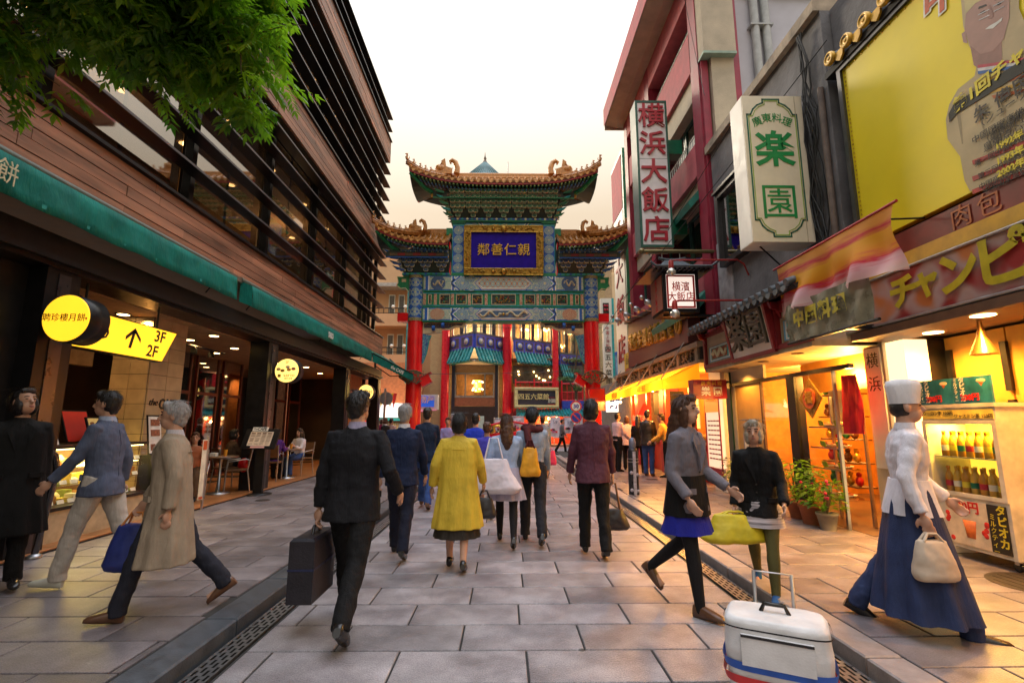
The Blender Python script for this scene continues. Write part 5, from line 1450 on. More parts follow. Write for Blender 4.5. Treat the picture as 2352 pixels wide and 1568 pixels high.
 # sign board with thick characters, tilted out at the top
t=thing('carved_sign','white board with two thick dark carved characters in a maroon frame under the tiled eave','sign',(FX-.05,8.05,2.98),local=True)
t.rotation_euler=(0,R(-10),0)
MB().box(-.02,.04,-.66,.66,-.36,.36).obj('board',t,OFFW)
for a in((-.72,-.66,-.42,.42),(.66,.72,-.42,.42),(-.66,.66,.36,.42),(-.66,.66,-.42,-.36)):MB().box(-.05,.05,a[0],a[1],a[2],a[3]).obj('frame',t,MRN)
text('楽',.66,mat('carved_grey',(.055,.05,.035),rough=.45,var=.4),'lettering',t,(-.035,.29,-.0),FACE_R,ext=.028,bold=.012);text('園',.66,MATS['carved_grey'],'lettering',t,(-.035,-.31,.0),FACE_R,ext=.028)
# tile eave
MB().prism([(FX-.22,6.4,3.36),(4.72,6.4,3.66),(4.72,6.4,3.58),(FX-.18,6.4,3.30)],(0,3.75,0)).obj('eave_bed',grey,BLACKM)
for i in range(19):
 y=6.5+i*.2
 b=MB();b.tube([(FX-.26,y,3.40),(4.72,y,3.70)],.058,seg=8);b.obj('roll_tile',grey,SLATE)
 b=MB();b.prism([(FX-.25,y+.03,3.38),(FX-.25,y+.17,3.38),(FX-.25,y+.16,3.33),(FX-.25,y+.10,3.29),(FX-.25,y+.04,3.33)],(.5,0,.25));b.obj('pan_tile',grey,SLATE)
for y in(10.0,8.86,7.22):
 b=MB();b.prism([(FX+.04,y-.03,3.30),(FX-.14,y-.03,3.30),(FX-.10,y-.03,3.2),(FX-.02,y-.03,3.18),(FX+.04,y-.03,3.05)],(0,.06,0));b.obj('eave_bracket',grey,MRN)
 # shopfront: pale panels above, glass, downlights
WX=4.62
MB().box(WX,WX+.05,8.72,10.0,2.28,2.52).obj('upper_panel',grey,CREAMW)
MB().box(5.3,5.35,6.5,8.72,2.0,2.6).obj('upper_back',grey,WARMW)
MB().box(WX-.02,WX+.06,6.5,10.02,2.22,2.28).obj('lintel',grey,BLACK)
MB().box(WX-.03,WX+.1,10.02,10.22,.05,2.52).obj('green_post',grey,mat('dark_green_post',(.012,.05,.03),rough=.35))
MB().box(WX,WX+.12,9.88,10.02,.05,2.22).obj('cream_jamb',grey,CREAMW)
MB().box(WX-.01,WX+.14,7.80,8.02,.05,2.22).obj('dark_stile',grey,BLACK)
MB().box(WX+.02,WX+.03,6.9,7.8,.08,2.22).obj('shop_window',grey,GLASS2)
MB().box(WX,WX+.04,6.86,6.90,.05,2.22).obj('glass_edge',grey,ALU)
MB().box(WX+.02,WX+.03,8.02,8.9,.08,2.22).obj('door_pane',grey,GLASS2)
MB().box(WX+.01,WX+.05,8.86,8.92,.05,2.22).obj('door_stile',grey,BROWN)
MB().box(WX+.01,WX+.04,8.92,9.88,.05,.95).obj('lower_panel',grey,BLACKM)
MB().box(WX+.02,WX+.035,8.92,9.88,.95,2.22).obj('amber_panel',grey,mat('amber_panel',(.55,.34,.12),rough=.5,var=.1))
MB().box(7.5,7.6,6.44,10.4,0,3.5).obj('back_wall',grey,WARMIN);MB().box(5.2,7.6,6.78,6.86,0,3.5).obj('party_wall',grey,WARMIN);MB().box(5.0,7.6,10.3,10.42,0,3.5).obj('party_wall',grey,WARMIN)
MB().box(4.7,7.5,6.5,10.3,0.0,.075).obj('floor',grey,BROWN);MB().box(4.68,7.5,6.5,10.3,2.54,2.6).obj('ceiling',grey,CREAMW)
for(x,y,e)in((4.36,9.3,60),(4.36,8.2,60),(4.36,7.2,60),(5.4,8.6,180),(5.2,7.3,220),(6.5,9.2,150)):
 z_=2.515 if x<4.6 else 2.535
 MB().lathe([(.085,z_),(.085,z_-.006),(.07,z_-.004)],(x,y,0),BLACK,seg=16).lathe([(.07,z_-.003),(.0001,z_-.003)],(x,y,0),DL,seg=14).obj('downlight',grey)
 lamp('window_lamp','SPOT' if x<4.6 else 'POINT',(x,y,z_-(.04 if x<4.6 else.35)),e*.75,(1,.45,.08),.06,spot=140)
 # things in the window
ds=thing('display_shelves','tall glass display shelves of dishes with yellow-green price cards in the amber window','shelves',(4.95,7.35,.08))
for z_ in(.42,.82,1.12,1.42):
 MB().box(4.74,5.12,7.0,7.72,z_,z_+.02).obj('shelf',ds,GLASS2)
 MB().box(4.735,4.74,7.0,7.72,z_,z_+.02).obj('shelf_edge',ds,ALU)
 for y in(7.12,7.48):
  MB().cbox((4.78,y,z_+.07),(.006,.11,.085),rot=Euler((0,R(-18),0))).obj('price_card',ds,mat('price_card',(.5,.7,.05),rough=.6))
 for y in(7.3,7.62):
  MB().lathe([(.03,.0),(.10,.02),(.12,.035),(.10,.03)],(4.95,y,z_+.02),WHITE_T,seg=14).ball((4.95,y,z_+.055),(.075,.075,.04),mat('food_brown',(.42,.12,.03),var=.5,scale=20),seg=8,rings=5).obj('dish',ds)
for y in(7.02,7.70):MB().box(5.08,5.12,y-.015,y+.015,.08,1.9).obj('upright',ds,ALU)
dm=thing('diamond_ornament','gold diamond-shaped good-luck ornament hanging in the shop window','ornament',(4.6,7.40,1.95))
MB().prism([(4.60,7.40,2.16),(4.60,7.68,1.86),(4.60,7.40,1.56),(4.60,7.12,1.86)],(.02,0,0)).obj('plate',dm,GOLD_D)
MB().lathe([(.15,0),(.15,-.02)],(4.598,7.40,1.86),mat('ornament_red',(.5,.10,.03),rough=.3),seg=24,axis='X').obj('red_disc',dm)
text('福',.2,GOLD,'lettering',dm,(4.572,7.40,1.86),FACE_R,ext=.006,bold=.004)
MB().tube([(4.605,7.40,2.16),(4.605,7.40,2.25)],.004,seg=4).obj('cord',dm,WIREM)
hb=thing('red_hanging_cloth','red cloth hanging at the near side of the amber window','cloth',(4.75,6.75,1.6))
b=MB();vs=[]
for i in range(13):
 for k in range(5):vs.append((4.75+.03*math.sin(i*1.4+k),6.55+.03*i,1.35+.2*k))
b.add(vs,[(i*5+j,(i+1)*5+j,(i+1)*5+j+1,i*5+j+1)for i in range(12)for j in range(4)],smooth=True);b.obj('cloth_panel',hb,mat('bright_red_cloth',(.6,.015,.03),rough=.7))
lc=thing('lucky_ornament_shelf','dark shelf stacked with small red and gold ornaments inside the shop door','shelf',(5.6,7.95,.08))
for k in range(5):
 MB().box(5.4,5.7,7.7,8.5,.5+k*.36,.52+k*.36).obj('shelf_board',lc,BROWN)
 for q in range(4):
  b=MB();b.ball((5.5,7.8+q*.2,.60+k*.36),(.06,.06,.08),seg=8,rings=5);b.ball((5.5,7.8+q*.2,.70+k*.36),.04,seg=7,rings=5);b.obj('figurine',lc,[SIGNR,GOLD,BRN_T,GREENB][(k+q)%4])
wp=thing('paper_notice','plain pale paper panel standing behind the shop glass','notice',(4.9,7.62,1.2));MB().box(5.15,5.17,7.35,7.80,1.32,2.0).obj('panel',wp,mat('pale_panel',(.8,.7,.5),rough=.6));MB().box(5.146,5.15,7.5,7.6,1.65,1.8).obj('note',wp,WHITE_T)
nb=thing('notice_frame','grey framed menu notice low on the amber panel beside the potted plants','notice',(4.6,9.4,1.05));MB().box(4.60,4.615,9.1,9.6,.95,1.3).obj('frame',nb,ALU);MB().box(4.595,4.6,9.15,9.32,1.0,1.25).obj('sheet',nb,mat('lilac_sheet',(.5,.5,.7)));MB().box(4.595,4.6,9.38,9.55,1.0,1.25).obj('sheet',nb,WHITE_T)
# green lit-box sign: white cabinet seen from the street end
gs=thing('box_sign','cream box sign with green border and green Chinese characters on the grey wall','sign',(4.05,7.0,4.2))
sx0,sx1,sz0,sz1,sy=3.70,4.64,4.16,6.56,6.95
MB().box(sx0,sx1,sy,sy+.40,sz0,sz1).obj('cabinet',gs,mat('cabinet_cream',(.80,.71,.54),rough=.4,var=.06))
MB().box(sx0-.004,sx0,sy+.02,sy+.40,sz0+.01,sz1-.01).obj('side_panel',gs,OFFW)
MB().box(sx1-.12,sx1-.11,sy-.006,sy,sz0,sz1).obj('edge_strip',gs,mat('strip_beige',(.5,.42,.30)))
def border(ins,wd,m_,dy):
 x0,x1,z0,z1=sx0+.06+ins,sx1-.16-ins,sz0+.08+ins,sz1-.06-ins;x1+=.06;c=.26
 path=[(x0+c,z0),(x1-c,z0),(x1-c,z0+.06),(x1-c+.09,z0+.10),(x1-.1,z0+c-.09),(x1-.06,z0+c),(x1,z0+c),(x1,z1-c),(x1-.06,z1-c),(x1-.1,z1-c+.09),(x1-c+.09,z1-.10),(x1-c,z1-.06),(x1-c,z1),(x0+c,z1),(x0+c,z1-.06),(x0+c-.09,z1-.10),(x0+.1,z1-c+.09),(x0+.06,z1-c),(x0,z1-c),(x0,z0+c),(x0+.06,z0+c),(x0+.1,z0+c-.09),(x0+c-.09,z0+.10),(x0+c,z0+.06),(x0+c,z0)]
 b=MB()
 for(a,c_),(d,e)in zip(path[:-1],path[1:]):
  L=math.hypot(d-a,e-c_);an=math.atan2(e-c_,d-a)
  b.cbox(((a+d)/2,sy-dy,(c_+e)/2),(L+wd,.004,wd),rot=Euler((0,-an,0)))
 b.obj('green_border',gs,m_)
border(0,.022,mat('border_dark_green',(.01,.13,.07)),.004);border(.028,.010,mat('border_light_green',(.25,.45,.03)),.0045)
xm=(sx0+sx1)/2-.05
for i,(ch,dx,dz,ro)in enumerate((('廣',-.235,-.06,22),('東',-.085,.0,7),('料',.075,.0,-7),('理',.225,-.06,-22))):
 o=text(ch,.165,SIGNG,'lettering',gs,(xm+.03+dx,sy-.004,6.17+dz),ext=.003);o.rotation_euler=(R(90),R(-ro),0)
text('楽',.62,SIGNG,'lettering',gs,(xm+.03,sy-.004,5.62),ext=.003,bold=.014);text('園',.60,SIGNG,'lettering',gs,(xm+.03,sy-.004,4.76),ext=.003)
b=MB()
for z_ in(6.35,6.15):b.tube([(sx1,sy+.2,z_),(4.74,sy+.2,z_)],.03,seg=6)
b.tube([(sx1,sy+.2,6.3),(4.74,sy+.2,5.8)],.02,seg=5);b.tube([(sx1,sy+.2,4.4),(4.74,sy+.2,4.4)],.03,seg=6);b.tube([(3.9,sy+.2,4.16),(4.7,sy+.5,3.62)],.014,seg=5);b.obj('bracket',gs,BLACK)
# small red box sign at the end of the shop
rs=thing('red_box_sign','small crimson box sign with gold and white characters beside the yellow awning','sign',(4.2,10.1,1.95))
MB().box(3.82,4.50,9.95,10.22,1.98,2.36).obj('case',rs,mat('crimson_box',(.32,.008,.03),rough=.4))
text('廣東料理',.095,GOLD,'lettering',rs,(4.19,9.945,2.28),ext=.002,spacing=1.35);text('樂 園',.19,WHITE_T,'lettering',rs,(4.19,9.945,2.11),ext=.002,bold=.004)
MB().box(4.50,4.66,10.04,10.10,2.3,2.34).obj('bracket',rs,BLACK)
# --- pink restaurant
pink=thing('pink_restaurant','pink and cream multi-storey restaurant with crimson columns and overhanging roof','restaurant',(5,15,0))
PF=4.66
MB().box(PF+.5,10,10.55,17.7,3.4,14.2).obj('core_wall',pink,CREAMW)
MB().box(PF+.75,10,10.50,10.56,7.6,14.2).obj('side_wall',pink,PALEB)
MB().box(PF+.0,PF+.16,10.46,11.1,3.4,14.0).obj('side_trim',pink,PINK_D)
for y in(10.55,14.4,17.2):
 MB().box(PF-.04,PF+.42,y,y+.42,.05 if y>11 else 3.4,14.0).obj('crimson_column',pink,PINK_D)
 # cream end pier stepping out over the roof next door
MB().box(PF+.20,PF+.74,10.36,10.548,7.4,14.2).obj('cream_pier',pink,CREAMW)
MB().box(PF-.02,PF+.75,10.22,10.548,10.1,12.4).obj('pier_head',pink,CREAMW)
MB().box(PF-.03,PF+.76,10.21,10.55,10.04,10.10).obj('pier_trim',pink,mat('mint_trim',(.30,.42,.34)))
MB().box(PF+.76,PF+.90,10.40,10.5,7.6,14.2).obj('crimson_strip',pink,PINK_D)
for(z0,z1,m_,x)in((4.6,5.4,PINK,0),(6.9,7.45,CREAMW,.1),(7.45,8.3,PINK,-.02),(9.55,10.2,CREAMW,.05),(10.2,11.3,PINK,-.05),(12.2,13.0,PINK,-.08)):
 MB().box(PF+.05+x,PF+.5,10.98,17.6,z0,z1).obj('spandrel',pink,m_)
for(z0,z1)in((5.4,6.9),(8.3,9.55),(11.3,12.2)):
 for(a,c)in((10.98,12.6),(12.65,14.38),(14.84,16.0),(16.05,17.19)):
  f=MB().box(PF+.36,PF+.42,a,c,z0,z0+.07).box(PF+.36,PF+.42,a,c,z1-.07,z1).box(PF+.36,PF+.42,a,a+.06,z0+.07,z1-.07).box(PF+.36,PF+.42,c-.06,c,z0+.07,z1-.07).obj('window_frame',pink,mat('teal_frame',(.03,.12,.10),rough=.4))
  MB().box(PF+.40,PF+.405,a+.06,c-.06,z0+.07,z1-.07).obj('pane',f,GLASS)
  MB().box(PF+.47,PF+.48,a+.06,c-.06,z0+.07,z1-.07).obj('blind',f,mat('tan_blind',(.26,.21,.14),rough=.8,var=.2))
  if z0>8:
   b=MB()
   for k in range(12):b.tube([(PF+.2,a+(c-a)*k/11,z0),(PF+.2,a+(c-a)*k/11,z0+.45)],.012,seg=4)
   b.tube([(PF+.2,a,z0+.45),(PF+.2,c,z0+.45)],.018,seg=4);b.obj('grille',f,WHITE_P)
   # green awning-like hoods
for z_ in(6.95,4.45):
 MB().prism([(PF-.3,10.99,z_-.25),(PF+.1,10.99,z_+.2),(PF+.1,10.99,z_-.02),(PF-.26,10.99,z_-.42)],(0,3.4,0)).obj('green_hood',pink,mat('hood_green',(.02,.20,.15),rough=.5))
MB().prism([(PF-.32,17.75,12.95),(PF-.75,17.75,13.05),(PF-.75,17.75,13.45),(PF+.6,17.75,14.5),(PF+.6,17.75,13.0)],(0,-7.8,0)).obj('roof_overhang',pink,CREAMW)
MB().prism([(PF-.78,17.78,13.02),(PF-.78,17.78,13.75),(PF-.60,17.78,13.82),(PF-.60,17.78,13.5)],(0,-7.85,0)).obj('roof_fascia',pink,PINK)
MB().box(PF-.74,PF+.5,17.76,17.82,12.9,13.15).obj('roof_end',pink,CREAMW)
for k,x in enumerate((PF+1.35,PF+1.62)):
 MB().tube([(x,10.40,7.7),(x,10.40,14.0)],.095,seg=12).obj('drain_pipe',pink,GREY_PIPE)
MB().box(PF+1.2,PF+1.75,10.30,10.5,10.9,10.94).obj('pipe_clamp',pink,GREY_PIPE)
b=MB();b.box(PF+1.0,10,10.36,10.42,11.9,14.3)
MB().box(PF+1.0,10,10.40,10.46,11.85,14.3).obj('sheet_backing',pink,GREY_PIPE)
for k in range(34):
 MB().tube([(PF+1.05+k*.12,10.40,11.9),(PF+1.05+k*.12,10.40,14.3)],.04,seg=6).obj('corrugation',pink,mat('stained_sheet',(.48,.46,.40),rough=.6,var=.4,scale=3,stretch=(1,1,.3)))
 # ground storey: brown sign fascia with gold script, carved frieze, stall opening
GF=4.5
bf=thing('brown_sign_fascia','brown fascia with raised gilded Chinese characters and a row of small spotlights','sign',(GF,14.7,3.5))
MB().prism([(GF-.05,17.6,3.42),(GF-.05,11.75,3.42),(GF+.0,11.75,4.6),(GF+.0,17.6,5.05)],(.3,0,0)).obj('panel',bf,mat('brown_enamel',(.13,.045,.04),rough=.35,var=.2,scale=1.5))
MB().prism([(GF-.12,17.7,5.06),(GF-.12,11.7,4.61),(GF-.12,11.7,4.70),(GF-.12,17.7,5.15)],(.6,0,0)).obj('cap_board',bf,BLACK)
for i,ch in enumerate('横濱金國府飯店食の'):
 y=17.1-i*.60;text(ch,.62,GOLD,'lettering',bf,(GF-.075,y,4.22-i*.035),FACE_R,ext=.03,bold=.008,sx=.8)
SPL=['silver spotlight over the gilded fascia, end nearest the gate','silver spotlight over the gilded fascia, second from the gate','silver spotlight over the gilded fascia, third from the gate','silver spotlight over the gilded fascia, closest to the lantern sign']
for i,y in enumerate((16.9,15.6,14.4,13.2)):
 s_=thing('spotlight',SPL[i],'spotlight',(GF-.6,y,5.1-i*.1),group='silver spotlights over the brown fascia')
 MB().tube([(GF,y,4.98-i*.09),(GF-.62,y,5.06-i*.09)],.018,seg=6).obj('arm',s_,ALU)
 b=MB();b.lathe([(.04,-.02),(.085,.02),(.085,.18),(.07,.20)],(0,0,0),seg=14);rm=Euler((0,R(120),0)).to_matrix();b.v=[tuple(rm@Vector(v)+Vector((GF-.62,y,5.08-i*.09)))for v in b.v];b.obj('lamp_head',s_,ALU)
 b=MB();b.ball((GF-.72,y,5.18-i*.09),.07,seg=8,rings=6);b.obj('ball_joint',s_,ALU)
cf=thing('carved_frieze','grey carved stone-like frieze of openwork panels above the yellow awning','frieze',(GF,15.5,3.0))
MB().box(GF-.02,GF+.3,11.2,20.0,2.86,2.94).box(GF-.06,GF+.3,11.2,20.0,3.24,3.36).obj('mouldings',cf,mat('frieze_grey',(.27,.23,.16),rough=.7,var=.3))
MB().box(GF+.03,GF+.3,11.2,20.0,2.941,3.239).obj('dark_back',cf,BLACKM)
for k in range(7):
 ya=11.3+k*1.25
 MB().box(GF-.02,GF+.03,ya,ya+.18,2.941,3.239).obj('pier',cf,MATS['frieze_grey'])
 rr=random.Random(k);b=MB()
 for q in range(26):
  y=ya+.22+rr.random()*.98;z_=2.96+rr.random()*.26;a_=rr.uniform(0,6.28)
  b.tube([(GF+.02,y-.06*math.cos(a_),z_-.05*math.sin(a_)),(GF-.0,y,z_),(GF+.02,y+.06*math.cos(a_+.8),min(3.23,z_+.05*math.sin(a_+.8)))],[.008,.024,.008],seg=5)
 b.obj('openwork_carving',cf,MATS['frieze_grey'],kind='stuff')
aw=thing('yellow_awning','long lit yellow awning with red shop lettering over the food stall','awning',(4.1,15.5,2.3))
YAW=nodemat('yellow_canvas',lambda n,b:(n.links.new(mixc(n,.5,(.85,.50,.02),(.80,.46,.02)),b.inputs['Base Color']),b.inputs['Subsurface Weight'].__class__),.6)
def _yaw(n,b):
 b.inputs['Base Color'].default_value=(.80,.44,.015,1);b.inputs['Roughness'].default_value=.6
 t=n.nodes.new('ShaderNodeBsdfTranslucent');t.inputs[0].default_value=(.95,.55,.05,1)
 mx=n.nodes.new('ShaderNodeMixShader');mx.inputs[0].default_value=.5
 o=[q for q in n.nodes if q.type=='OUTPUT_MATERIAL'][0]
 n.links.new(b.outputs[0],mx.inputs[1]);n.links.new(t.outputs[0],mx.inputs[2]);n.links.new(mx.outputs[0],o.inputs[0])
YAW=nodemat('lit_yellow_canvas',_yaw)
AX0=3.86
def cloth(pts,name,m_,n1=20,sag=.03):
 (a,c,d,e)=[Vector(p)for p in pts];b=MB();vs=[]
 for i in range(n1+1):
  for j in range(7):
   u,v=i/n1,j/6
   p=(a*(1-u)+c*u)*(1-v)+(e*(1-u)+d*u)*v
   p=p-Vector((0,0,sag*math.sin(v*math.pi)*(1+.3*math.sin(u*19))))
   vs.append(p)
 b.add(vs,[(i*7+j,(i+1)*7+j,(i+1)*7+j+1,i*7+j+1)for i in range(n1)for j in range(6)],smooth=True)
 return b.obj(name,aw,m_)
cloth([(AX0,12.0,2.54),(AX0,19.6,2.54),(4.48,19.6,2.86),(4.48,11.2,2.86)],'canvas_top',YAW)
cloth([(AX0-.006,12.0,2.30),(AX0-.006,19.6,2.30),(AX0,19.6,2.54),(AX0,12.0,2.54)],'valance',YAW,sag=0)
b=MB();b.add([(AX0,12.0,2.54),(4.46,11.2,2.86),(4.46,11.2,2.50),(AX0+.1,11.9,2.44),(4.40,11.2,2.3),(AX0-.006,12.0,2.30)],[(0,1,2,3),(0,3,2,4,5)]);b.obj('side_flap',aw,YAW)
text('横濱大飯店',.19,mat('awning_print_red',(.45,.03,.01)),'lettering',aw,(AX0-.014,13.9,2.42),FACE_R,ext=.001,sx=.9);text('横濱大飯店',.19,MATS['awning_print_red'],'lettering',aw,(AX0-.014,17.3,2.42),FACE_R,ext=.001,sx=.9)
for y in(12.2,14.4,16.6,18.9):
 MB().tube([(AX0+.02,y,2.56),(GF-.06,y-.2,3.46)],.016,seg=5).obj('stay_rod',aw,ALU)
 # stall interior
st=thing('stall_front','warm lit stall interior with red and orange panels under the yellow awning','stall',(5.3,14.5,0))
MB().box(6.6,6.7,10.5,19,0,3.4).obj('back_wall',st,mat('stall_orange',(.62,.22,.04),rough=.6,var=.3,scale=1.2))
MB().box(4.6,6.6,10.5,19,2.88,2.95).obj('ceiling',st,mat('stall_ceiling',(.55,.25,.06),rough=.7))
MB().box(4.62,4.74,10.5,11.1,.05,2.86).obj('pier',st,OFFW)
mp=MB().box(4.52,4.6,10.42,11.12,.55,2.2).obj('menu_panel',st,emit('menu_panel_lit',(1,.72,.45),.55,base=(.8,.65,.5)))
MB().box(4.50,4.52,10.42,11.12,1.72,2.2).obj('menu_picture',st,emit('menu_red',(1,.22,.03),.8,base=(.7,.1,.03)))
for k in range(9):
 for c_ in range(4):MB().box(4.515,4.52,10.48+c_*.15,10.60+c_*.15,.72+k*.1,.75+k*.1).obj('menu_line',st,SIGNR)
text('2480円',.17,mat('price_yellow',(.8,.6,.05)),'lettering',st,(4.49,10.78,2.02),FACE_R,ext=.002,bold=.006)
MB().box(4.50,4.52,10.40,10.43,.5,2.2).box(4.50,4.52,11.12,11.15,.5,2.2).box(4.50,4.52,10.40,11.15,.42,.54).obj('menu_frame',st,SIGNR)
ct=MB().box(4.75,5.5,12.3,17.5,.05,.95).obj('counter',st,mat('counter_red',(.35,.04,.03),rough=.4));MB().box(4.7,5.55,12.25,17.55,.95,1.0).obj('counter_top',ct,ALU)
for(y,s_,w_)in((12.75,'新春大包',.45),(13.35,'点心',.4)):
 q=MB().box(4.9,4.93,y-w_/2,y+w_/2,1.35,2.15).obj('hanging_menu',st,emit('hanging_menu',(1,.62,.18),.8,base=(.8,.5,.2)))
 vtext(s_,.17,.19,BRN_T,'lettering',st,(4.895,y,2.05),FACE_R,ext=.002)
for k in range(5):
 MB().lathe([(.09,0),(.16,.03),(.17,.14),(.15,.18),(.03,.24)],(5.1,12.6+k*.5,1.0),mat('bamboo_steamer',(.45,.28,.10),rough=.6,var=.3),seg=16).obj('bamboo_steamer',st)
for k in range(4):MB().box(4.6,4.72,12.2+k*1.9,12.35+k*1.9,.05,2.86).obj('stall_post',st,mat('stall_post_red',(.42,.05,.02),rough=.45))
MB().box(4.64,5.2,14.3,15.4,1.75,2.4).obj('range_hood',st,BLACKM)
b=MB();rr=random.Random(2)
for q in range(40):b.ball((4.85+rr.uniform(-.1,.1),12.95+rr.uniform(-.25,.25),1.36+rr.uniform(-.13,.13)),.045,seg=6,rings=4)
b.obj('red_flower_ball',st,SIGNR)
for(x,y,e)in((4.35,12.6,70),(4.35,14.5,80),(4.35,16.5,80),(4.35,18.5,70),(5.6,13,70),(5.6,16,70)):
 MB().lathe([(.03,0),(.05,-.05),(.03,-.10),(.0001,-.11)],(x,y,2.50 if x<5 else 2.86),DL,seg=10).obj('bulb',st)
 lamp('stall_lamp','POINT',(x,y,2.33 if x<5 else 2.6),e*1.4,(1,.42,.07),.06)
for k in range(6):
 MB().ball((AX0+.25,17.6+k*.42,2.22),.05,emit('bulb_string',(1,.7,.3),9),seg=8,rings=6).obj('string_bulb',st)
 # red slanted pennant
pn=thing('slanted_pennant','bright red slanted pennant sign with white script by the stall queue','pennant',(4.1,15.2,1.4))
MB().cbox((4.15,15.2,1.62),(.03,.34,.92),rot=Euler((R(22),R(18),R(30)))).obj('board',pn,mat('pennant_red',(.7,.02,.02),rough=.6))
o=text('新発売',.2,WHITE_T,'lettering',pn,(4.11,15.18,1.62),(R(90),0,R(-60)),ext=.002);MB().box(4.14,4.16,15.19,15.21,.05,1.3).obj('pole',pn,ALU)
# hanging lantern box sign
ls=thing('lantern_sign','house-shaped dark lantern sign with red characters on a lit white face','lantern sign',(3.4,10.3,3.5))
lx0,lx1,ly0,ly1,lz0,lz1=3.34,4.10,10.06,10.95,3.82,4.66
MB().box(lx0+.03,lx1-.03,ly0+.02,ly1,lz0,lz1).obj('case',ls,BLACKM)
FACE_L_=emit('lantern_face',(1,.82,.72),.55,base=(.8,.74,.7))
MB().box(lx0+.07,lx1-.07,ly0+.005,ly0+.02,lz0+.05,lz1-.05).obj('lit_face',ls,FACE_L_)
for(a,c,d,e)in((lx0,lx1,lz0-.03,lz0+.05),(lx0,lx1,lz1-.05,lz1+.03),(lx0,lx0+.07,lz0+.05,lz1-.05),(lx1-.07,lx1,lz0+.05,lz1-.05)):
 MB().box(a,c,ly0-.01,ly0+.03,d,e).obj('frame',ls,BLACK)
RL=mat('lantern_red',(.62,.02,.015),rough=.45)
for(a,c,d,e)in((lx0+.08,lx1-.08,lz0+.06,lz0+.10),(lx0+.08,lx1-.08,lz1-.10,lz1-.06),(lx0+.08,lx0+.12,lz0+.10,lz1-.10),(lx1-.12,lx1-.08,lz0+.10,lz1-.10)):
 MB().box(a,c,ly0+.0,ly0+.005,d,e).obj('red_border',ls,RL)
text('横濱\n大飯店',.225,RL,'lettering',ls,((lx0+lx1)/2,ly0-.0,4.22),ext=.003,bold=.0015,line=.98,sx=.86)
MB().box(lx0-.01,lx0,ly0+.06,ly1-.06,lz0+.05,lz1-.05).obj('side_face',ls,mat('side_terracotta',(.40,.13,.08),rough=.5,var=.2));vtext('横濱大飯店',.15,.15,RL,'lettering',ls,(lx0-.012,(ly0+ly1)/2,4.54),FACE_R,ext=.002)
b=MB()
b.loft([[(lx0-.28,ly0-.24,4.70),(lx1+.28,ly0-.24,4.70),(lx1+.28,ly1+.24,4.70),(lx0-.28,ly1+.24,4.70)],[(lx0+.02,ly0+.15,4.86),(lx1-.02,ly0+.15,4.86),(lx1-.02,ly1-.15,4.86),(lx0+.02,ly1-.15,4.86)],[(lx0+.2,ly0+.4,5.06),(lx1-.2,ly0+.4,5.06),(lx1-.2,ly1-.4,5.06),(lx0+.2,ly1-.4,5.06)]],smooth=False);b.obj('little_roof',ls,SLATE)
b=MB();b.tube([(lx0+.08,ly0+.44,5.12),(lx0+.25,ly0+.44,5.08),(lx1-.25,ly0+.44,5.08),(lx1-.08,ly0+.44,5.12)],.035,seg=6)
b.tube([(lx0-.32,ly0-.26,4.80),(lx0-.2,ly0-.24,4.72),(lx1+.2,ly0-.24,4.72),(lx1+.34,ly0-.26,4.82)],.03,seg=6);b.obj('roof_ridge',ls,SLATE)
b=MB()
for k in range(12):b.box(lx0-.2+k*.1,lx0-.16+k*.1,ly0-.2,ly0,4.655,4.695)
b.obj('eave_rafter',ls,BLACK)
MB().box(lx0+.05,lx1+.5,ly0+.2,ly0+.3,3.74,3.79).obj('lower_arm',ls,BLACK)
MB().tube([(3.05,10.5,5.28),(4.7,10.5,5.28)],.045,seg=10).ball((3.05,10.5,5.28),.07,seg=10,rings=7).obj('hanging_pole',ls,mat('olive_brass',(.20,.16,.07),rough=.35,metal=.6))
for x in(3.5,3.9):MB().tube([(x,10.5,5.28),(x,10.5,5.05)],.01,seg=4).obj('chain',ls,ALU)
# gooseneck lamps
for k,(y,x0,z_,lab)in enumerate(((9.1,3.2,4.55,'red gooseneck bulb lamp above the tiled eave, upper one'),(8.6,3.05,3.62,'red gooseneck bulb lamp reaching in front of the lantern sign'))):
 s_=thing('gooseneck_lamp',lab,'lamp',(4.6,y,z_))
 MB().tube([(4.7,y,z_-.25),(4.62,y,z_-.02),(4.5,y,z_+.06),(x0+.1,y,z_+.05),(x0,y,z_+.03)],.018,seg=6).obj('arm',s_,mat('lamp_red',(.35,.02,.015),rough=.4))
 MB().lathe([(.03,.05),(.05,.0),(.05,-.12)],(x0,y,z_),seg=12).obj('socket',s_,MATS['lamp_red'])
 MB().lathe([(.045,-.12),(.09,-.18),(.08,-.24),(.0001,-.27)],(x0,y,z_),seg=14).obj('bulb',s_,mat('clear_bulb',(.6,.6,.55),rough=.08,metal=.6))
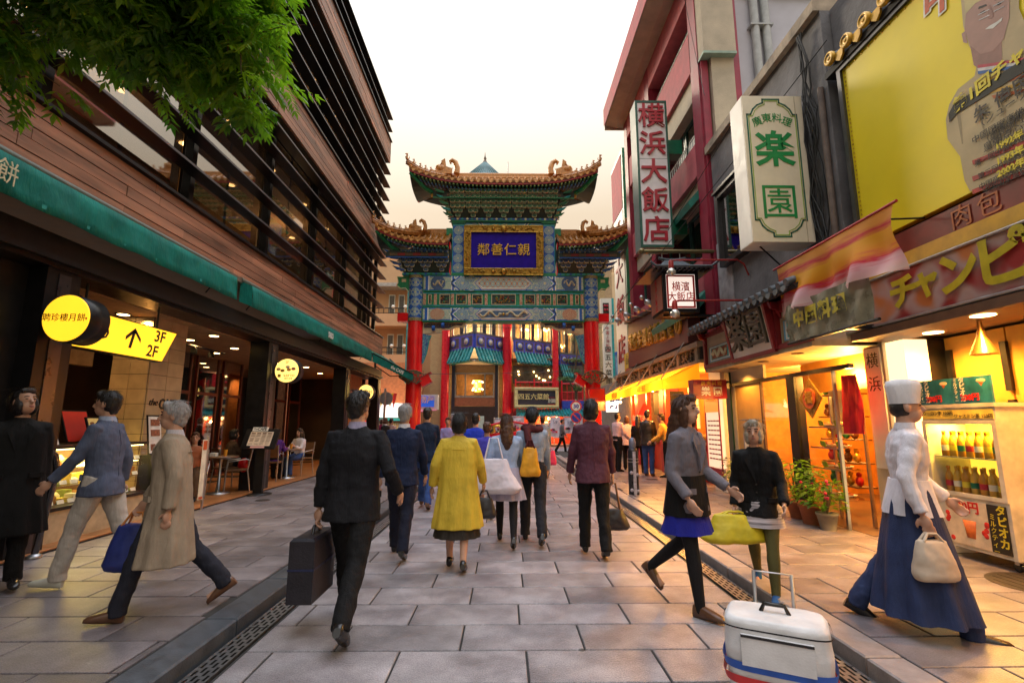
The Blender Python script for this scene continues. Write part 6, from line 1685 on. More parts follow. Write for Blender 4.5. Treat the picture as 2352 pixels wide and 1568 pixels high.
 # vertical sign with five red characters
vsn=thing('vertical_sign','tall white vertical sign with five raised crimson characters in a green frame','sign',(3.8,12.3,5.9))
vx0,vx1,vz0,vz1,vy=3.47,4.32,5.92,10.05,12.0
MB().box(vx0,vx1,vy,vy+.5,vz0,vz1).obj('case',vsn,mat('case_grey_green',(.20,.24,.21),rough=.5))
MB().box(vx0+.06,vx1-.05,vy-.012,vy,vz0+.07,vz1-.06).obj('white_face',vsn,mat('white_face',(.82,.80,.82),rough=.4,var=.08))
for(a,c,d,e)in((vx0,vx0+.06,vz0,vz1),(vx1-.05,vx1,vz0,vz1),(vx0+.06,vx1-.05,vz0,vz0+.07),(vx0+.06,vx1-.05,vz1-.06,vz1)):MB().box(a,c,vy-.03,vy-.0,d,e).obj('green_frame',vsn,mat('frame_green',(.015,.10,.07),rough=.4))
MB().box(vx0+.06,vx1-.05,vy-.015,vy-.012,8.36,8.38).obj('face_joint',vsn,GREY_PIPE)
vtext('横浜大飯店',.72,.80,SIGNR,'lettering',vsn,((vx0+vx1)/2,vy-.03,9.56),ext=.025,bold=.008)
for z_ in(8.55,6.3):MB().box(vx1,PF+.05,vy+.05,vy+.4,z_,z_+.40).obj('green_bracket',vsn,GREENB)
v2=thing('tall_wall_sign','tall white sign with crimson characters and green edge, just beyond the pink restaurant','sign',(4.9,20.3,3.3))
MB().box(4.92,5.1,19.2,21.35,3.3,13.0).obj('case',v2,GREENB);MB().box(4.90,4.92,19.4,21.25,3.5,10.3).obj('white_face',v2,OFFW)
MB().box(4.90,4.92,19.4,21.25,10.4,12.8).obj('pink_face',v2,PINK)
vtext('浜大飯店',1.25,1.65,SIGNR,'lettering',v2,(4.88,20.3,9.4),FACE_R,ext=.02,bold=.012)
# cables
b=MB()
def cable(p,q,sag,r=.010,name='overhead_cable',n=12):
 p,q=Vector(p),Vector(q);return MB().tube([p.lerp(q,i/n)-Vector((0,0,sag*4*(i/n)*(1-i/n)))for i in range(n+1)],r,seg=5)
t=thing('cable_bundle','black cables bundled down a pipe on the grey stucco wall','cables',(4.6,6.6,4))
MB().tube([(4.66,6.55,3.6),(4.68,6.55,6.4)],.045,seg=8).obj('conduit',t,mat('rusty_conduit',(.16,.12,.10),rough=.7,var=.4))
rr=random.Random(9)
for k in range(7):
 pts=[(4.66+rr.uniform(-.05,.02),6.7+rr.uniform(-.06,.25),4.0+i*.42+rr.uniform(-.1,.1))for i in range(9)]
 pts[-1]=(4.6,6.75+rr.uniform(-.1,.1),7.5)
 MB().tube(pts,.014,seg=5).obj('cable',t,WIREM)
for lab,p,q,s in(('thin cable sloping past the green box sign',(3.0,12.2,4.6),(4.68,6.3,7.0),.05),('thin cable from the brown fascia up to the grey wall',(3.4,17,4.6),(4.66,9,7.6),.10),('thin cable along the pink facade',(4.62,10.3,9.0),(4.62,11.2,13),.1)):
 o=cable(p,q,s,.008).obj('overhead_cable',None,WIREM);tag(o,lab,'cable')
 # ------------------------------------------------------------------ beyond the gate: corner restaurant, far blocks, street things
RY=33.0
def rx(px):return AY(px,970,RY).x
def rz(py):return AY(1160,py,RY).z
BRICK=mat('pale_yellow_brick',(.55,.42,.20),rough=.8,var=.25,scale=12)
def _brick(n,b):
 t=n.nodes.new('ShaderNodeTexCoord');mp=n.nodes.new('ShaderNodeMapping');mp.inputs['Rotation'].default_value=(R(90),0,0)
 x=n.nodes.new('ShaderNodeTexBrick');x.inputs['Scale'].default_value=3.2;x.inputs['Color1'].default_value=(.52,.38,.18,1);x.inputs['Color2'].default_value=(.44,.30,.14,1);x.inputs['Mortar'].default_value=(.30,.22,.13,1);x.inputs['Mortar Size'].default_value=.03
 n.links.new(t.outputs['Object'],mp.inputs[0]);n.links.new(mp.outputs[0],x.inputs[0]);n.links.new(x.outputs[0],b.inputs['Base Color'])
BRICK=nodemat('far_brick',_brick,.8)
RED2=mat('bright_red_column',(.68,.012,.03),rough=.3,var=.12)
COBALT=mat('cobalt_panel',(.045,.08,.52),rough=.45,var=.25)
TEALT=mat('teal_glazed_tile',(.015,.22,.23),rough=.3,var=.5,scale=5,rnd=.2)
NAVY=mat('navy_board',(.02,.025,.05),rough=.4)
CURT=mat('white_curtain',(.72,.68,.58),rough=.8,var=.12,scale=4,stretch=(4,4,.2))
WARMR=mat('warm_room',(.45,.28,.12),rough=.6)
LAMPE=emit('chandelier',(1,.62,.20),9)
FGLASS=glassmat('far_glass',(.9,.92,.92),alpha=.75)
rest=thing('corner_restaurant','restaurant seen through the gate with red columns, cobalt panels and teal tiled skirts','restaurant',(0,RY,0))
X0,X1=rx(1000),rx(1420)
MB().box(X0,X1,RY+1.3,RY+1.5,.1,rz(610)).obj('back_wall',rest,mat('tan_wall',(.42,.30,.16),rough=.8))
MB().box(X0,X1,RY+.2,RY+1.3,rz(826),rz(822)).obj('floor_slab',rest,BROWN)
MB().box(rx(985),rx(1025),RY-.1,RY+.8,.1,13).obj('brick_pier',rest,BRICK)
MB().box(rx(1040),rx(1135),RY+.1,RY+.3,rz(858),rz(825)).obj('brick_panel',rest,BRICK)
for(a,c,z1)in((1013,1026,720),(1010,1028,825)):
 pass
def col(px0,px1,y=RY-.25,zt=13.5):
 r=(rx(px1)-rx(px0))/2;MB().lathe([(r,.1),(r,zt)],((rx(px0)+rx(px1))/2,y,0),seg=20).obj('red_column',rest,RED2)
col(1012,1030);col(1154,1175);col(1270,1284)
# upper bays: window row, cobalt panels, tiled skirt. each bay is a polyline in plan
def bay(plan,npan,zp0,zp1,zs,ztop):
 """plan: list of (x, y) points; panels split evenly along it"""
 segs=[]
 for(a,c),k in zip(zip(plan[:-1],plan[1:]),npan):
  a,c=Vector((*a,0)),Vector((*c,0))
  for i in range(k):segs.append((a.lerp(c,i/k),a.lerp(c,(i+1)/k)))
 for p,q in segs:
  d=(q-p);L=d.length;an=math.atan2(d.y,d.x);m_=(p+q)/2;rot=Euler((0,0,an));nrm=Vector((d.y,-d.x,0)).normalized()
  u=d.normalized()
  f=MB().cbox((m_.x,m_.y,(zp0+zp1)/2),(L,.16,zp1-zp0),rot=rot).obj('cobalt_panel',rest,COBALT)
  c0=m_+nrm*.085
  hz=(zp1-zp0)
  for(dx,dz,w,h)in((0,hz*.38,L*.84,.03),(0,-hz*.38,L*.84,.03),(-L*.42,0,.03,hz*.76),(L*.42,0,.03,hz*.76)):
   MB().cbox((c0.x+u.x*dx,c0.y+u.y*dx,(zp0+zp1)/2+dz),(w,.02,h),rot=rot).obj('panel_moulding',f,mat('mauve_line',(.22,.12,.34),rough=.5))
  MB().cbox((c0.x,c0.y,(zp0+zp1)/2),(L*.80,.012,hz*.70),rot=rot).obj('dark_field',f,mat('dark_fret',(.06,.055,.08),rough=.5,var=.5,scale=18))
  b=MB();b.lathe([(hz*.30,0),(hz*.30,-.03),(hz*.26,-.04)],axis='Y',seg=18);b.v=[tuple(Euler((0,0,an)).to_matrix()@Vector(v)+Vector((c0.x,c0.y,(zp0+zp1)/2)))for v in b.v];b.obj('blue_medallion',f,mat('royal_blue',(.02,.06,.55),rough=.4))
  b=MB();b.lathe([(hz*.22,-.04),(hz*.22,-.06),(.001,-.065)],axis='Y',seg=16);b.v=[tuple(Euler((0,0,an)).to_matrix()@Vector(v)+Vector((c0.x,c0.y,(zp0+zp1)/2)))for v in b.v];b.obj('silver_relief',f,mat('silver_relief',(.42,.40,.36),rough=.5,var=.6,scale=14,bump=.8,bscale=20))
  # window above
  for s in(0,1):
   e=p.lerp(q,s);MB().cbox((e.x,e.y,(zp1+ztop)/2),(.14,.16,ztop-zp1),rot=rot).obj('window_post',rest,mat('grey_frame',(.10,.10,.11),rough=.4))
  MB().cbox((m_.x,m_.y,zp1+.06),(L,.2,.12),rot=rot).obj('window_sill',rest,mat('grey_frame',(.10,.10,.11)))
  pc=m_+nrm*.02
  MB().cbox((pc.x,pc.y,(zp1+ztop)/2),(L-.14,.01,ztop-zp1),rot=rot).obj('window_pane',rest,FGLASS)
  cc=m_-nrm*.25
  for sd in(-1,1):
   b=MB();vs=[]
   for i in range(7):
    for k in range(5):
     v_=k/4;wd=.26*L*(1-.55*math.sin(v_*2.6))
     xx=sd*(L*.46-wd*i/6);pt=cc+u*xx+nrm*(.05*math.sin(i*2.2))
     vs.append((pt.x,pt.y,ztop-(ztop-zp1)*v_))
   b.add(vs,[(i*5+j,(i+1)*5+j,(i+1)*5+j+1,i*5+j+1)for i in range(6)for j in range(4)],smooth=True);b.obj('curtain',rest,CURT)
   # tiled skirt
 out=.42
 for p,q in segs:
  d=q-p;nrm=Vector((d.y,-d.x,0)).normalized();u=d.normalized();L=d.length
  b=MB();b.add([(p.x,p.y,zp0),(q.x,q.y,zp0),(q.x+nrm.x*out,q.y+nrm.y*out,zs),(p.x+nrm.x*out,p.y+nrm.y*out,zs)],[(0,1,2,3)])
  b.add([(p.x+nrm.x*out,p.y+nrm.y*out,zs-.03),(q.x+nrm.x*out,q.y+nrm.y*out,zs-.03),(q.x,q.y,zs-.03),(p.x,p.y,zs-.03)],[(0,1,2,3)]);b.obj('skirt_bed',rest,TEALT)
  n=max(3,int(L/.34))
  for i in range(n):
   e=p+u*(L*(i+.5)/n)
   MB().tube([(e.x,e.y,zp0+.06),(e.x+nrm.x*out,e.y+nrm.y*out,zs+.05)],.085,seg=7).obj('skirt_tile',rest,TEALT)
zA,zB,zC=rz(836),rz(806),rz(833)
bay([(rx(1026),RY+.1),(rx(1092),RY-2.0),(rx(1155),RY+.1)],(2,3),rz(808),rz(778),rz(838),rz(736))
MB().prism([(rx(1026),RY+.3,rz(835)),(rx(1092),RY-2.3,rz(835)),(rx(1155),RY+.3,rz(835))],(0,0,-.08)).obj('bay_soffit',rest,CREAMW)
bay([(rx(1180),RY-1.1),(rx(1270),RY+.7)],(4,),rz(813),rz(786),rz(838),rz(730))
bay([(rx(1288),RY+.2),(rx(1345),RY+1.2)],(3,),rz(836),rz(812),rz(866),rz(755))
MB().box(X0,X1,RY+.5,RY+.7,rz(734),rz(610)).obj('upper_wall',rest,mat('tan_render',(.42,.30,.17),rough=.8))
# chandeliers and warm rooms
for(px,py)in((1207,752),(1243,782),(1262,752),(1300,790),(1312,760)):
 p=Vector((rx(px),RY+.9,rz(py)))
 b=MB();
 for k in range(7):b.ball(p+Vector((.22*math.cos(k*.9),.1*math.sin(k*.9),.08*math.sin(k*2.1))),.07,LAMPE,seg=6,rings=4)
 b.tube([p,p+Vector((0,0,.6))],.015,BLACK,seg=4);b.obj('chandelier',rest)
MB().box(rx(1178),rx(1345),RY+1.27,RY+1.30,rz(825),rz(735)).obj('warm_wall',rest,WARMR);MB().box(rx(1026),rx(1155),RY+1.27,RY+1.30,rz(825),rz(735)).obj('warm_wall',rest,mat('buff_wall',(.5,.38,.2)))
lamp('restaurant_lamp_and_fill','POINT',(rx(1225),RY+.6,rz(760)),200,(1,.6,.25),.3);lamp('restaurant_lamp_and_fill','POINT',(rx(1090),RY+.3,rz(765)),160,(1,.72,.42),.3);lamp('restaurant_lamp_and_fill','POINT',(rx(1090),RY+.2,rz(885)),110,(1,.55,.2),.3)  # a left-bay point lamp is added only to brighten the restaurant
# first-floor picture window
wx0,wx1=rx(1043),rx(1135)
for(a,c,d,e,m_)in((1043,1135,913,908,'silver'),(1043,1135,859,856,'silver'),(1043,1046,908,859,'silver'),(1132,1135,908,859,'silver'),(1066,1069,908,859,'silver'),(1111,1114,908,859,'silver')):
 MB().box(rx(a),rx(c),RY-.02,RY+.12,rz(d),rz(e)).obj('window_frame',rest,ALU)
MB().box(wx0,wx1,RY+.06,RY+.07,rz(908),rz(859)).obj('window_pane',rest,FGLASS)
MB().box(wx0,wx1,RY+1.25,RY+1.28,rz(913),rz(856)).obj('room_wall',rest,mat('room_brown',(.30,.17,.07),rough=.7,var=.4))
b=MB()
p0=Vector((rx(1095),RY+.6,0))
for py in(876,893):
 for k in range(10):b.ball((p0.x+.34*math.cos(k*.63),p0.y+.2*math.sin(k*.63),rz(py)+.08*math.sin(k*2.4)),.06,LAMPE,seg=6,rings=4)
b.lathe([(.22,rz(899)),(.26,rz(885)),(.22,rz(871))],(p0.x,p0.y,0),emit('lantern_glow',(1,.40,.05),1.6),seg=14);b.obj('hanging_lantern',rest)
MB().box(rx(1042),rx(1136),RY+.02,RY+.2,rz(932),rz(913.5)).obj('brown_panel',rest,mat('copper_panel',(.33,.12,.06),rough=.5))
MB().box(rx(1038),rx(1140),RY-.05,RY+.15,.14,rz(933)).obj('slatted_wall',rest,mat('dark_slats',(.055,.035,.03),rough=.6))
b=MB()
for k in range(44):b.box(rx(1038)+k*.068,rx(1038)+k*.068+.03,RY-.09,RY-.05,.14,rz(934))
b.obj('slat_ribs',rest,mat('dark_slats',(.055,.035,.03)),kind='stuff')
MB().box(rx(1096),rx(1112),RY-.12,RY-.09,.14,rz(955)).obj('door_glass',rest,mat('door_glass_pale',(.4,.55,.55),rough=.6))
for px in(1036,1136.5):MB().box(rx(px),rx(px+7),RY-.08,RY+.2,.14,rz(828)).obj('dark_pilaster',rest,NAVY)
for px in(1030.5,1145):
 b=MB()
 for k in range(60):b.ball((rx(px),RY-.1,.3+k*.115),.06,seg=5,rings=3)
 b.obj('bead_moulding',rest,CREAM_P,kind='stuff')
 # balcony, name board, teal pent roof, shopfront
MB().box(rx(1178),rx(1345),RY+.4,RY+.5,rz(880),rz(838)).obj('balcony_glass',rest,mat('dim_glass',(.10,.085,.08),rough=.15,var=.4))
rr=random.Random(5)
for k in range(9):
 MB().ball((rx(1190+rr.random()*80),RY+.3,rz(846+rr.random()*28)),.06,LAMPE,seg=6,rings=4).obj('lamp_globe',rest)
def rail(px0,px1,py0,py1,y):
 b=MB();a,c=rx(px0),rx(px1);z0,z1=rz(py1),rz(py0)
 b.tube([(a,y,z1),(c,y,z1)],.05,seg=6);b.tube([(a,y,z0),(c,y,z0)],.05,seg=6);b.tube([(a,y,(z0+z1)/2),(c,y,(z0+z1)/2)],.03,seg=5)
 n=int((c-a)/.28)
 for k in range(n+1):
  x=a+(c-a)*k/n;b.tube([(x,y,z0),(x,y,z1+(.22 if k%4==0 else 0))],.055 if k%4==0 else.025,seg=5)
 b.obj('balcony_rail',rest,RED2)
rail(1184,1268,880,901,RY-.9);rail(1290,1338,882,920,RY-.4)
MB().box(rx(1290),rx(1340),RY-.5,RY+.3,rz(946),rz(921)).obj('cobalt_box',rest,COBALT)
MB().box(rx(1175),rx(1340),RY-.1,RY+.1,rz(960),rz(900)).obj('ground_fascia',rest,RED_D)
nbd=thing('restaurant_name_board','black name board with gold characters in a beaded cream frame on the corner restaurant','sign',(rx(1230),RY-1.2,rz(938)),local=True)
nbd.rotation_euler=(0,0,R(9))
W2,H2=(rx(1284)-rx(1184))/2,(rz(893)-rz(939))/2
MB().box(-W2,W2,-.05,.2,0,2*H2).obj('board',nbd,NAVY)
for(a,c,d,e)in((-W2,W2,0,.2),(-W2,W2,2*H2-.2,2*H2),(-W2,-W2+.2,.2,2*H2-.2),(W2-.2,W2,.2,2*H2-.2)):MB().box(a,c,-.14,.24,d,e).obj('frame',nbd,mat('board_cream',(.66,.56,.26),rough=.5))
b=MB()
for k in range(40):
 for z_ in(.1,2*H2-.1):b.ball((-W2+.05+(2*W2-.1)*k/39,-.15,z_),.045,seg=5,rings=3)
b.obj('beading',nbd,CREAM_P,kind='stuff')
text('四五六菜館',.41,mat('pale_gold',(.82,.68,.30),rough=.45),'lettering',nbd,(-.20,-.08,H2+.03),ext=.03,bold=.001);text('別館',.28,WHITE_T,'lettering',nbd,(1.0,-.09,H2-.22),ext=.01)
MB().box(.72,1.26,-.075,-.06,H2-.45,H2-.41).box(.72,1.26,-.075,-.06,H2+.0,H2+.03).obj('red_box_print',nbd,SIGNR)
# pent roof over the stalls
a,c=rx(1185),rx(1345)
MB().prism([(a,RY-.5,rz(941)),(a,RY-1.9,rz(955)),(a,RY-1.9,rz(957)),(a,RY-.5,rz(945))],(c-a,0,0)).obj('pent_roof',rest,TEALT)
for k in range(22):
 x=a+(c-a)*(k+.5)/22;MB().tube([(x,RY-.5,rz(940)),(x,RY-1.92,rz(954.5))],.07,seg=6).obj('pent_tile',rest,TEALT)
MB().box(a,c,RY-.7,RY-.6,.14,rz(955)).obj('shop_back',rest,mat('stall_red_glow',(.6,.08,.03),rough=.6))
for k,(px,w,py0,py1)in enumerate(((1215,14,966,990),(1240,16,968,992),(1262,8,970,1000),(1322,12,968,992))):
 MB().box(rx(px),rx(px+w),RY-.78,RY-.70,rz(py1),rz(py0)).obj('shop_poster',rest,[mat('poster_dark',(.1,.1,.1)),WHITE_T,mat('poster_lit',(.7,.05,.03),rough=.6),WARMR][k])
for px in(1222,1240,1258,1275):MB().ball((rx(px),RY-1.0,rz(961)),.10,LAMPE,seg=7,rings=5).obj('stall_bulb',rest)
lamp('stall_glow','POINT',(rx(1250),RY-1.4,rz(972)),160,(1,.35,.12),.2)
# small pine trees in front of the restaurant
LEAFP=mat('pine_needles',(.07,.16,.035),rough=.6,var=.5,scale=6)
def pine(label,px,pads,y=RY-2.2):
 t=thing('pine_tree',label,'tree',(rx(px),y,.14))
 pts=[(rx(px),y,.14)]+[(rx(px+dx*.5),y+.1,rz(py+6))for dx,py,r in pads[::-1]]
 MB().tube(sorted(pts,key=lambda q:q[2]),[.09]+[.05]*(len(pts)-1),seg=6).obj('trunk',t,mat('pine_bark',(.10,.06,.04),rough=.9))
 rr=random.Random(px);b=MB()
 for dx,py,r in pads:
  cpt=Vector((rx(px+dx),y,rz(py)))
  b.tube([(rx(px+dx*.5),y+.1,rz(py+6)),cpt],.03,mat('pine_bark',(.10,.06,.04)),seg=5)
  for k in range(260):
   an=rr.uniform(0,6.28);q=r*math.sqrt(rr.random());o=cpt+Vector((q*math.cos(an),q*math.sin(an)*.7,rr.uniform(-.1,.22)*(1-(q/r)**2*.6)))
   d=Vector((rr.uniform(-1,1),rr.uniform(-1,1),rr.uniform(0,1))).normalized()*.14;s_=d.cross(Vector((0,0,1))).normalized()*.02
   b.add([o-s_,o+s_,o+d],[(0,1,2)],LEAFP)
 b.obj('foliage',t)
pine('small trained pine with flat pads by the cobalt panels',1315,[(0,838,.75),(14,795,.8),(-6,862,.5)])
pine('low trained pine on the balcony edge beside the red railing',1312,[(-24,880,.55),(4,900,.3)],RY-2.6)
# speed sign
t=thing('speed_limit_sign','round red-rimmed 30 speed sign with a blue parking ban sign below','road sign',(AY(1323,933,28).x,28,0))
x,y,z1,z2=AY(1323,933,28).x,28,AY(1323,933,28).z,AY(1323,958,28).z
MB().tube([(x,y+.05,.1),(x,y+.05,z1+.4)],.04,seg=8).obj('pole',t,ALU)
MB().lathe([(.32,0),(.32,-.02)],(x,y,z1),seg=24,axis='Y').obj('red_ring',t,RED2);MB().lathe([(.24,-.021),(.24,-.03)],(x,y,z1),seg=24,axis='Y').obj('white_disc',t,WHITE_T)
text('30',.30,mat('sign_blue',(.02,.05,.4)),'lettering',t,(x,y-.035,z1),ext=.003,bold=.01)
MB().lathe([(.32,0),(.32,-.02)],(x,y,z2),seg=24,axis='Y').obj('red_ring',t,RED2);MB().lathe([(.25,-.021),(.25,-.03)],(x,y,z2),seg=24,axis='Y').obj('blue_disc',t,mat('sign_blue',(.02,.05,.4)))
MB().cbox((x,y-.035,z2),(.5,.012,.07),rot=Euler((0,R(45),0))).obj('slash',t,RED2)
# banners before the restaurant
NOB=mat('banner_white',(.66,.58,.66),rough=.7,var=.15)
def nobori(px,py0,py1,w,y,label,bx_=0):
 x=AY(px,py0,y).x;z0,z1=AY(px,py1,y).z,AY(px,py0,y).z
 t=thing('flag_banner',label,'banner',(x,y,.1),group='white upright banners before the restaurant')
 MB().tube([(x,y,.1),(x,y,z1+.1)],.03,seg=6).tube([(x,y,z1+.05),(x+w,y,z1+.05)],.02,seg=5).obj('pole',t,ALU)
 b=MB();vs=[]
 for i in range(6):
  for k in range(7):vs.append((x+.04+w*i/5,y+.05*math.sin(i+k),z1-(z1-z0)*k/6))
 b.add(vs,[(i*7+j,(i+1)*7+j,(i+1)*7+j+1,i*7+j+1)for i in range(5)for j in range(6)],smooth=True);b.obj('cloth',t,NOB)
 text('59',.3,mat('banner_grey',(.15,.15,.2)),'lettering',t,(x+w*.55,y-.07,z1-.3),ext=.002)
 rr=random.Random(px)
 for k in range(7):MB().cbox((x+.1+rr.random()*(w-.2),y-.06,z1-.7-rr.random()*(z1-z0-1)),(.12,.01,.12)).obj('printed_mark',t,rr.choice([RED2,mat('banner_pink',(.6,.15,.3)),CREAM_P]))
nobori(1262,958,1003,.62,30.8,'white 59 banner nearest the red shop posters');nobori(1295,958,995,.62,30.6,'white 59 banner below the cobalt box');nobori(1316,958,985,.55,30.3,'white 59 banner under the round speed sign');nobori(1176,958,980,.7,30.5,'white banner in front of the thick red column');nobori(1135,962,990,.5,30.4,'narrow curled white banner beside the dark pilaster');nobori(1036,953,985,.4,30.2,'small white banner by the slatted brown wall')
t=thing('menu_easel','white menu easel with pictured dishes on the far pavement','easel',(AY(1268,1000,31).x,31.2,.14))
x=AY(1268,1000,31).x
for k in range(2):
 MB().cbox((x-.3+k*.62,31.2,.95+.15*k),(.5,.05,1.1),rot=Euler((R(-10),0,0))).obj('menu_board',t,WHITE_T)
 for q in range(6):MB().cbox((x-.42+k*.62+(q%2)*.24,31.14,.65+.15*k+(q//2)*.3),(.16,.02,.16),rot=Euler((R(-10),0,0))).obj('printed_dish',t,mat('dish_brown',(.3,.12,.03)))
 MB().box(x-.5+k*.62,x-.44+k*.62,31.2,31.25,.14,.5).box(x-.12+k*.62,x-.06+k*.62,31.2,31.25,.14,.5).obj('leg',t,ALU)
 # --- far blocks
TAN=mat('peach_render',(.60,.37,.20),rough=.85,var=.15,scale=.6)
TAN2=mat('cream_block',(.66,.50,.30),rough=.85,var=.12,scale=.6)
lb=thing('peach_apartment_block','peach apartment block with stepped balconies behind the gate on the cafe side','building',(-11,36,0))
def lx(px,y):return AY(px,970,y).x
def lz(py,y):return AY(1160,py,y).z
yb=36.
MB().box(-24,lx(1000,yb),yb,yb+10,0,lz(600,yb)).obj('main_wall',lb,TAN)
MB().box(-24,lx(925,yb),yb+2,yb+9,lz(600,yb),lz(545,yb)).obj('stepped_top',lb,TAN)
MB().box(-24,lx(955,yb-1),yb-1.2,yb+.2,lz(668,yb),lz(660,yb)).obj('roof_slab',lb,mat('grey_slab',(.42,.40,.36),rough=.8))
for(py0,py1)in((730,757),(820,850),(900,925)):
 MB().box(-24,lx(945,yb-1),yb-1.4,yb-.2,lz(py1,yb),lz(py0,yb)).obj('balcony',lb,TAN)
 b=MB();a,c=-14,lx(940,yb-1.4)
 zt,zb=lz(py0-22,yb-1.4),lz(py0,yb-1.4)
 b.tube([(a,yb-1.35,zt),(c,yb-1.35,zt)],.04,seg=5);b.tube([(a,yb-1.35,(zt+zb)/2),(c,yb-1.35,(zt+zb)/2)],.025,seg=5)
 for k in range(22):b.tube([(a+(c-a)*k/21,yb-1.35,zb),(a+(c-a)*k/21,yb-1.35,zt)],.025,seg=4)
 b.obj('balcony_rail',lb,BLACK)
 for k,px in enumerate((882,905,928)):
  MB().box(lx(px,yb),lx(px+15,yb),yb-.06,yb-.01,lz(py0,yb),lz(py0-52,yb)).obj('window_frame',lb,WHITE_P)
  MB().box(lx(px+2,yb),lx(px+13,yb),yb-.09,yb-.061,lz(py0,yb),lz(py0-49,yb)).obj('window_pane',lb,mat('dull_pane',(.10,.10,.09),rough=.1,var=.3))
 for px in(893,922):MB().ball((lx(px,yb-1.3),yb-1.35,zt+.1),.14,WHITE_T,seg=8,rings=6).obj('globe_lamp',lb)
lb2=thing('pink_tower_block','narrow pink-edged wall with teal sign box beside the gate column on the cafe side','building',(-8,30,0))
MB().box(lx(936,30),lx(950,30),30,31,0,lz(665,30)).obj('pink_pier',lb2,mat('dusty_pink',(.48,.22,.20),rough=.8))
sgn_=thing('street_sign_panel','white vertical street sign with teal edge between the pink pier and the gate','sign',(lx(945,27),27,2))
MB().box(lx(926,27),lx(938,27),27,27.2,lz(880,27),lz(668,27)).obj('teal_edge',sgn_,TEAL_P);MB().box(lx(938,27),lx(948,27),26.95,27.15,lz(880,27),lz(672,27)).obj('white_face',sgn_,OFFW)
for k in range(6):MB().box(lx(940,27),lx(945,27),26.92,26.95,lz(700+k*24,27),lz(690+k*24,27)).obj('printed_mark',sgn_,[INK,SIGNR][k%2])
rb=thing('cream_apartment_block','tall cream block behind the gate column on the stall side','building',(9,38,0))
yr=38.
MB().box(lx(1395,yr),26,yr,yr+10,0,lz(630,yr)).obj('main_wall',rb,TAN2)
MB().box(lx(1404,yr),26,yr+1,yr+8,lz(630,yr),lz(604,yr)).obj('stepped_top',rb,TAN2)
b=MB();zt,zb=lz(606,yr),lz(625,yr)
for k in range(14):b.tube([(lx(1396+k*4,yr),yr-.1,zb),(lx(1396+k*4,yr),yr-.1,zt)],.03,seg=4)
b.tube([(lx(1392,yr),yr-.1,zt),(lx(1452,yr),yr-.1,zt)],.05,seg=5);b.obj('roof_rail',rb,mat('rust_rail',(.3,.14,.08)))
for py in(700,790,880):
 for px in(1405,1425):MB().box(lx(px,yr),lx(px+12,yr),yr-.05,yr,lz(py+30,yr),lz(py,yr)).obj('window_pane',rb,mat('dull_pane',(.10,.10,.09)))
bp=thing('brick_tower','yellow brick pier rising behind the fan ornament on the stall side','building',(lx(1392,31),31.5,0))
MB().box(lx(1384,31.5),lx(1398,31.5),31.5,32.6,0,lz(662,31.5)).obj('brick_wall',bp,BRICK)
# tall white restaurant sign on the stall side
ws=thing('white_column_sign','tall white vertical sign with small red and black characters and teal edge','sign',(lx(1403,25),25,2.5))
wy=25.
MB().box(lx(1388,wy),lx(1414,wy),wy,wy+.3,lz(738,wy),lz(684,wy)).box(lx(1392,wy),lx(1412,wy),wy,wy+.3,lz(866,wy),lz(744,wy)).obj('case',ws,OFFW)
MB().box(lx(1412,wy),lx(1417,wy),wy-.02,wy+.3,lz(866,wy),lz(744,wy)).box(lx(1414,wy),lx(1419,wy),wy-.02,wy+.3,lz(738,wy),lz(684,wy)).obj('teal_edge',ws,TEAL_P)
MB().box(lx(1393,wy),lx(1407,wy),wy-.02,wy,lz(720,wy),lz(695,wy)).obj('black_square',ws,INK)
for q in range(4):MB().ball((lx(1397+(q%2)*6,wy),wy-.03,lz(702+(q//2)*9,wy)),.07,SIGNR,seg=6,rings=4).obj('red_mark',ws)
vtext('中国上海料理',.20,.225,SIGNR,'lettering',ws,(lx(1402,wy),wy-.01,lz(754,wy)),ext=.002);vtext('四五六菜館',.34,.40,INK,'lettering',ws,(lx(1402,wy),wy-.01,lz(803,wy)),ext=.002,bold=.003)
# low blue box and plant-coloured shopfront things under it
bw=thing('blue_bay_window','pale blue boxed bay window beyond the white column sign','bay window',(lx(1428,32),32,lz(866,32)))
MB().box(lx(1414,32),lx(1444,32),31.2,33,lz(862,32),lz(818,32)).obj('box',bw,mat('pale_blue_paint',(.22,.36,.55),rough=.6));MB().box(lx(1418,32),lx(1432,32),31.15,31.19,lz(856,32),lz(826,32)).obj('window_pane',bw,mat('sky_pane',(.35,.45,.6),rough=.15));MB().box(lx(1412,32),lx(1446,32),31.0,33,lz(818,32),lz(812,32)).obj('roof',bw,BLUE_P)
ac=thing('air_conditioner','white air conditioning unit on the brick pier beyond the gate','air conditioner',(lx(1404,31),31,lz(842,31)));MB().box(lx(1398,31),lx(1410,31),30.6,31.2,lz(842,31),lz(822,31)).obj('casing',ac,OFFW);MB().lathe([(.26,0),(.26,-.02)],(lx(1404,31),30.6,lz(832,31)),seg=16,axis='Y').obj('fan_grille',ac,GREY_PIPE)
yb2=thing('yellow_small_sign','small yellow and red sign at the end of the brown fascia','sign',(4.6,18.4,3.3));MB().box(4.70,4.78,18.05,19.2,3.25,4.15).obj('board',yb2,mat('sun_yellow',(.75,.55,.03),rough=.5));MB().box(4.69,4.70,18.2,19.05,3.3,3.55).obj('red_strip',yb2,SIGNR);text('点心',.38,INK,'lettering',yb2,(4.695,18.6,3.85),FACE_R,ext=.002)
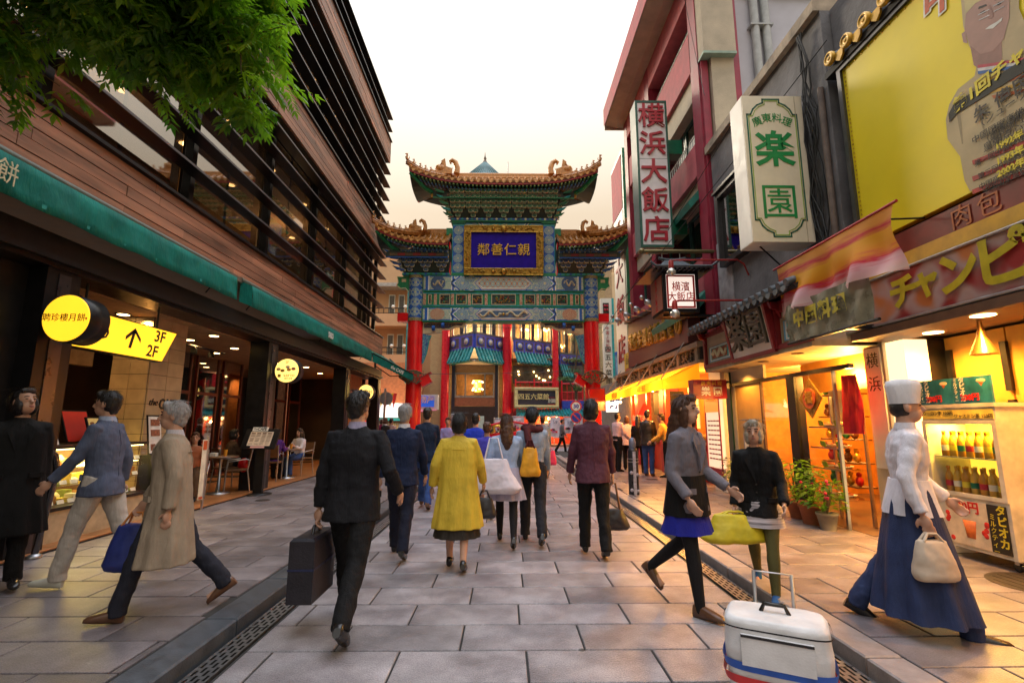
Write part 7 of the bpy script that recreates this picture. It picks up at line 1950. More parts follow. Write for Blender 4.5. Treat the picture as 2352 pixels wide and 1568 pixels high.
# lit shopfronts farther along the stall side
fs_=thing('blue_white_shop_sign','lit white and yellow shop sign with blue characters at the far end of the stall','sign',(3.9,21.5,2.0))
MB().box(4.4,6.6,21.4,21.6,1.95,2.6).obj('case',fs_,emit('shop_sign_white',(1,.95,.9),.9,base=(.8,.8,.8)))
MB().box(5.1,5.9,21.38,21.4,1.98,2.57).obj('yellow_field',fs_,emit('shop_sign_yellow',(1,.75,.05),.9,base=(.8,.6,.05)))
text('焼',.5,mat('deep_blue',(.02,.04,.4)),'lettering',fs_,(4.75,21.37,2.28),ext=.003,bold=.01);text('豚角煮',.26,mat('print_red',(.38,.03,.02)),'lettering',fs_,(5.5,21.36,2.28),ext=.003);text('麺',.5,mat('deep_blue',(.02,.04,.4)),'lettering',fs_,(6.25,21.37,2.28),ext=.003,bold=.01)
MB().box(4.9,9,19.3,26,0,3.3).obj('far_shop',None,mat('far_shop_grey',(.24,.20,.17),rough=.8,var=.3),label='low grey shop building past the food stall',cat='shop')
# --- cafe side beyond the awning: lit shopfront, blue sign, pennants
sf=thing('red_lit_shop','shop beyond the gate with lit white panel and red and yellow bunting','shop',(-9,29,0))
MB().box(-14,lx(938,29),29,34,0,5.0).obj('shop_body',sf,mat('shop_orange',(.55,.20,.08),rough=.7))
MB().box(lx(866,29),lx(924,29),28.9,28.98,lz(958,29),lz(926,29)).obj('lit_panel',sf,emit('lit_white_panel',(1,.92,.90),.9,base=(.8,.78,.78)))
MB().box(lx(850,29),lx(935,29),28.6,29,lz(966,29),lz(959,29)).obj('shop_canopy',sf,TEAL_P)
for k in range(14):MB().box(lx(868+k*4,29),lx(870.5+k*4,29),28.88,28.9,lz(1012,29),lz(970,29)).obj('wooden_tag',sf,CREAM_P)
for k,(px,m_)in enumerate(((868,YK),(878,RED2),(888,YK),(896,RED2))):
 MB().prism([(lx(px,27),27+k*.05,lz(903,27)),(lx(px+12,27),27+k*.05,lz(903,27)),(lx(px+5,27),27+k*.05,lz(940,27))],(0,.02,0)).obj('pennant',sf,[mat('pennant_yellow',(.8,.5,.02),rough=.6),mat('pennant_red',(.7,.05,.03),rough=.6)][k%2])
lamp('shop_glow','POINT',(lx(890,27.5),27.3,2.6),60,(1,.7,.45),.3)
bs=thing('blue_shop_sign','blue sign with pink-white Chinese characters on a white box behind the gate column','sign',(lx(988,26),26,lz(935,26)))
MB().box(lx(962,26),lx(1004,26),26,26.5,lz(940,26),lz(906,26)).obj('case',bs,OFFW);MB().box(lx(962,26),lx(996,26),25.97,26,lz(934,26),lz(909,26)).obj('blue_face',bs,emit('blue_face',(.03,.12,.6),.4,base=(.02,.08,.5)))
text('物産',.42,mat('pink_white',(.8,.55,.6)),'lettering',bs,(lx(979,26),25.95,lz(918,26)),ext=.003,bold=.014)
MB().prism([(lx(960,26),25.3,lz(948,26)),(lx(1004,26),25.3,lz(944,26)),(lx(1004,26),26,lz(941,26)),(lx(960,26),26,lz(941,26))],(0,0,.03)).obj('pink_canopy',bs,mat('rose_canvas',(.55,.14,.2)))
rl=thing('red_oval_sign','small red sign with a white oval mark near the far pavement','sign',(lx(846,24),24,1.2))
MB().box(lx(836,24),lx(856,24),24,24.1,lz(988,24),lz(966,24)).obj('board',rl,emit('red_sign_lit',(1,.02,.04),.5,base=(.7,.01,.02)));MB().box(lx(845,24),lx(847,24),24.02,24.08,.07,lz(988,24)).obj('post',rl,ALU)
b=MB();b.lathe([(.15,-.012),(.15,-.02)],(0,0,0),seg=18,axis='Y');b.v=[(v[0]*1.1+lx(846,24),v[1]+24,v[2]*.5+lz(979,24))for v in b.v];b.obj('white_oval',rl,WHITE_T)
ab=thing('arched_menu_sign','dark arched hanging menu board with gold columns of characters','sign',(lx(849,20.3),20.3,1.9))
pts=[(lx(836,20.3),20.3,lz(963,20.3)),(lx(862,20.3),20.3,lz(963,20.3)),(lx(862,20.3),20.3,lz(946,20.3))]+[(lx(849+13*math.cos(q),20.3),20.3,lz(946-8*math.sin(q),20.3))for q in(.5,1.0,1.57,2.1,2.6)]+[(lx(836,20.3),20.3,lz(946,20.3))]
MB().prism(pts,(0,.06,0)).obj('board',ab,mat('dark_brown_board',(.06,.03,.02)))
for k in range(4):vtext('点心料理',.075,.08,GOLD,'lettering',ab,(lx(840.5+k*5.6,20.3),20.29,lz(945,20.3)),ext=.002)
MB().box(-5.4,-5.34,20.25,20.35,1.5,4.2).obj('hanger',ab,BLACK)
sp_=thing('silver_street_pole','bright silver sign pole standing beyond the cafe awning','pole',(lx(881,22),22,0));MB().tube([(lx(881,22),22,0),(lx(882,22),22,3.0)],.055,seg=10).obj('shaft',sp_,ALU);MB().lathe([(.3,0),(.3,-.02)],(lx(884,22),22.06,2.55),seg=16,axis='Y').obj('sign_back',sp_,GREY_PIPE)
# far pointed green roof behind the gate ridge and a mast
tw=thing('green_pavilion_roof','teal pyramid pavilion roof with finial rising behind the gate ridge','pavilion',(lx(1107,46),46,0))
xa,za=lx(1107,46),AY(1107,362,46).z;w_=1.75;zb_=AY(1107,402,46).z-.9
MB().box(xa-w_*.8,xa+w_*.8,46.4,50,0,zb_).obj('tower_body',tw,TAN)
b=MB();b.loft([[(xa-w_,44.5,zb_-.1),(xa+w_,44.5,zb_-.1),(xa+w_,50,zb_-.1),(xa-w_,50,zb_-.1)],[(xa-.15,47,za),(xa+.15,47,za),(xa+.15,47.4,za),(xa-.15,47.4,za)]],smooth=False);b.obj('pyramid_roof',tw,mat('verdigris_tile',(.06,.16,.17),rough=.5))
for k in range(13):
 u=-1+k/6
 MB().tube([(xa+u*w_,44.45,zb_-.06),(xa+u*.15,46.98,za+.04)],.05,seg=5).obj('roof_rib',tw,mat('verdigris_tile',(.06,.16,.17)))
MB().lathe([(.3,za-.1),(.2,za+.25),(.10,za+.4),(.16,za+.55),(.06,za+.8),(.01,za+1.3)],(xa,47.2,0),seg=10).obj('finial',tw,mat('bronze_finial',(.12,.08,.04),rough=.5))
ms=thing('thin_mast','thin pale mast rising behind the gate ridge','mast',(lx(1166,50),50,0));MB().tube([(lx(1166,50),50,0),(lx(1166,50),50,AY(1166,372,50).z)],.04,seg=6).obj('shaft',ms,ALU)
# backdrop rows closing the cross street on either side
for(x0,x1,h,lab,m_)in((-60,-24,14,'long dull block far along the cross street beyond the cafe',TAN),(26,62,13,'long dull block far along the cross street beyond the stall',TAN2)):
 o=MB().box(x0,x1,36,46,0,h).obj('far_block',None,m_);tag(o,lab,'building')
 # rickshaw-like red cart with a dragon
rc=thing('dragon_cart','red arched cart with a golden dragon on its side, behind the walkers','cart',(-.6,13.0,0))
b=MB();X_=lambda px:AY(px,985,13).x
arc=[(X_(1118),13,1.32),(X_(1124),13,1.42),(X_(1150),13,1.50),(X_(1180),13,1.52),(X_(1215),13,1.45)]
MB().tube(arc,.03,seg=8).obj('hood_rim',rc,RED2);MB().tube([(p[0],14.1,p[2])for p in arc],.03,seg=8).obj('hood_rim',rc,RED2)
MB().prism([(X_(1118),13.05,1.2),(X_(1210),13.05,1.28),(X_(1210),13.05,.55),(X_(1150),13.05,.5),(X_(1128),13.05,.8)],(0,.95,0)).obj('cart_body',rc,RED)
MB().tube([(X_(1128),13.0,1.22),(X_(1136),13,1.28),(X_(1134),13,1.40),(X_(1146),13,1.42),(X_(1152),13,1.33),(X_(1160),13,1.40),(X_(1172),13,1.42)],[.02,.04,.045,.045,.04,.045,.03],seg=8).obj('golden_dragon',rc,GOLD)
for yy in(12.98,14.05):
 b=MB();xw,zw=X_(1165),.42
 b.tube([(xw+.40*math.cos(k*math.pi/12),yy,zw+.40*math.sin(k*math.pi/12))for k in range(25)],.022,seg=6)
 for k in range(8):b.tube([(xw,yy,zw),(xw+.40*math.cos(k*math.pi/4),yy,zw+.40*math.sin(k*math.pi/4))],.009,seg=4)
 b.obj('wheel',rc,mat('cart_wheel',(.25,.03,.03),rough=.4))
MB().tube([(X_(1118),13.2,1.2),(X_(1090),12.0,.9),(X_(1085),11.6,.95)],.022,seg=6).obj('shaft',rc,BLACK)
for lab,p,q in(('thin wire crossing the street behind the lower gate beam',(-5.5,26,AY(1000,742,26).z),(5.6,26,AY(1300,752,26).z)),('second thin wire crossing behind the gate, lower',(-5.5,27,AY(1000,858,27).z),(5.6,27,AY(1300,846,27).z))):
 o=cable(p,q,.12,.012).obj('overhead_cable',None,WIREM);tag(o,lab,'cable')
 # ------------------------------------------------------------------ people
SKIN=mat('skin',(.50,.28,.19),rough=.5,var=.12,scale=6)
HAIRB=mat('black_hair',(.012,.009,.009),rough=.38,var=.5,scale=30,stretch=(3,3,.3),bump=.5,bscale=120)
HAIRN=mat('brown_hair',(.075,.028,.013),rough=.4,var=.5,scale=30,stretch=(3,3,.3),bump=.5,bscale=120)
HAIRG=mat('grey_hair',(.36,.34,.34),rough=.5,var=.3,scale=30,stretch=(3,3,.3),bump=.5,bscale=120)
SHOEB=mat('black_leather',(.014,.012,.012),rough=.25,var=.3)
FOLD=bpy.data.textures.new('fold','CLOUDS');FOLD.noise_scale=.11;FOLD.noise_depth=2
HAIRT=bpy.data.textures.new('hair_strand','CLOUDS');HAIRT.noise_scale=.035
def clothm(name,col,rough=.8,var=.18):return mat('cloth_'+name,col,rough=rough,var=var,scale=5,bump=.35,bscale=220,spec=.25,fold=.32)
def soft(o,vox,fold=0,tex=None,sm=6):
 m=o.modifiers.new('remesh','REMESH');m.mode='VOXEL';m.voxel_size=vox;m.use_smooth_shade=True
 m=o.modifiers.new('smooth','SMOOTH');m.factor=.5;m.iterations=sm
 if fold:
  m=o.modifiers.new('fold','DISPLACE');m.texture=tex or FOLD;m.strength=fold;m.mid_level=.5;m.texture_coords='GLOBAL'
 return o
def ell(c,a,b,n=20,e=2.3,u=Vector((1,0,0)),v=Vector((0,1,0)),fold=0,k=9,ph=0):
 r=[]
 for i in range(n):
  t=2*math.pi*i/n;ct,st=math.cos(t),math.sin(t)
  f=1+fold*math.sin(k*t+ph)
  r.append(c+u*(a*f*math.copysign(abs(ct)**(2/e),ct))+v*(b*f*math.copysign(abs(st)**(2/e),st)))
 return r
def person(label,x,y,z=0,rz=0,H=1.7,ll=(18,8),rl=(-16,14),la=(-10,8,12),ra=(12,8,18),lean=3,top=('jacket',None),bottom=('trousers',None),hair=('short',HAIRB),shoes=SHOEB,lod=.010,sit=None,collar=None,group=None,head=(0,0),wide=1.0,extra=None):
 """limbs in degrees: legs (swing, knee), arms (swing, spread, elbow); the figure faces +Y before it is turned by rz"""
 t=thing('person',label,'person',(x,y,z),R(rz),group,local=True)
 s=H/1.73;V=Vector
 J={}
 lo=9
 for k,sd,(a,kn)in(('l',-1,ll),('r',1,rl)):
  hip=V((sd*.092,0,-.03));d1=V((0,math.sin(R(a)),-math.cos(R(a))));d2=V((0,math.sin(R(a-kn)),-math.cos(R(a-kn))))
  kneep=hip+d1*.43;an=kneep+d2*.42
  p=max(-25,min(55,-(a-kn)*.8))if(a-kn)<0 else-(a-kn)*.6
  if sit:p=0
  fd=V((0,math.cos(R(p)),-math.sin(R(p))));heel=an+V((0,-.05,-.06));toe=an+fd*.17+V((0,0,-.055))
  J[k+'leg']=(hip,kneep,an,fd,p);lo=min(lo,an.z-.085,toe.z-.03)
 base=V((0,0,sit if sit else-lo*s))
 sp=V((0,math.sin(R(lean)),math.cos(R(lean))));fw=V((0,math.cos(R(lean)),-math.sin(R(lean))))
 T=lambda v:base+v*s
 neck=sp*.51;hd=sp*.51+V((0,.02,.145))
 hr=Euler((R(head[1]),0,R(head[0]))).to_matrix()
 b=MB()
 W=wide
 tor=[(-.10,.155,.105),(0,.150,.10),(.12,.135,.09),(.28,.150,.095),(.38,.140,.085),(.44,.085,.065),(.515,.050,.052)]
 b.loft([ell(T(sp*h),a*s,d*s)for h,a,d in tor])
 b.tube([T(neck-sp*.04),T(hd-V((0,.02,.06)))],[.058*s,.052*s],seg=10)
 b.ball(T(hd+V((0,-.004,.025))),(.074*s,.092*s,.098*s),seg=16,rings=10);hq=lambda v:T(hd+hr@V(v))
 b.ball(hq((0,.03,-.045)),(.056*s,.062*s,.066*s),seg=12,rings=8)
 b.tube([hq((0,.088,.02)),hq((0,.108,-.018)),hq((0,.092,-.028))],[.010*s,.016*s,.012*s],seg=6)
 for sd in(-1,1):b.ball(hq((sd*.076,-.008,-.002)),(.013*s,.022*s,.034*s),seg=8,rings=6)
 for k,sd,(f,ab,el)in(('l',-1,la),('r',1,ra)):
  sh=sp*.445+V((sd*.160*W,0,-.012));d1=V((sd*math.sin(R(ab)),math.sin(R(f))*math.cos(R(ab)),-math.cos(R(f))*math.cos(R(ab))))
  f2=f+el;ab2=ab*.4;d2=V((sd*math.sin(R(ab2)),math.sin(R(f2))*math.cos(R(ab2)),-math.cos(R(f2))*math.cos(R(ab2))))
  elb=sh+d1*.285;wr=elb+d2*.245
  J[k+'arm']=(sh,elb,wr,d2)
  b.tube([T(sp*.41+V((sd*.06,0,0))),T(sh-V((0,0,.015))),T(sh.lerp(elb,.5)),T(elb),T(elb.lerp(wr,.3)),T(wr)],[.042*s,.042*s,.046*s,.038*s,.038*s,.026*s],seg=9)
  side=V((-sd,0,0));pa=d2.cross(side).normalized()
  ha=wr+d2*.055;b.ball(T(ha),(.022*s,.040*s,.048*s),seg=9,rings=6,rot=d2.to_track_quat('Z','X').to_matrix()@Matrix.Rotation(R(90),3,'Z'))
  for q,(o,L)in enumerate(((-.030,.062),(-.010,.076),(.010,.072),(.029,.056))):
   r0=ha+d2*.035+pa*o
   b.tube([T(r0),T(r0+d2*L*.5+side*.006),T(r0+d2*L*.8+side*.026),T(r0+d2*L*.85+side*.042)],[.0105*s,.010*s,.009*s,.007*s],seg=6)
  r0=wr+d2*.03-pa*(.03 if True else 0)
  b.tube([T(r0),T(r0-pa*.022+d2*.03+side*.012),T(r0-pa*.022+d2*.06+side*.022)],[.013*s,.012*s,.008*s],seg=6)
  J[k+'hand']=T(ha+d2*.06)
 for k in 'lr':
  hip,kn,an,fd,p=J[k+'leg']
  b.tube([T(hip+V((0,0,.05))),T(hip.lerp(kn,.4)),T(kn),T(kn.lerp(an,.3)),T(an),T(an+V((0,0,-.05)))],[.085*s,.078*s,.052*s,.054*s,.036*s,.034*s],seg=10)
  b.tube([T(an+V((0,0,-.045))-fd*.03),T(an+fd*.14+V((0,0,-.055)))],[.032*s,.03*s],seg=8)
 body=soft(b.obj('body',t,SKIN),max(.007,lod*.8),sm=3)
 # face
 if lod<.013:
  b=MB()
  for sd in(-1,1):b.ball(hq((sd*.030,.080,.018)),(.013*s,.008*s,.006*s),seg=8,rings=5);b.tube([hq((sd*.014,.088,.040)),hq((sd*.032,.086,.044)),hq((sd*.048,.074,.038))],.0045*s,seg=5)
  b.obj('eyes',t,INK);MB().ball(hq((0,.088,-.052)),(.022*s,.008*s,.007*s),seg=8,rings=5).obj('lips',t,mat('lip',(.34,.10,.09),rough=.4))
  # shoes
 for k in 'lr':
  hip,kn,an,fd,p=J[k+'leg'];up=V((0,-fd.z,fd.y))if fd.y>0 else V((0,0,1));up=V((0,math.sin(R(p)),math.cos(R(p))))
  rings=[]
  for q,w,h in((-.062,.024,.03),(-.05,.034,.05),(0,.036,.055),(.06,.040,.042),(.12,.043,.032),(.17,.034,.024),(.192,.014,.014)):
   c=an+fd*q-up*(.085-h);rings.append(ell(T(c),w*s,h*s,12,2.6,V((1,0,0)),up))
  m_=shoes;b=MB();b.loft(rings);b.obj('shoe',t,m_)
  # lower clothes
 kind,cm=bottom
 if kind=='trousers':
  b=MB()
  b.loft([ell(T(V((0,0,h))),a*s,d*s)for h,a,d in((-.13,.10,.09),(-.10,.165,.118),(.0,.168,.118),(.10,.150,.105))])
  for k in 'lr':
   hip,kn,an,fd,p=J[k+'leg'];lo_=an+V((0,0,-.035))
   b.tube([T(hip+V((0,0,.04))),T(hip.lerp(kn,.35)),T(kn),T(kn.lerp(an,.45)),T(an.lerp(kn,.1)),T(lo_+V((0,-.012,0)))],[.098*s,.095*s,.075*s,.070*s,.066*s,.066*s],seg=14)
  soft(b.obj('trousers',t,cm),lod,.028)
 elif kind=='tights':
  b=MB()
  for k in 'lr':
   hip,kn,an,fd,p=J[k+'leg']
   b.tube([T(hip+V((0,0,.05))),T(hip.lerp(kn,.4)),T(kn),T(kn.lerp(an,.3)),T(an),T(an+V((0,0,-.05)))],[.09*s,.083*s,.058*s,.06*s,.041*s,.04*s],seg=10)
  soft(b.obj('tights',t,cm),lod)
 def skirt(name,h0,h1,a0,a1,m_,fold=.05,k=9):
  mid=(J['lleg'][1]+J['rleg'][1])*.5;rings=[]
  for i in range(9):
   f=i/8;h=h0+(h1-h0)*f
   cy=mid.y*max(0,min(1,-h/.43))*.7
   rings.append(ell(T(V((0,cy,h))if h<0 else sp*h),(a0+(a1-a0)*f)*s,(a0*.72+(a1*.82-a0*.72)*f)*s,48,2.1,fold=fold*f,k=k,ph=h*3))
  rings2=[[p_+(T(V((0,0,h1)))-p_)*.0 for p_ in r]for r in rings]
  b=MB();b.loft(rings);return b.obj(name,t,m_)
 if extra:
  for(nm,h0,h1,a0,a1,m_,fo,kk)in extra:skirt(nm,h0,h1,a0,a1,m_,fo,kk)
  # upper clothes
 kind,cm=top
 P_={'jacket':((-.17,.198,.168),(-.08,.190,.146),(.04,.172,.118),(.14,.168,.115),(.28,.186,.126),(.38,.188,.118),(.44,.150,.10),(.485,.095,.080),(.52,.066,.064)),'shirt':((-.07,.168,.122),(.04,.156,.112),(.14,.152,.106),(.28,.180,.120),(.39,.192,.115),(.455,.150,.095),(.505,.066,.066)),'coat':((-.52,.285,.215),(-.36,.262,.195),(-.18,.235,.17),(-.02,.215,.15),(.14,.205,.14),(.28,.205,.136),(.38,.200,.122),(.44,.158,.104),(.485,.095,.080),(.52,.066,.064))}[kind]
 b=MB();n=48
 rings=[]
 for h,a,d in P_:
  fo=.05*max(0,min(1,(.30-h)/.6))if kind=='coat' else 0
  c=T(sp*h)if h>-.02 else T(V((0,0,h)))
  rings.append(ell(c,a*s*W,d*s,n,2.4,fold=fo,k=11,ph=.6))
 b.loft(rings)
 for k,sd in(('l',-1),('r',1)):
  sh,elb,wr,d2=J[k+'arm'];q=1.12 if kind=='coat' else 1.0
  b.tube([T(sp*.44+V((sd*.07,0,0))),T(sh+V((0,0,-.002))),T(sh.lerp(elb,.45)),T(elb),T(elb.lerp(wr,.5)),T(wr-d2*.005)],[.058*s,.064*s*q,.060*s*q,.055*s*q,.050*s*q,.047*s*q],seg=14)
 soft(b.obj(kind,t,cm),lod,.026 if kind!='coat' else.010)
 if kind=='coat' and lod<.011:
  b=MB();b.tube([T(sp*.36+V((u*.2,-.128*(1-u*u*.55)-.002,0)))for u in[i/6-1 for i in range(13)]],.004,seg=5);b.obj('yoke_seam',t,cm)
 if collar:
  b=MB();b.loft([ell(T(sp*.495+V((0,-.006,0))),.074*s,.070*s,18),ell(T(sp*.548+V((0,.0,0))),.062*s,.060*s,18)]);b.obj('collar',t,collar)
  # hair
 st,hm=hair;b=MB();hb=lambda v,r:b.ball(hq(v),tuple(q*s for q in r),seg=14,rings=10,rot=hr)
 if st in('short','cap','bob','long'):
  hb((0,-.018,.045),(.084,.098,.092));hb((0,-.045,.0),(.076,.070,.085))
  hb((0,.045,.098),(.062,.045,.036))
 if st=='short':hb((0,-.058,-.045),(.058,.042,.05))
 if st=='bob':hb((0,-.034,-.03),(.092,.082,.098));hb((.058,.012,-.03),(.03,.055,.085));hb((-.058,.012,-.03),(.03,.055,.085))
 if st=='long':
  b.tube([hq((0,-.05,.02)),hq((0,-.085,-.12)),hq((.01,-.12,-.26)),hq((.01,-.12,-.36))],[.085*s,.095*s,.080*s,.03*s],seg=12)
  hb((.062,.0,-.05),(.026,.05,.11));hb((-.062,.0,-.05),(.026,.05,.11))
 o=b.obj('hair',t,hm);soft(o,min(.010,lod),.022,HAIRT,2)
 if st=='cap':
  b=MB();b.ball(hq((0,-.01,.062)),(.09*s,.104*s,.080*s),seg=16,rings=10);b.ball(hq((0,.10,.05)),(.06*s,.06*s,.010*s),seg=12,rings=6);soft(b.obj('cap',t,clothm('navy_cap',(.02,.022,.04))),.012)
 if st=='hat':
  b=MB();b.loft([ell(hq((0,-.006,h)),a*s,a*1.15*s,20)for h,a in((.03,.083),(.10,.088),(.16,.096),(.20,.088),(.215,.04))]);b.obj('cook_hat',t,clothm('white_hat',(.74,.72,.74)))
  b=MB();b.ball(hq((0,-.03,.0)),(.077*s,.08*s,.08*s));b.obj('hair',t,HAIRB)
 if lod<.0115:
  rs=random.Random(int(abs(x*91+y*57)));b=MB()
  for q in range(700 if st!='hat' else 0):
   nn=V((rs.gauss(0,1),rs.gauss(0,1),rs.gauss(0,1))).normalized()
   if nn.y>.25 and nn.z<.72:continue
   if nn.z<-.55:continue
   p0=V((nn.x*.086,nn.y*.100-.018,nn.z*.094+.045));dn_=V((0,-.25,-1))-nn*nn.dot(V((0,-.25,-1)))
   if nn.z>.8:dn_=V((nn.x,nn.y,0))+V((rs.uniform(-.4,.4),rs.uniform(-.4,.4),0))
   if dn_.length<.05:continue
   dn_.normalize();Ls=rs.uniform(.03,.06)if st=='short' else rs.uniform(.06,.13);wv=nn.cross(dn_)*.0022
   e1=p0+dn_*Ls*.55+nn*.008;e2=p0+dn_*Ls+nn*rs.uniform(-.006,.012)+V((rs.uniform(-.01,.01),0,0))
   b.add([hq(p0-wv),hq(p0+wv),hq(e1+wv),hq(e1-wv),hq(e2)],[(0,1,2,3),(3,2,4)])
  if b.v:b.obj('hair_strands',t,hm if st!='cap' else HAIRB,kind='stuff')
  kd,cm_=top
  yb=-.132 if kd=='jacket' else-.142
  if kd!='shirt':
   MB().tube([T(sp*.42+V((0,-.110,0))),T(sp*.30+V((0,yb,0))),T(sp*.14+V((0,yb+.014,0))),T(sp*.02+V((0,yb+.004,0)))]+([T(V((0,yb-.004,-.10))),T(V((0,yb-.008,-.17)))]if kd=='jacket' else[]),.0035,seg=5).obj('back_seam',t,cm_)
   for sd in(-1,1):
    MB().cbox(T(V((sd*.135,.105 if kd=='jacket' else.14,.0))),(.12*s,.02*s,.045*s),rot=Euler((0,0,-sd*.5))).obj('pocket_flap',t,cm_)
    MB().prism([T(sp*.47+V((sd*.03,.085,0))),T(sp*.40+V((sd*.10,.118,0))),T(sp*.30+V((sd*.06,.138,0))),T(sp*.16+V((sd*.008,.126,0)))],(0,.008,0)).obj('lapel',t,cm_)
   for q in range(3):MB().ball(T(sp*(.15-.08*q)+V((.008,.128,0))),.009,INK,seg=7,rings=4).obj('button',t)
 M_=Matrix.Translation((x,y,z))@Matrix.Rotation(R(rz),4,'Z')
 return{k:M_@v for k,v in(('lh',J['lhand']),('rh',J['rhand']),('neck',T(neck)),('hip',base),('chest',T(sp*.3)))},t
C=clothm
NAVYS=C('charcoal_suit',(.010,.010,.013));BLK_T=C('black_trouser',(.008,.008,.009));NAVY2=C('navy_suit',(.012,.02,.055));YC=C('mustard_coat',(.66,.46,.045),.6);MAR=C('maroon_jacket',(.085,.026,.045),.65)
JEANS=C('blue_denim',(.04,.085,.26),.85,.4);LBLUE=C('light_blue_knit',(.36,.46,.66));GREYB=C('grey_blue_top',(.30,.36,.46));WHT=C('white_cotton',(.70,.67,.72));LAV=C('lavender_check',(.44,.40,.52));KHA=C('pale_khaki',(.46,.42,.38));BEI=C('beige_grey_coat',(.34,.27,.20));PNKW=C('pink_white',(.72,.56,.56));INDIGO=C('dark_indigo',(.025,.038,.10),.75,.3);ROYAL=C('royal_blue',(.02,.05,.55));LILAC=C('lilac',(.35,.30,.60));OLIVE=C('olive_leggings',(.10,.09,.03));BRNC=C('brown_wool',(.10,.06,.035));BLKC=C('black_coat',(.006,.006,.007));BLEA=mat('black_leather_jacket',(.018,.017,.018),rough=.35,var=.3,bump=.3,bscale=60);ORW=C('cook_yellow',(.68,.40,.08));BRSH=mat('brown_shoe_leather',(.11,.05,.025),rough=.3,var=.3);SNEAK=mat('white_trainer',(.50,.50,.44),rough=.5,var=.15);PURP=C('purple_top',(.10,.03,.26));GREYT=C('grey_top',(.16,.15,.18))
PEOPLE={}
def pp_(k,*a,**kw):PEOPLE[k]=person(*a,**kw)[0]
pp_('suit','man in a black suit with a pale collar walking away with a dark briefcase',-1.17,3.95,H=1.77,ll=(24,8),rl=(-20,22),la=(-4,12,6),ra=(-20,22,66),top=('jacket',NAVYS),bottom=('trousers',BLK_T),collar=C('lilac_collar',(.36,.33,.48)),wide=1.08,head=(-18,0),lod=.009)
pp_('navy','grey-haired man in a navy suit walking away behind the man with the briefcase',-1.2,5.95,H=1.70,ll=(16,10),rl=(-16,12),la=(-14,14,14),ra=(14,12,10),top=('jacket',NAVY2),bottom=('trousers',C('navy_trouser',(.012,.014,.03))),hair=('short',HAIRG),collar=WHT,lod=.010)
pp_('coat','dark-haired man in a navy coat walking away beside the red gate column',-1.42,9.1,H=1.75,ll=(20,10),rl=(-14,12),top=('jacket',C('ink_coat',(.012,.022,.05))),bottom=('trousers',JEANS),shoes=BRSH,lod=.012)
pp_('yellow','woman with black bobbed hair in a long mustard yellow coat walking away',-.5,5.42,H=1.57,ll=(9,5),rl=(-8,14),la=(-14,20,26),ra=(10,18,22),top=('coat',YC),bottom=(None,None),hair=('bob',HAIRB),extra=[('dark_skirt',-.35,-.62,.22,.27,C('dark_brown_skirt',(.035,.028,.022)),.04,13)],lod=.009,wide=1.05)
pp_('tote','woman with long brown hair, light blue knit and a large white shoulder bag',.02,6.45,H=1.60,ll=(20,8),rl=(-14,22),la=(-10,16,20),ra=(20,14,60),top=('shirt',LBLUE),bottom=('tights',C('black_tights',(.012,.011,.012))),hair=('long',HAIRN),extra=[('check_skirt',.06,-.36,.165,.27,LAV,.07,12)],lod=.011)
pp_('cap','person in a dark cap and maroon scarf with an orange bag on the back',.36,6.62,H=1.70,ll=(14,6),rl=(-18,18),top=('shirt',GREYB),bottom=('trousers',C('dark_trouser',(.02,.02,.026))),hair=('cap',HAIRB),lod=.011)
pp_('far_blue','walker in a grey-blue jacket carrying a bright pink bag near the crossing',1.05,13.9,H=1.68,top=('jacket',C('steel_jacket',(.20,.27,.36))),bottom=('trousers',C('slate_trouser',(.05,.06,.10))),lod=.016)
pp_('maroon','dark-haired person in a maroon jacket and black trousers walking away with a handbag',1.03,5.92,H=1.74,ll=(10,4),rl=(-8,12),la=(6,12,14),ra=(4,12,12),top=('jacket',MAR),bottom=('trousers',BLK_T),hair=('bob',HAIRB),lod=.009,wide=1.05)
pp_('blue1','woman in a royal blue blouse just beyond the yellow coat',-.55,9.3,H=1.66,top=('shirt',ROYAL),bottom=('trousers',BLK_T),hair=('short',HAIRB),lod=.013)
pp_('blue2','walker in a blue-violet top between the yellow coat and the white bag',-.3,8.3,H=1.50,top=('shirt',C('violet_blue',(.08,.07,.5))),bottom=(None,None),hair=('short',HAIRN),extra=[('pale_skirt',.05,-.5,.16,.25,LILAC,.05,9)],lod=.013)
pp_('lilac','light-haired walker in a lilac shirt beyond the navy coat',-1.5,13.2,rz=180,H=1.62,top=('shirt',LILAC),bottom=('trousers',KHA),hair=('short',HAIRN),lod=.016)
pp_('boots','woman in grey and black with a blue hem, black tights and brown ankle boots',1.52,4.25,rz=-140,H=1.72,ll=(-16,34),rl=(10,4),la=(6,8,50),ra=(-8,8,46),top=('jacket',GREYT),bottom=('tights',C('black_tights',(.012,.011,.012))),hair=('long',HAIRN),shoes=BRSH,extra=[('black_skirt',.12,-.2,.185,.215,BLKC,.03,9),('blue_hem',-.2,-.34,.21,.235,C('deep_blue_skirt',(.015,.02,.28)),.04,9)],lod=.010)
pp_('olive','short person in a black jacket and olive leggings with a yellow bag',2.28,4.55,rz=150,H=1.53,ll=(18,10),rl=(-18,20),la=(10,10,40),ra=(-10,10,30),lean=8,top=('jacket',BLKC),bottom=('tights',OLIVE),hair=('bob',mat('ash_hair',(.30,.26,.20),rough=.5,var=.3,scale=30)),shoes=C('blue_shoe',(.02,.09,.26)),lod=.010,extra=[('striped_hem',-.02,-.26,.185,.22,mat('striped_knit',(.42,.38,.40),rough=.8,var=.9,scale=14,stretch=(.2,.2,6)),.03,8)])
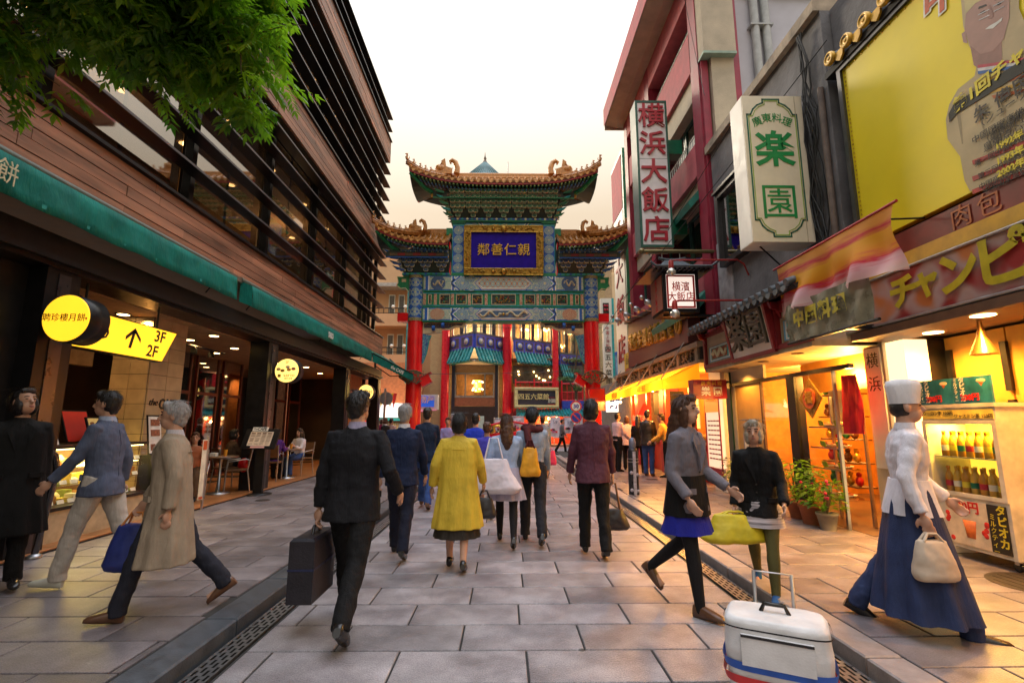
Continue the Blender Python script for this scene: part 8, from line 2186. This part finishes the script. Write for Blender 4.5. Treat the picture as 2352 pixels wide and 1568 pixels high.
pp_('cook','person in a tall white hat, white shirt and long indigo skirt near the drinks fridge',2.98,3.72,rz=-118,H=1.74,ll=(-20,14),rl=(20,8),la=(14,12,30),ra=(-16,16,30),top=('shirt',WHT),bottom=('trousers',INDIGO),hair=('hat',HAIRB),extra=[('indigo_skirt',.10,-.76,.175,.36,INDIGO,.09,10),('shirt_tail',.14,-.10,.168,.215,WHT,.05,8)],lod=.010,collar=WHT)
pp_('black_left','black-haired person in a long black coat standing at the far edge of the cafe side',-4.42,4.62,z=SWZ,rz=-130,H=1.70,ll=(6,3),rl=(-6,6),top=('coat',BLKC),bottom=('trousers',BLK_T),hair=('bob',HAIRB),lod=.010,head=(20,12))
pp_('khaki','man in pale trousers and white trainers striding past the cake counter',-3.72,4.75,z=SWZ,rz=100,H=1.72,ll=(17,5),rl=(-18,16),la=(20,10,20),ra=(-20,10,24),top=('jacket',C('slate_blue_jacket',(.09,.11,.18))),bottom=('trousers',KHA),shoes=SNEAK,lod=.010,collar=C('pale_blue_collar',(.35,.42,.60)))
pp_('beige','person in a beige-grey coat and dark trousers carrying a blue and orange bag',-2.62,4.05,z=SWZ,rz=112,H=1.62,ll=(22,8),rl=(-22,20),la=(-16,12,20),ra=(16,14,14),top=('coat',BEI),bottom=('trousers',C('dark_blue_trouser',(.02,.022,.035))),hair=('short',HAIRG),shoes=BRSH,lod=.010,collar=C('pale_scarf',(.50,.47,.52)))
# people at the cafe tables
SITP=dict(sit=.52,ll=(86,86),rl=(84,88),lod=.012)
pp_('sit1','diner in a brown wool jacket seated with her back half turned behind the menu stand',-5.95,11.0,z=.1,rz=-40,H=1.62,top=('jacket',BRNC),bottom=('trousers',BLK_T),hair=('bob',HAIRB),la=(30,8,60),ra=(30,8,60),**SITP)
pp_('sit2','diner in a purple top at the small round table',-5.72,12.55,z=.1,rz=10,H=1.62,top=('shirt',PURP),bottom=('trousers',BLK_T),hair=('bob',HAIRN),la=(36,8,70),ra=(36,8,60),**SITP)
pp_('sit3','long-haired diner in white facing the street at the small round table',-5.58,13.75,z=.1,rz=160,H=1.60,top=('shirt',WHT),bottom=('trousers',JEANS),hair=('long',HAIRB),la=(36,8,70),ra=(30,12,60),**SITP)
pp_('sit4','diner in a terracotta top sitting by the tiled column',-5.85,9.55,z=.1,rz=-150,H=1.55,top=('shirt',C('terracotta',(.40,.13,.06))),bottom=('trousers',BRNC),hair=('short',HAIRN),la=(36,8,80),ra=(30,8,70),**SITP)
# queue at the stall and walkers beyond the gate
for k,(lab,px_,Y,kw)in enumerate((('man in a black leather jacket and blue jeans standing at the stall',1487,13.7,dict(H=1.74,rz=-30,top=('jacket',BLEA),bottom=('trousers',JEANS),shoes=BRSH)),('woman in black at the stall beside the man in jeans',1466,14.6,dict(H=1.60,rz=-20,top=('jacket',BLKC),bottom=('tights',BLK_T),hair=('long',HAIRB))),('customer in a pink-white hooded jacket queueing at the stall',1440,15.4,dict(H=1.60,rz=-10,top=('jacket',PNKW),bottom=('trousers',BLK_T),hair=('bob',HAIRN))),('customer in a pale pink shirt at the end of the stall queue',1417,14.9,dict(H=1.70,rz=-60,top=('shirt',C('pale_pink',(.68,.48,.52))),bottom=('trousers',BLK_T),hair=('short',HAIRB))),('stall worker in yellow leaning over the counter',1531,13.2,dict(H=1.66,rz=60,top=('shirt',ORW),bottom=('trousers',BLK_T),lean=14)),('dark-haired customer bending at the counter by the yellow worker',1548,12.6,dict(H=1.55,rz=-80,top=('shirt',C('amber_top',(.60,.30,.10))),bottom=('trousers',BLK_T))))):
 X_p=AY(px_,985,Y).x
 pp_('q%d'%k,lab,X_p,Y,z=SWZ,ll=(3,2),rl=(-2,3),la=(14,8,40),ra=(10,8,40),lod=.015,**kw)
for k,(lab,px_,Y,kw)in enumerate((('walker in a white shirt beyond the gate by the red oval sign',854,21.5,dict(top=('shirt',WHT),bottom=('trousers',BLK_T),rz=160)),('woman in dark clothes with a white collar beyond the cafe corner',886,18.6,dict(top=('jacket',BLKC),bottom=('trousers',BLK_T),hair=('bob',HAIRN),collar=WHT,rz=60)),('tall walker in white beyond the cafe corner',897,20.2,dict(top=('shirt',PNKW),bottom=('trousers',KHA),rz=-20)),('walker in burgundy behind the silver pole',876,22.6,dict(top=('jacket',C('burgundy',(.22,.01,.06))),bottom=('trousers',BLK_T),hair=('bob',HAIRN),rz=30)),('walker in dark blue crossing before the corner restaurant',1248,24,dict(top=('jacket',NAVY2),bottom=('trousers',JEANS),rz=90)),('walker in grey near the white easels',1290,25,dict(top=('jacket',GREYT),bottom=('trousers',BLK_T),rz=-90)),('distant walker in black by the slatted wall',1066,24.5,dict(top=('jacket',BLKC),bottom=('trousers',BLK_T),rz=20)))):
 pp_('f%d'%k,lab,AY(px_,985,Y).x,Y,H=1.66,lod=.02,**kw)
 # ------------------------------------------------------------------ what they carry
def at(k,h):return PEOPLE[k][h]
p=at('suit','lh')
t=thing('briefcase','tall dark briefcase hanging from the suited man\'s hand','briefcase',p)
SUITC=mat('briefcase_black',(.02,.018,.026),rough=.4,var=.3,bump=.3)
bq=MB().bbox(p.x-.10,p.x+.08,p.y-.24,p.y+.20,p.z-.50,p.z-.06,.02).obj('case',t,SUITC)
MB().tube([(p.x,p.y-.08,p.z-.07),(p.x,p.y-.06,p.z-.01),(p.x,p.y+.05,p.z-.01),(p.x,p.y+.07,p.z-.07)],.012,seg=6).obj('handle',t,SHOEB)
MB().box(p.x-.104,p.x+.084,p.y-.244,p.y+.204,p.z-.28,p.z-.265).obj('zip',t,mat('zip_blue',(.05,.06,.14),rough=.3,metal=.6))
def bag(k,h,name,label,cat,w,d,hgt,m_,strap=.16,off=(0,0,0),sag=.25,strapm=None,rz=0):
 p=at(k,h)+Vector(off);t=thing(name,label,cat,p)
 b=MB();zt=p.z-strap
 b.loft([ell(Vector((p.x,p.y,zt-hgt)),w*(.5+sag*.2),d*.5,20,3),ell(Vector((p.x,p.y,zt-hgt*.85)),w*(.5+sag*.4),d*.62,20,2.6),ell(Vector((p.x,p.y,zt-hgt*.45)),w*(.5+sag*.1),d*.5,20,2.4),ell(Vector((p.x,p.y,zt)),w*.42,d*.25,20,2.2)])
 soft(b.obj('bag_body',t,m_),.012,.02)
 for e in(-1,1):MB().tube([(p.x-w*.28,p.y+e*d*.15,zt-.01),(p.x-w*.12,p.y+e*.01,p.z-.01),(p.x+w*.12,p.y+e*.01,p.z-.01),(p.x+w*.28,p.y+e*d*.15,zt-.01)],.010,seg=6).obj('handle',t,strapm or m_)
 return t
bag('maroon','rh','handbag','black handbag with tan straps held beside the maroon jacket','handbag',.26,.14,.24,mat('bag_black',(.014,.013,.02),rough=.4,var=.3),.30,strapm=mat('tan_strap',(.22,.10,.04),rough=.5),sag=.6)
bag('yellow','rh','handbag','small dark handbag on the arm of the yellow-coated woman','handbag',.22,.12,.22,mat('bag_black',(.014,.013,.02)),.08)
bag('far_blue','rh','carrier_bag','bright pink carrier bag held by the distant grey-blue walker','carrier bag',.32,.16,.40,mat('bag_pink',(.75,.04,.16),rough=.5,var=.2),.06)
bag('tote','chest','tote_bag','large white slouchy tote bag on the brown-haired woman\'s shoulder','tote bag',.40,.22,.42,mat('bag_white',(.72,.66,.74),rough=.6,var=.15),.26,(-.16,-.20,.16),1.0)
bag('cap','chest','shoulder_bag','orange shoulder bag on the back of the person in the cap','shoulder bag',.20,.14,.36,mat('bag_orange',(.78,.36,.015),rough=.5,var=.25),.10,(-.04,-.20,.06),.5,C('maroon_scarf',(.09,.02,.025)))
bag('olive','rh','shopping_bag','bright yellow bag carried by the short person in black','bag',.42,.2,.24,mat('bag_yellow',(.66,.52,.02),rough=.5,var=.2),.03,(0,0,.06),.6)
t=bag('beige','rh','holdall','blue holdall with orange straps carried by the beige-coated person','bag',.34,.24,.34,mat('bag_blue',(.02,.035,.20),rough=.6,var=.3),.10,strapm=mat('strap_orange',(.60,.22,.05),rough=.5))
bag('cook','rh','paper_bag','cream paper bag carried by the person in the white hat','bag',.24,.13,.26,mat('bag_cream',(.52,.42,.32),rough=.7),.05)
bag('black_left','rh','dark_bag','black bag held by the person in the long black coat','bag',.34,.16,.36,mat('bag_black',(.014,.013,.02)),.08)
t=thing('scarf','maroon scarf round the neck of the person in the dark cap','scarf',at('cap','neck'));p=at('cap','neck')
b=MB();b.tube([p+Vector((.11*math.cos(a),.10*math.sin(a)+.01,-.01+.02*math.sin(a*2)))for a in[i*.52 for i in range(13)]],.05,seg=10);b.tube([p+Vector((-.08,-.09,0)),p+Vector((-.06,-.16,-.16)),p+Vector((.02,-.17,-.36))],[.05,.05,.035],seg=8,sq=1.4);soft(b.obj('knit',t,C('maroon_scarf',(.09,.02,.025))),.014,.02)
# wheeled shopping bag in the near foreground
wx,wy_=1.50,2.92
t=thing('shopping_trolley','white wheeled shopping bag with blue and red bands in the near foreground','shopping trolley',(wx,wy_,0),R(-28),local=True)
b=MB();b.loft([ell(Vector((0,0,h)),a,d,36,5)for h,a,d in((.07,.23,.15),(.10,.25,.165),(.30,.262,.172),(.43,.255,.165),(.455,.235,.15),(.46,.16,.08))]);soft(b.obj('bag_body',t,mat('trolley_white',(.66,.65,.65),rough=.5,var=.15,bump=.2,bscale=90)),.009,.012,sm=2)
b=MB();b.loft([ell(Vector((0,0,h)),.266,.176,36,5)for h in(.405,.413)],cap=False);b.obj('zip',t,SHOEB);MB().cbox((0,-.18,.31),(.34,.02,.15)).obj('front_pocket',t,MATS['trolley_white']);MB().cbox((0,-.192,.38),(.34,.006,.012)).obj('pocket_zip',t,SHOEB);MB().tube([(-.07,0,.455),(-.05,0,.50),(.05,0,.50),(.07,0,.455)],.012,seg=6).obj('top_grip',t,SHOEB)
for h,m_ in((.22,mat('trolley_blue',(.03,.12,.55),rough=.45)),(.15,mat('trolley_red',(.62,.03,.03),rough=.45))):
 b=MB();b.loft([ell(Vector((0,0,h-.022)),.268,.172,28,4),ell(Vector((0,0,h+.022)),.278,.178,28,4)],cap=False);b.obj('colour_band',t,m_)
for sd in(-1,1):MB().lathe([(.03,-.015),(.055,-.012),(.055,.012),(.03,.015)],(sd*.2,.12,.056),SHOEB,seg=14,axis='X').obj('wheel',t)
MB().tube([(-.10,.13,.1),(-.10,.19,.62),(.10,.19,.62),(.10,.13,.1)],.011,seg=6).obj('handle',t,ALU)
# ------------------------------------------------------------------ tree over the street, plants, fridge, tables, bollard
def _leaf(n,b):
 oi=_noise(n,2.2,3);r=n.nodes.new('ShaderNodeValToRGB')
 r.color_ramp.elements[0].position=.35;r.color_ramp.elements[0].color=(.03,.12,.006,1);r.color_ramp.elements[1].position=.68;r.color_ramp.elements[1].color=(.22,.42,.012,1)
 n.links.new(oi.outputs['Fac'],r.inputs[0]);n.links.new(r.outputs[0],b.inputs['Base Color'])
 t=n.nodes.new('ShaderNodeBsdfTranslucent');hv=n.nodes.new('ShaderNodeHueSaturation');hv.inputs['Value'].default_value=1.6;n.links.new(r.outputs[0],hv.inputs['Color']);n.links.new(hv.outputs[0],t.inputs[0])
 mx=n.nodes.new('ShaderNodeMixShader');mx.inputs[0].default_value=.45
 o=[q for q in n.nodes if q.type=='OUTPUT_MATERIAL'][0]
 n.links.new(b.outputs[0],mx.inputs[1]);n.links.new(t.outputs[0],mx.inputs[2]);n.links.new(mx.outputs[0],o.inputs[0])
LEAF=nodemat('street_tree_leaf',_leaf,.45)
BARK=mat('grey_bark',(.10,.075,.05),rough=.9,var=.4,bump=.8,bscale=20)
tree=thing('street_tree','leafy green street tree whose branches overhang the cafe louvres','tree',(-3.3,-.9,SWZ))
rr=random.Random(31)
MB().tube([(-3.3,-.9,0),(-3.25,-.7,1.6),(-3.2,-.4,3.2),(-3.1,0,4.4),(-2.9,.6,5.3)],[.16,.13,.12,.10,.07],seg=12).obj('trunk',tree,BARK)
leaf_b=MB()
def leaflet(p,d,L,up):
 s_=d.cross(up).normalized()*L*.19;m_=p+d*L*.45-up*L*.05
 leaf_b.add([p,m_+s_,p+d*L-up*L*.18,m_-s_,m_+up*.004],[(0,1,4),(1,2,4),(2,3,4),(3,0,4)])
def frond(p,d,L):
 """feathered leaf: a stalk with paired leaflets, drooping"""
 n=rr.randint(4,6);q=p.copy();dd=d.copy()
 for i in range(n):
  dd=(dd+Vector((0,0,-.12))).normalized();q=q+dd*L/n
  side=dd.cross(Vector((0,0,1))).normalized()
  for e in(-1,1):leaflet(q,(side*e*.8+dd*.55+Vector((0,0,-.2+rr.uniform(-.25,.2)))).normalized(),L*rr.uniform(.30,.42),Vector((0,0,1)))
 leaflet(q,dd,L*.4,Vector((0,0,1)))
def bough(a,c,r,tips,spread):
 a,c=Vector(a),Vector(c);pts=[a.lerp(c,i/5)+Vector((0,0,.25*math.sin(i/5*math.pi)))+Vector((rr.uniform(-.05,.05),rr.uniform(-.05,.05),0))for i in range(6)]
 MB().tube(pts,[r*(1-.15*i)for i in range(6)],seg=7).obj('branch',tree,BARK)
 for k in range(tips):
  f=rr.uniform(.12,1.0);p=a.lerp(c,f)+Vector((0,0,.25*math.sin(f*math.pi)))
  d=Vector((rr.gauss(0,1),rr.gauss(0,1),rr.gauss(0,.55))).normalized();e=p+d*spread*rr.uniform(.3,1.0)
  if k%3==0:leaf_b.tube([p,p.lerp(e,.5)+Vector((0,0,.04)),e],[.010,.007,.003],BARK,seg=4)
  for q in range(rr.randint(2,4)):
   frond(p.lerp(e,rr.uniform(.45,1)),Vector((rr.gauss(0,1),rr.gauss(0,1),rr.uniform(-.8,.3))).normalized(),rr.uniform(.18,.28))
for st_,(px_,py_,Y_),tips,sp_ in(((-2.9,.6,5.3),(560,110,3.7),420,.60),((-2.95,.5,5.1),(330,90,3.5),480,.62),((-3.05,.2,4.8),(150,40,3.4),420,.62),((-2.9,.6,5.3),(610,20,4.2),220,.5),((-3.1,0,4.5),(20,170,3.2),200,.42),((-2.9,.6,5.3),(430,190,4.0),300,.5),((-2.9,.6,5.3),(560,230,4.1),150,.36),((-2.9,.6,5.3),(250,-60,3.8),420,.8)):
 bough(st_,AY(px_,py_,Y_),.055,tips,sp_)
 # unseen crown overhead and behind, added to shade the left sidewalk
for c in((-3.6,.5,6.8),(-2.2,1.0,7.2),(-4.4,2.4,7.0),(-3.0,-1.6,7.0),(-2.6,2.6,7.6),(-4.6,-1.0,6.6),(-1.6,-.8,7.0)):bough((-2.9,.6,5.3),c,.06,150,1.1)
leaf_b.mats=leaf_b.mats or[]
me_=leaf_b
if BARK in me_.mats:
 me_.mats=[LEAF if m_ is None else m_ for m_ in me_.mats]
me_.mats=[BARK,LEAF];me_.m=[0 if sm_ else 1 for sm_ in me_.smooth]
# twigs were added smooth, leaflets flat; end caps of the twigs are tiny and may stay leaf-coloured
fo_=leaf_b.obj('foliage',tree);fo_['kind']='stuff'
def potted(x,y,r,h,label,potm,flower=False,z=SWZ,dens=90,lm=None):
 t=thing('potted_plant',label,'potted plant',(x,y,z));rr=random.Random(int(x*100+y*37))
 MB().lathe([(r*.7,z),(r,z+r*1.5),(r*1.08,z+r*1.5),(r*1.08,z+r*1.72),(r*.95,z+r*1.72),(r*.9,z+r*1.55),(.001,z+r*1.55)],(x,y,0),seg=18).obj('pot',t,potm)
 b=MB();zt=z+r*1.55
 for k in range(10):
  a=rr.uniform(0,6.28);e=Vector((x+math.cos(a)*h*.35*rr.random(),y+math.sin(a)*h*.35*rr.random(),zt+h*rr.uniform(.5,1)))
  b.tube([(x,y,zt),Vector((x,y,zt)).lerp(e,.5),e],[.008,.006,.003],BARK,seg=4)
 lf=MB()
 for k in range(dens*2):
  a=rr.uniform(0,6.28);q=h*.45*math.sqrt(rr.random());zz=zt+h*(.15+.9*rr.random());p=Vector((x+q*math.cos(a),y+q*math.sin(a),zz))
  d=Vector((math.cos(a+rr.uniform(-.7,.7)),math.sin(a+rr.uniform(-.7,.7)),rr.uniform(-.5,.5))).normalized();L=rr.uniform(.06,.12);s_=d.cross(Vector((0,0,1))).normalized()*L*.3
  lf.add([p,p+d*L*.5+s_,p+d*L-Vector((0,0,L*.2)),p+d*L*.5-s_],[(0,1,2),(0,2,3)])
 b.obj('stems',t);lf.obj('foliage',t,lm or LEAF,kind='stuff')
 if flower:
  for k in range(7):
   a=rr.uniform(0,6.28);q=h*.4*rr.random();MB().ball((x+q*math.cos(a),y+q*math.sin(a),zt+h*rr.uniform(.5,1.05)),.022,seg=7,rings=5).obj('flower',t,mat('rose_pink',(.65,.03,.12)))
TERRA=mat('terracotta_pot',(.34,.11,.05),rough=.8,var=.3);GPOT=mat('grey_pot',(.25,.24,.22),rough=.7)
YLEAF=mat('variegated_leaf',(.26,.32,.05),rough=.45,var=.6,scale=14)
potted(4.45,9.72,.12,.55,'variegated yellow-green plant in a pale pot by the dark green post',GPOT,lm=YLEAF)
potted(4.42,9.35,.12,.50,'dark leafy plant in a grey pot beside the variegated one',GPOT)
potted(4.45,7.72,.15,.62,'dark tall shrub in a terracotta pot under the amber window',TERRA)
potted(4.40,7.30,.16,.50,'bright green shrub with pink flowers in a terracotta pot',TERRA,True,dens=130)
potted(4.38,6.92,.13,.42,'smaller leafy shrub in a pale pot nearest the drinks fridge',GPOT,True)
# drinks fridge on castors, with price toppers and a poster below
FW=mat('fridge_white',(.66,.60,.48),rough=.35)
fr_=thing('drinks_fridge','glass-door drinks fridge on castors with tapioca posters on top, lit amber','fridge',(5.1,5.35,SWZ))
fx0,fx1,fy0,fy1=4.92,5.42,4.92,5.80
MB().box(fx0,fx1,fy0,fy1,.18,.72).obj('cabinet_base',fr_,FW)
for a in((fx1-.04,fx1,fy0,fy1,.72,1.52),(fx0,fx1-.041,fy0,fy0+.05,.72,1.52),(fx0,fx1-.041,fy1-.05,fy1,.72,1.52)):MB().box(*a).obj('cabinet_side',fr_,FW)
MB().box(fx0,fx1,fy0,fy1,1.521,1.66).obj('price_header',fr_,FW);MB().box(fx0-.01,fx1,fy0-.01,fy1+.01,1.66,1.70).obj('top_ledge',fr_,FW)
MB().box(fx0-.006,fx0,fy0+.02,fy1-.02,1.54,1.64).obj('price_strip',fr_,mat('price_strip',(.8,.6,.1),rough=.6))
for k,s_ in enumerate(('ウーロン茶 120円','ジャスミン茶 150円')):text(s_,.05,INK,'lettering',fr_,(fx0-.009,5.58-k*.42,1.60-k*.035),FACE_R,ext=.001)
MB().box(fx0+.03,fx1-.05,fy0+.06,fy1-.06,.73,.745).obj('floor_shelf',fr_,ALU);MB().box(fx0+.03,fx1-.05,fy0+.06,fy1-.06,1.12,1.13).obj('shelf',fr_,ALU)
MB().box(fx1-.06,fx1-.045,fy0+.06,fy1-.06,.75,1.5).obj('lit_back',fr_,emit('fridge_glow',(1,.62,.05),1.0))
MB().box(fx0-.012,fx0-.004,fy0+.05,fy1-.05,.75,1.5).obj('door_pane',fr_,GLASS2)
for a in((fy0+.0,fy0+.05,.72,1.52),(fy1-.05,fy1,.72,1.52),(fy0+.05,fy1-.05,.72,.76),(fy0+.05,fy1-.05,1.48,1.52)):MB().box(fx0-.016,fx0-.001,*a).obj('door_frame',fr_,FW)
BOT=[mat('bottle_tea',(.50,.24,.03),rough=.2,var=.2),mat('bottle_amber',(.60,.36,.05),rough=.2,var=.2)]
for sh in(.746,1.131):
 for i in range(7):
  for j in range(2):
   y=fy0+.14+i*.10;b=MB();b.lathe([(.036,0),(.038,.02),(.038,.15),(.030,.19),(.016,.22),(.016,.25),(.018,.25),(.018,.275)],(fx0+.10+j*.12,y,sh),seg=12);b.lathe([(.0385,.06),(.0385,.12)],(fx0+.10+j*.12,y,sh),[WHITE_T,YT,GREENB,SIGNR][(i*3+j+int(sh*2))%4],seg=12);b.mats=[BOT[(i+j)%2]if m_ is None else m_ for m_ in b.mats];b.m=[0 if k_<len(b.m)-14 else 1 for k_ in range(len(b.m))];b.mats=[BOT[(i+j)%2],b.mats[-1]];b.obj('bottle',fr_)
for(a,c)in((fy0+.44,fy1),(fy0,fy0+.435)):
 q=MB().box(fx0-.004,fx0+.02,a,c,1.70,1.98).obj('poster_topper',fr_,mat('poster_teal',(.02,.16,.24),rough=.35,var=.5,scale=7))
 MB().lathe([(.045,0),(.075,.19),(.07,.20),(.001,.20)],(fx0-.0,a+.10,1.735),mat('print_tea',(.40,.10,.02),rough=.4,var=.4,scale=12),seg=14,sx=.06).obj('printed_cup',q);MB().ball((fx0-.0,a+.10,1.93),(.006,.075,.03),CREAM_P,seg=12,rings=6).obj('printed_foam',q)
 vtext('タピオカ',.07,.066,WHITE_T,'lettering',fr_,(fx0-.008,c-.12,1.945),FACE_R,ext=.001,bold=.002);vtext('ミルクティー',.05,.045,WHITE_T,'lettering',fr_,(fx0-.008,c-.045,1.955),FACE_R,ext=.001);text('200円',.085,RL,'lettering',fr_,(fx0-.008,a+.24,1.76),FACE_R,ext=.001,bold=.003)
pq=MB().box(fx0-.012,fx0-.001,fy0+.24,fy0+.72,.22,.68).obj('lower_poster',fr_,mat('poster_cream',(.75,.6,.42),rough=.6))
text('200円',.13,RL,'lettering',fr_,(fx0-.016,fy0+.48,.61),FACE_R,ext=.001,bold=.004);MB().lathe([(.05,0),(.08,.18),(.001,.18)],(fx0-.012,fy0+.45,.30),MATS['print_tea'],seg=14,sx=.06).obj('printed_cup',pq)
rr=random.Random(6)
for k in range(9):MB().ball((fx0-.012,fy0+rr.choice([.28,.68])+rr.uniform(-.03,.03),rr.uniform(.26,.62)),(.004,.028,.028),RL,seg=8,rings=5).obj('printed_flower',pq)
MB().box(fx0-.012,fx0-.001,fy0+.04,fy0+.235,.22,.68).obj('black_strip',fr_,INK);vtext('タピオカ',.105,.105,YT,'lettering',fr_,(fx0-.016,fy0+.09,.63),FACE_R,ext=.001,bold=.003);vtext('ミルクティー',.065,.066,YT,'lettering',fr_,(fx0-.016,fy0+.185,.56),FACE_R,ext=.001)
for x in(fx0+.06,fx1-.06):
 for y in(fy0+.06,fy1-.06):MB().lathe([(.02,-.014),(.045,-.012),(.045,.012),(.02,.014)],(x,y,SWZ+.046),SHOEB,seg=12,axis='X').box(x-.02,x+.02,y-.02,y+.02,SWZ+.07,.18,ALU).obj('castor',fr_)
lamp('fridge_lamp','AREA',(fx0+.2,5.36,1.50),40,(1,.62,.08),.3,(0,0,0),.7)
# cafe tables and chairs
def cafe_table(x,y,lab):
 t=thing('cafe_table',lab,'table',(x,y,.1))
 MB().lathe([(.32,.80),(.33,.81),(.33,.83),(.001,.83)],(x,y,0),seg=24).obj('table_top',t,mat('table_top',(.20,.12,.07),rough=.3));MB().lathe([(.22,.10),(.22,.115),(.03,.13),(.028,.80)],(x,y,0),seg=16).obj('pedestal',t,ALU)
 g_=thing('drinking_glass','glass of orange juice on '+lab.split(' with')[0],'glass',(x+.08,y,.83));MB().lathe([(.03,.831),(.036,.96)],(x+.08,y,0),seg=12).obj('juice',g_,mat('juice',(.75,.32,.03),rough=.15))
 c_=thing('napkin_box','white napkin box on '+lab.split(' with')[0],'box',(x-.1,y-.05,.83));MB().bbox(x-.17,x-.05,y-.12,y-.02,.831,.90,.006).obj('box',c_,WHITE_T)
cafe_table(-5.62,13.1,'small round cafe table between two diners');cafe_table(-5.75,10.3,'round cafe table behind the menu stand')
CHW=mat('chair_cane',(.16,.075,.03),rough=.4,var=.3)
def chair(x,y,rz,lab):
 t=thing('cafe_chair',lab,'chair',(x,y,.1),R(rz),'metal and cane cafe chairs',local=True)
 MB().bbox(-.21,.21,-.20,.22,.43,.465,.01).obj('seat',t,CHW)
 b=MB();b.loft([[Vector((-.20,-.21,.56)),Vector((.20,-.21,.56)),Vector((.20,-.19,.56)),Vector((-.20,-.19,.56))],[Vector((-.20,-.27,.86)),Vector((.20,-.27,.86)),Vector((.20,-.25,.86)),Vector((-.20,-.25,.86))]],smooth=False);b.obj('backrest',t,CHW)
 for sx in(-1,1):
  MB().tube([(sx*.20,.20,0),(sx*.21,.19,.44),(sx*.23,.16,.62),(sx*.23,-.16,.66),(sx*.21,-.23,.62)],.013,seg=7).obj('front_leg',t,ALU);MB().tube([(sx*.20,-.26,0),(sx*.20,-.19,.44),(sx*.20,-.26,.87)],.013,seg=7).obj('rear_leg',t,ALU)
for a in((-5.95,10.92,-40,'chair under the diner in brown wool'),(-5.72,12.45,10,'chair under the diner in purple'),(-5.56,13.85,160,'chair under the long-haired diner in white'),(-5.85,9.62,-150,'chair under the diner in terracotta'),(-5.55,10.55,120,'empty chair just behind the menu stand'),(-6.3,9.3,30,'empty chair by the tiled column')):chair(*a)
rb_=thing('red_bag','shiny red bag hanging on the chair behind the menu stand','bag',(-5.5,10.7,.5));b=MB();b.ball((-5.5,10.72,.62),(.12,.10,.15),seg=12,rings=8);soft(b.obj('bag_body',rb_,mat('shiny_red',(.55,.01,.015),rough=.25)),.014,.02)
# dark bollard with cloud reliefs
bl=thing('bollard','grey bollard with steel rings and cloud reliefs at the kerb beside the maroon jacket','bollard',(2.62,10.3,SWZ))
MB().lathe([(.105,SWZ),(.105,.92),(.09,.97),(.075,.98)],(2.62,10.3,0),seg=18).obj('post',bl,mat('bollard_dark',(.03,.032,.04),rough=.3,metal=.3));MB().lathe([(.055,.97),(.07,1.02),(.075,1.10),(.05,1.18),(.001,1.20)],(2.62,10.3,0),seg=14).obj('cap',bl,mat('bollard_cap',(.16,.20,.30),rough=.4,metal=.4))
for z_ in(.70,.76):MB().lathe([(.112,z_),(.112,z_+.02)],(2.62,10.3,0),seg=18).obj('ring',bl,ALU)
MB().box(2.59,2.65,10.185,10.20,SWZ,.92).obj('pale_band',bl,mat('bollard_band',(.36,.38,.50),rough=.5,var=.4,scale=20))
for k,(dx,z_)in enumerate(((-.06,.5),(.06,.46),(.0,.28),(-.06,.16),(.06,.14))):MB().ball((2.62+dx,10.21,z_),(.04,.02,.035),seg=8,rings=6).obj('cloud_relief',bl,mat('bollard_band',(.36,.38,.50)))
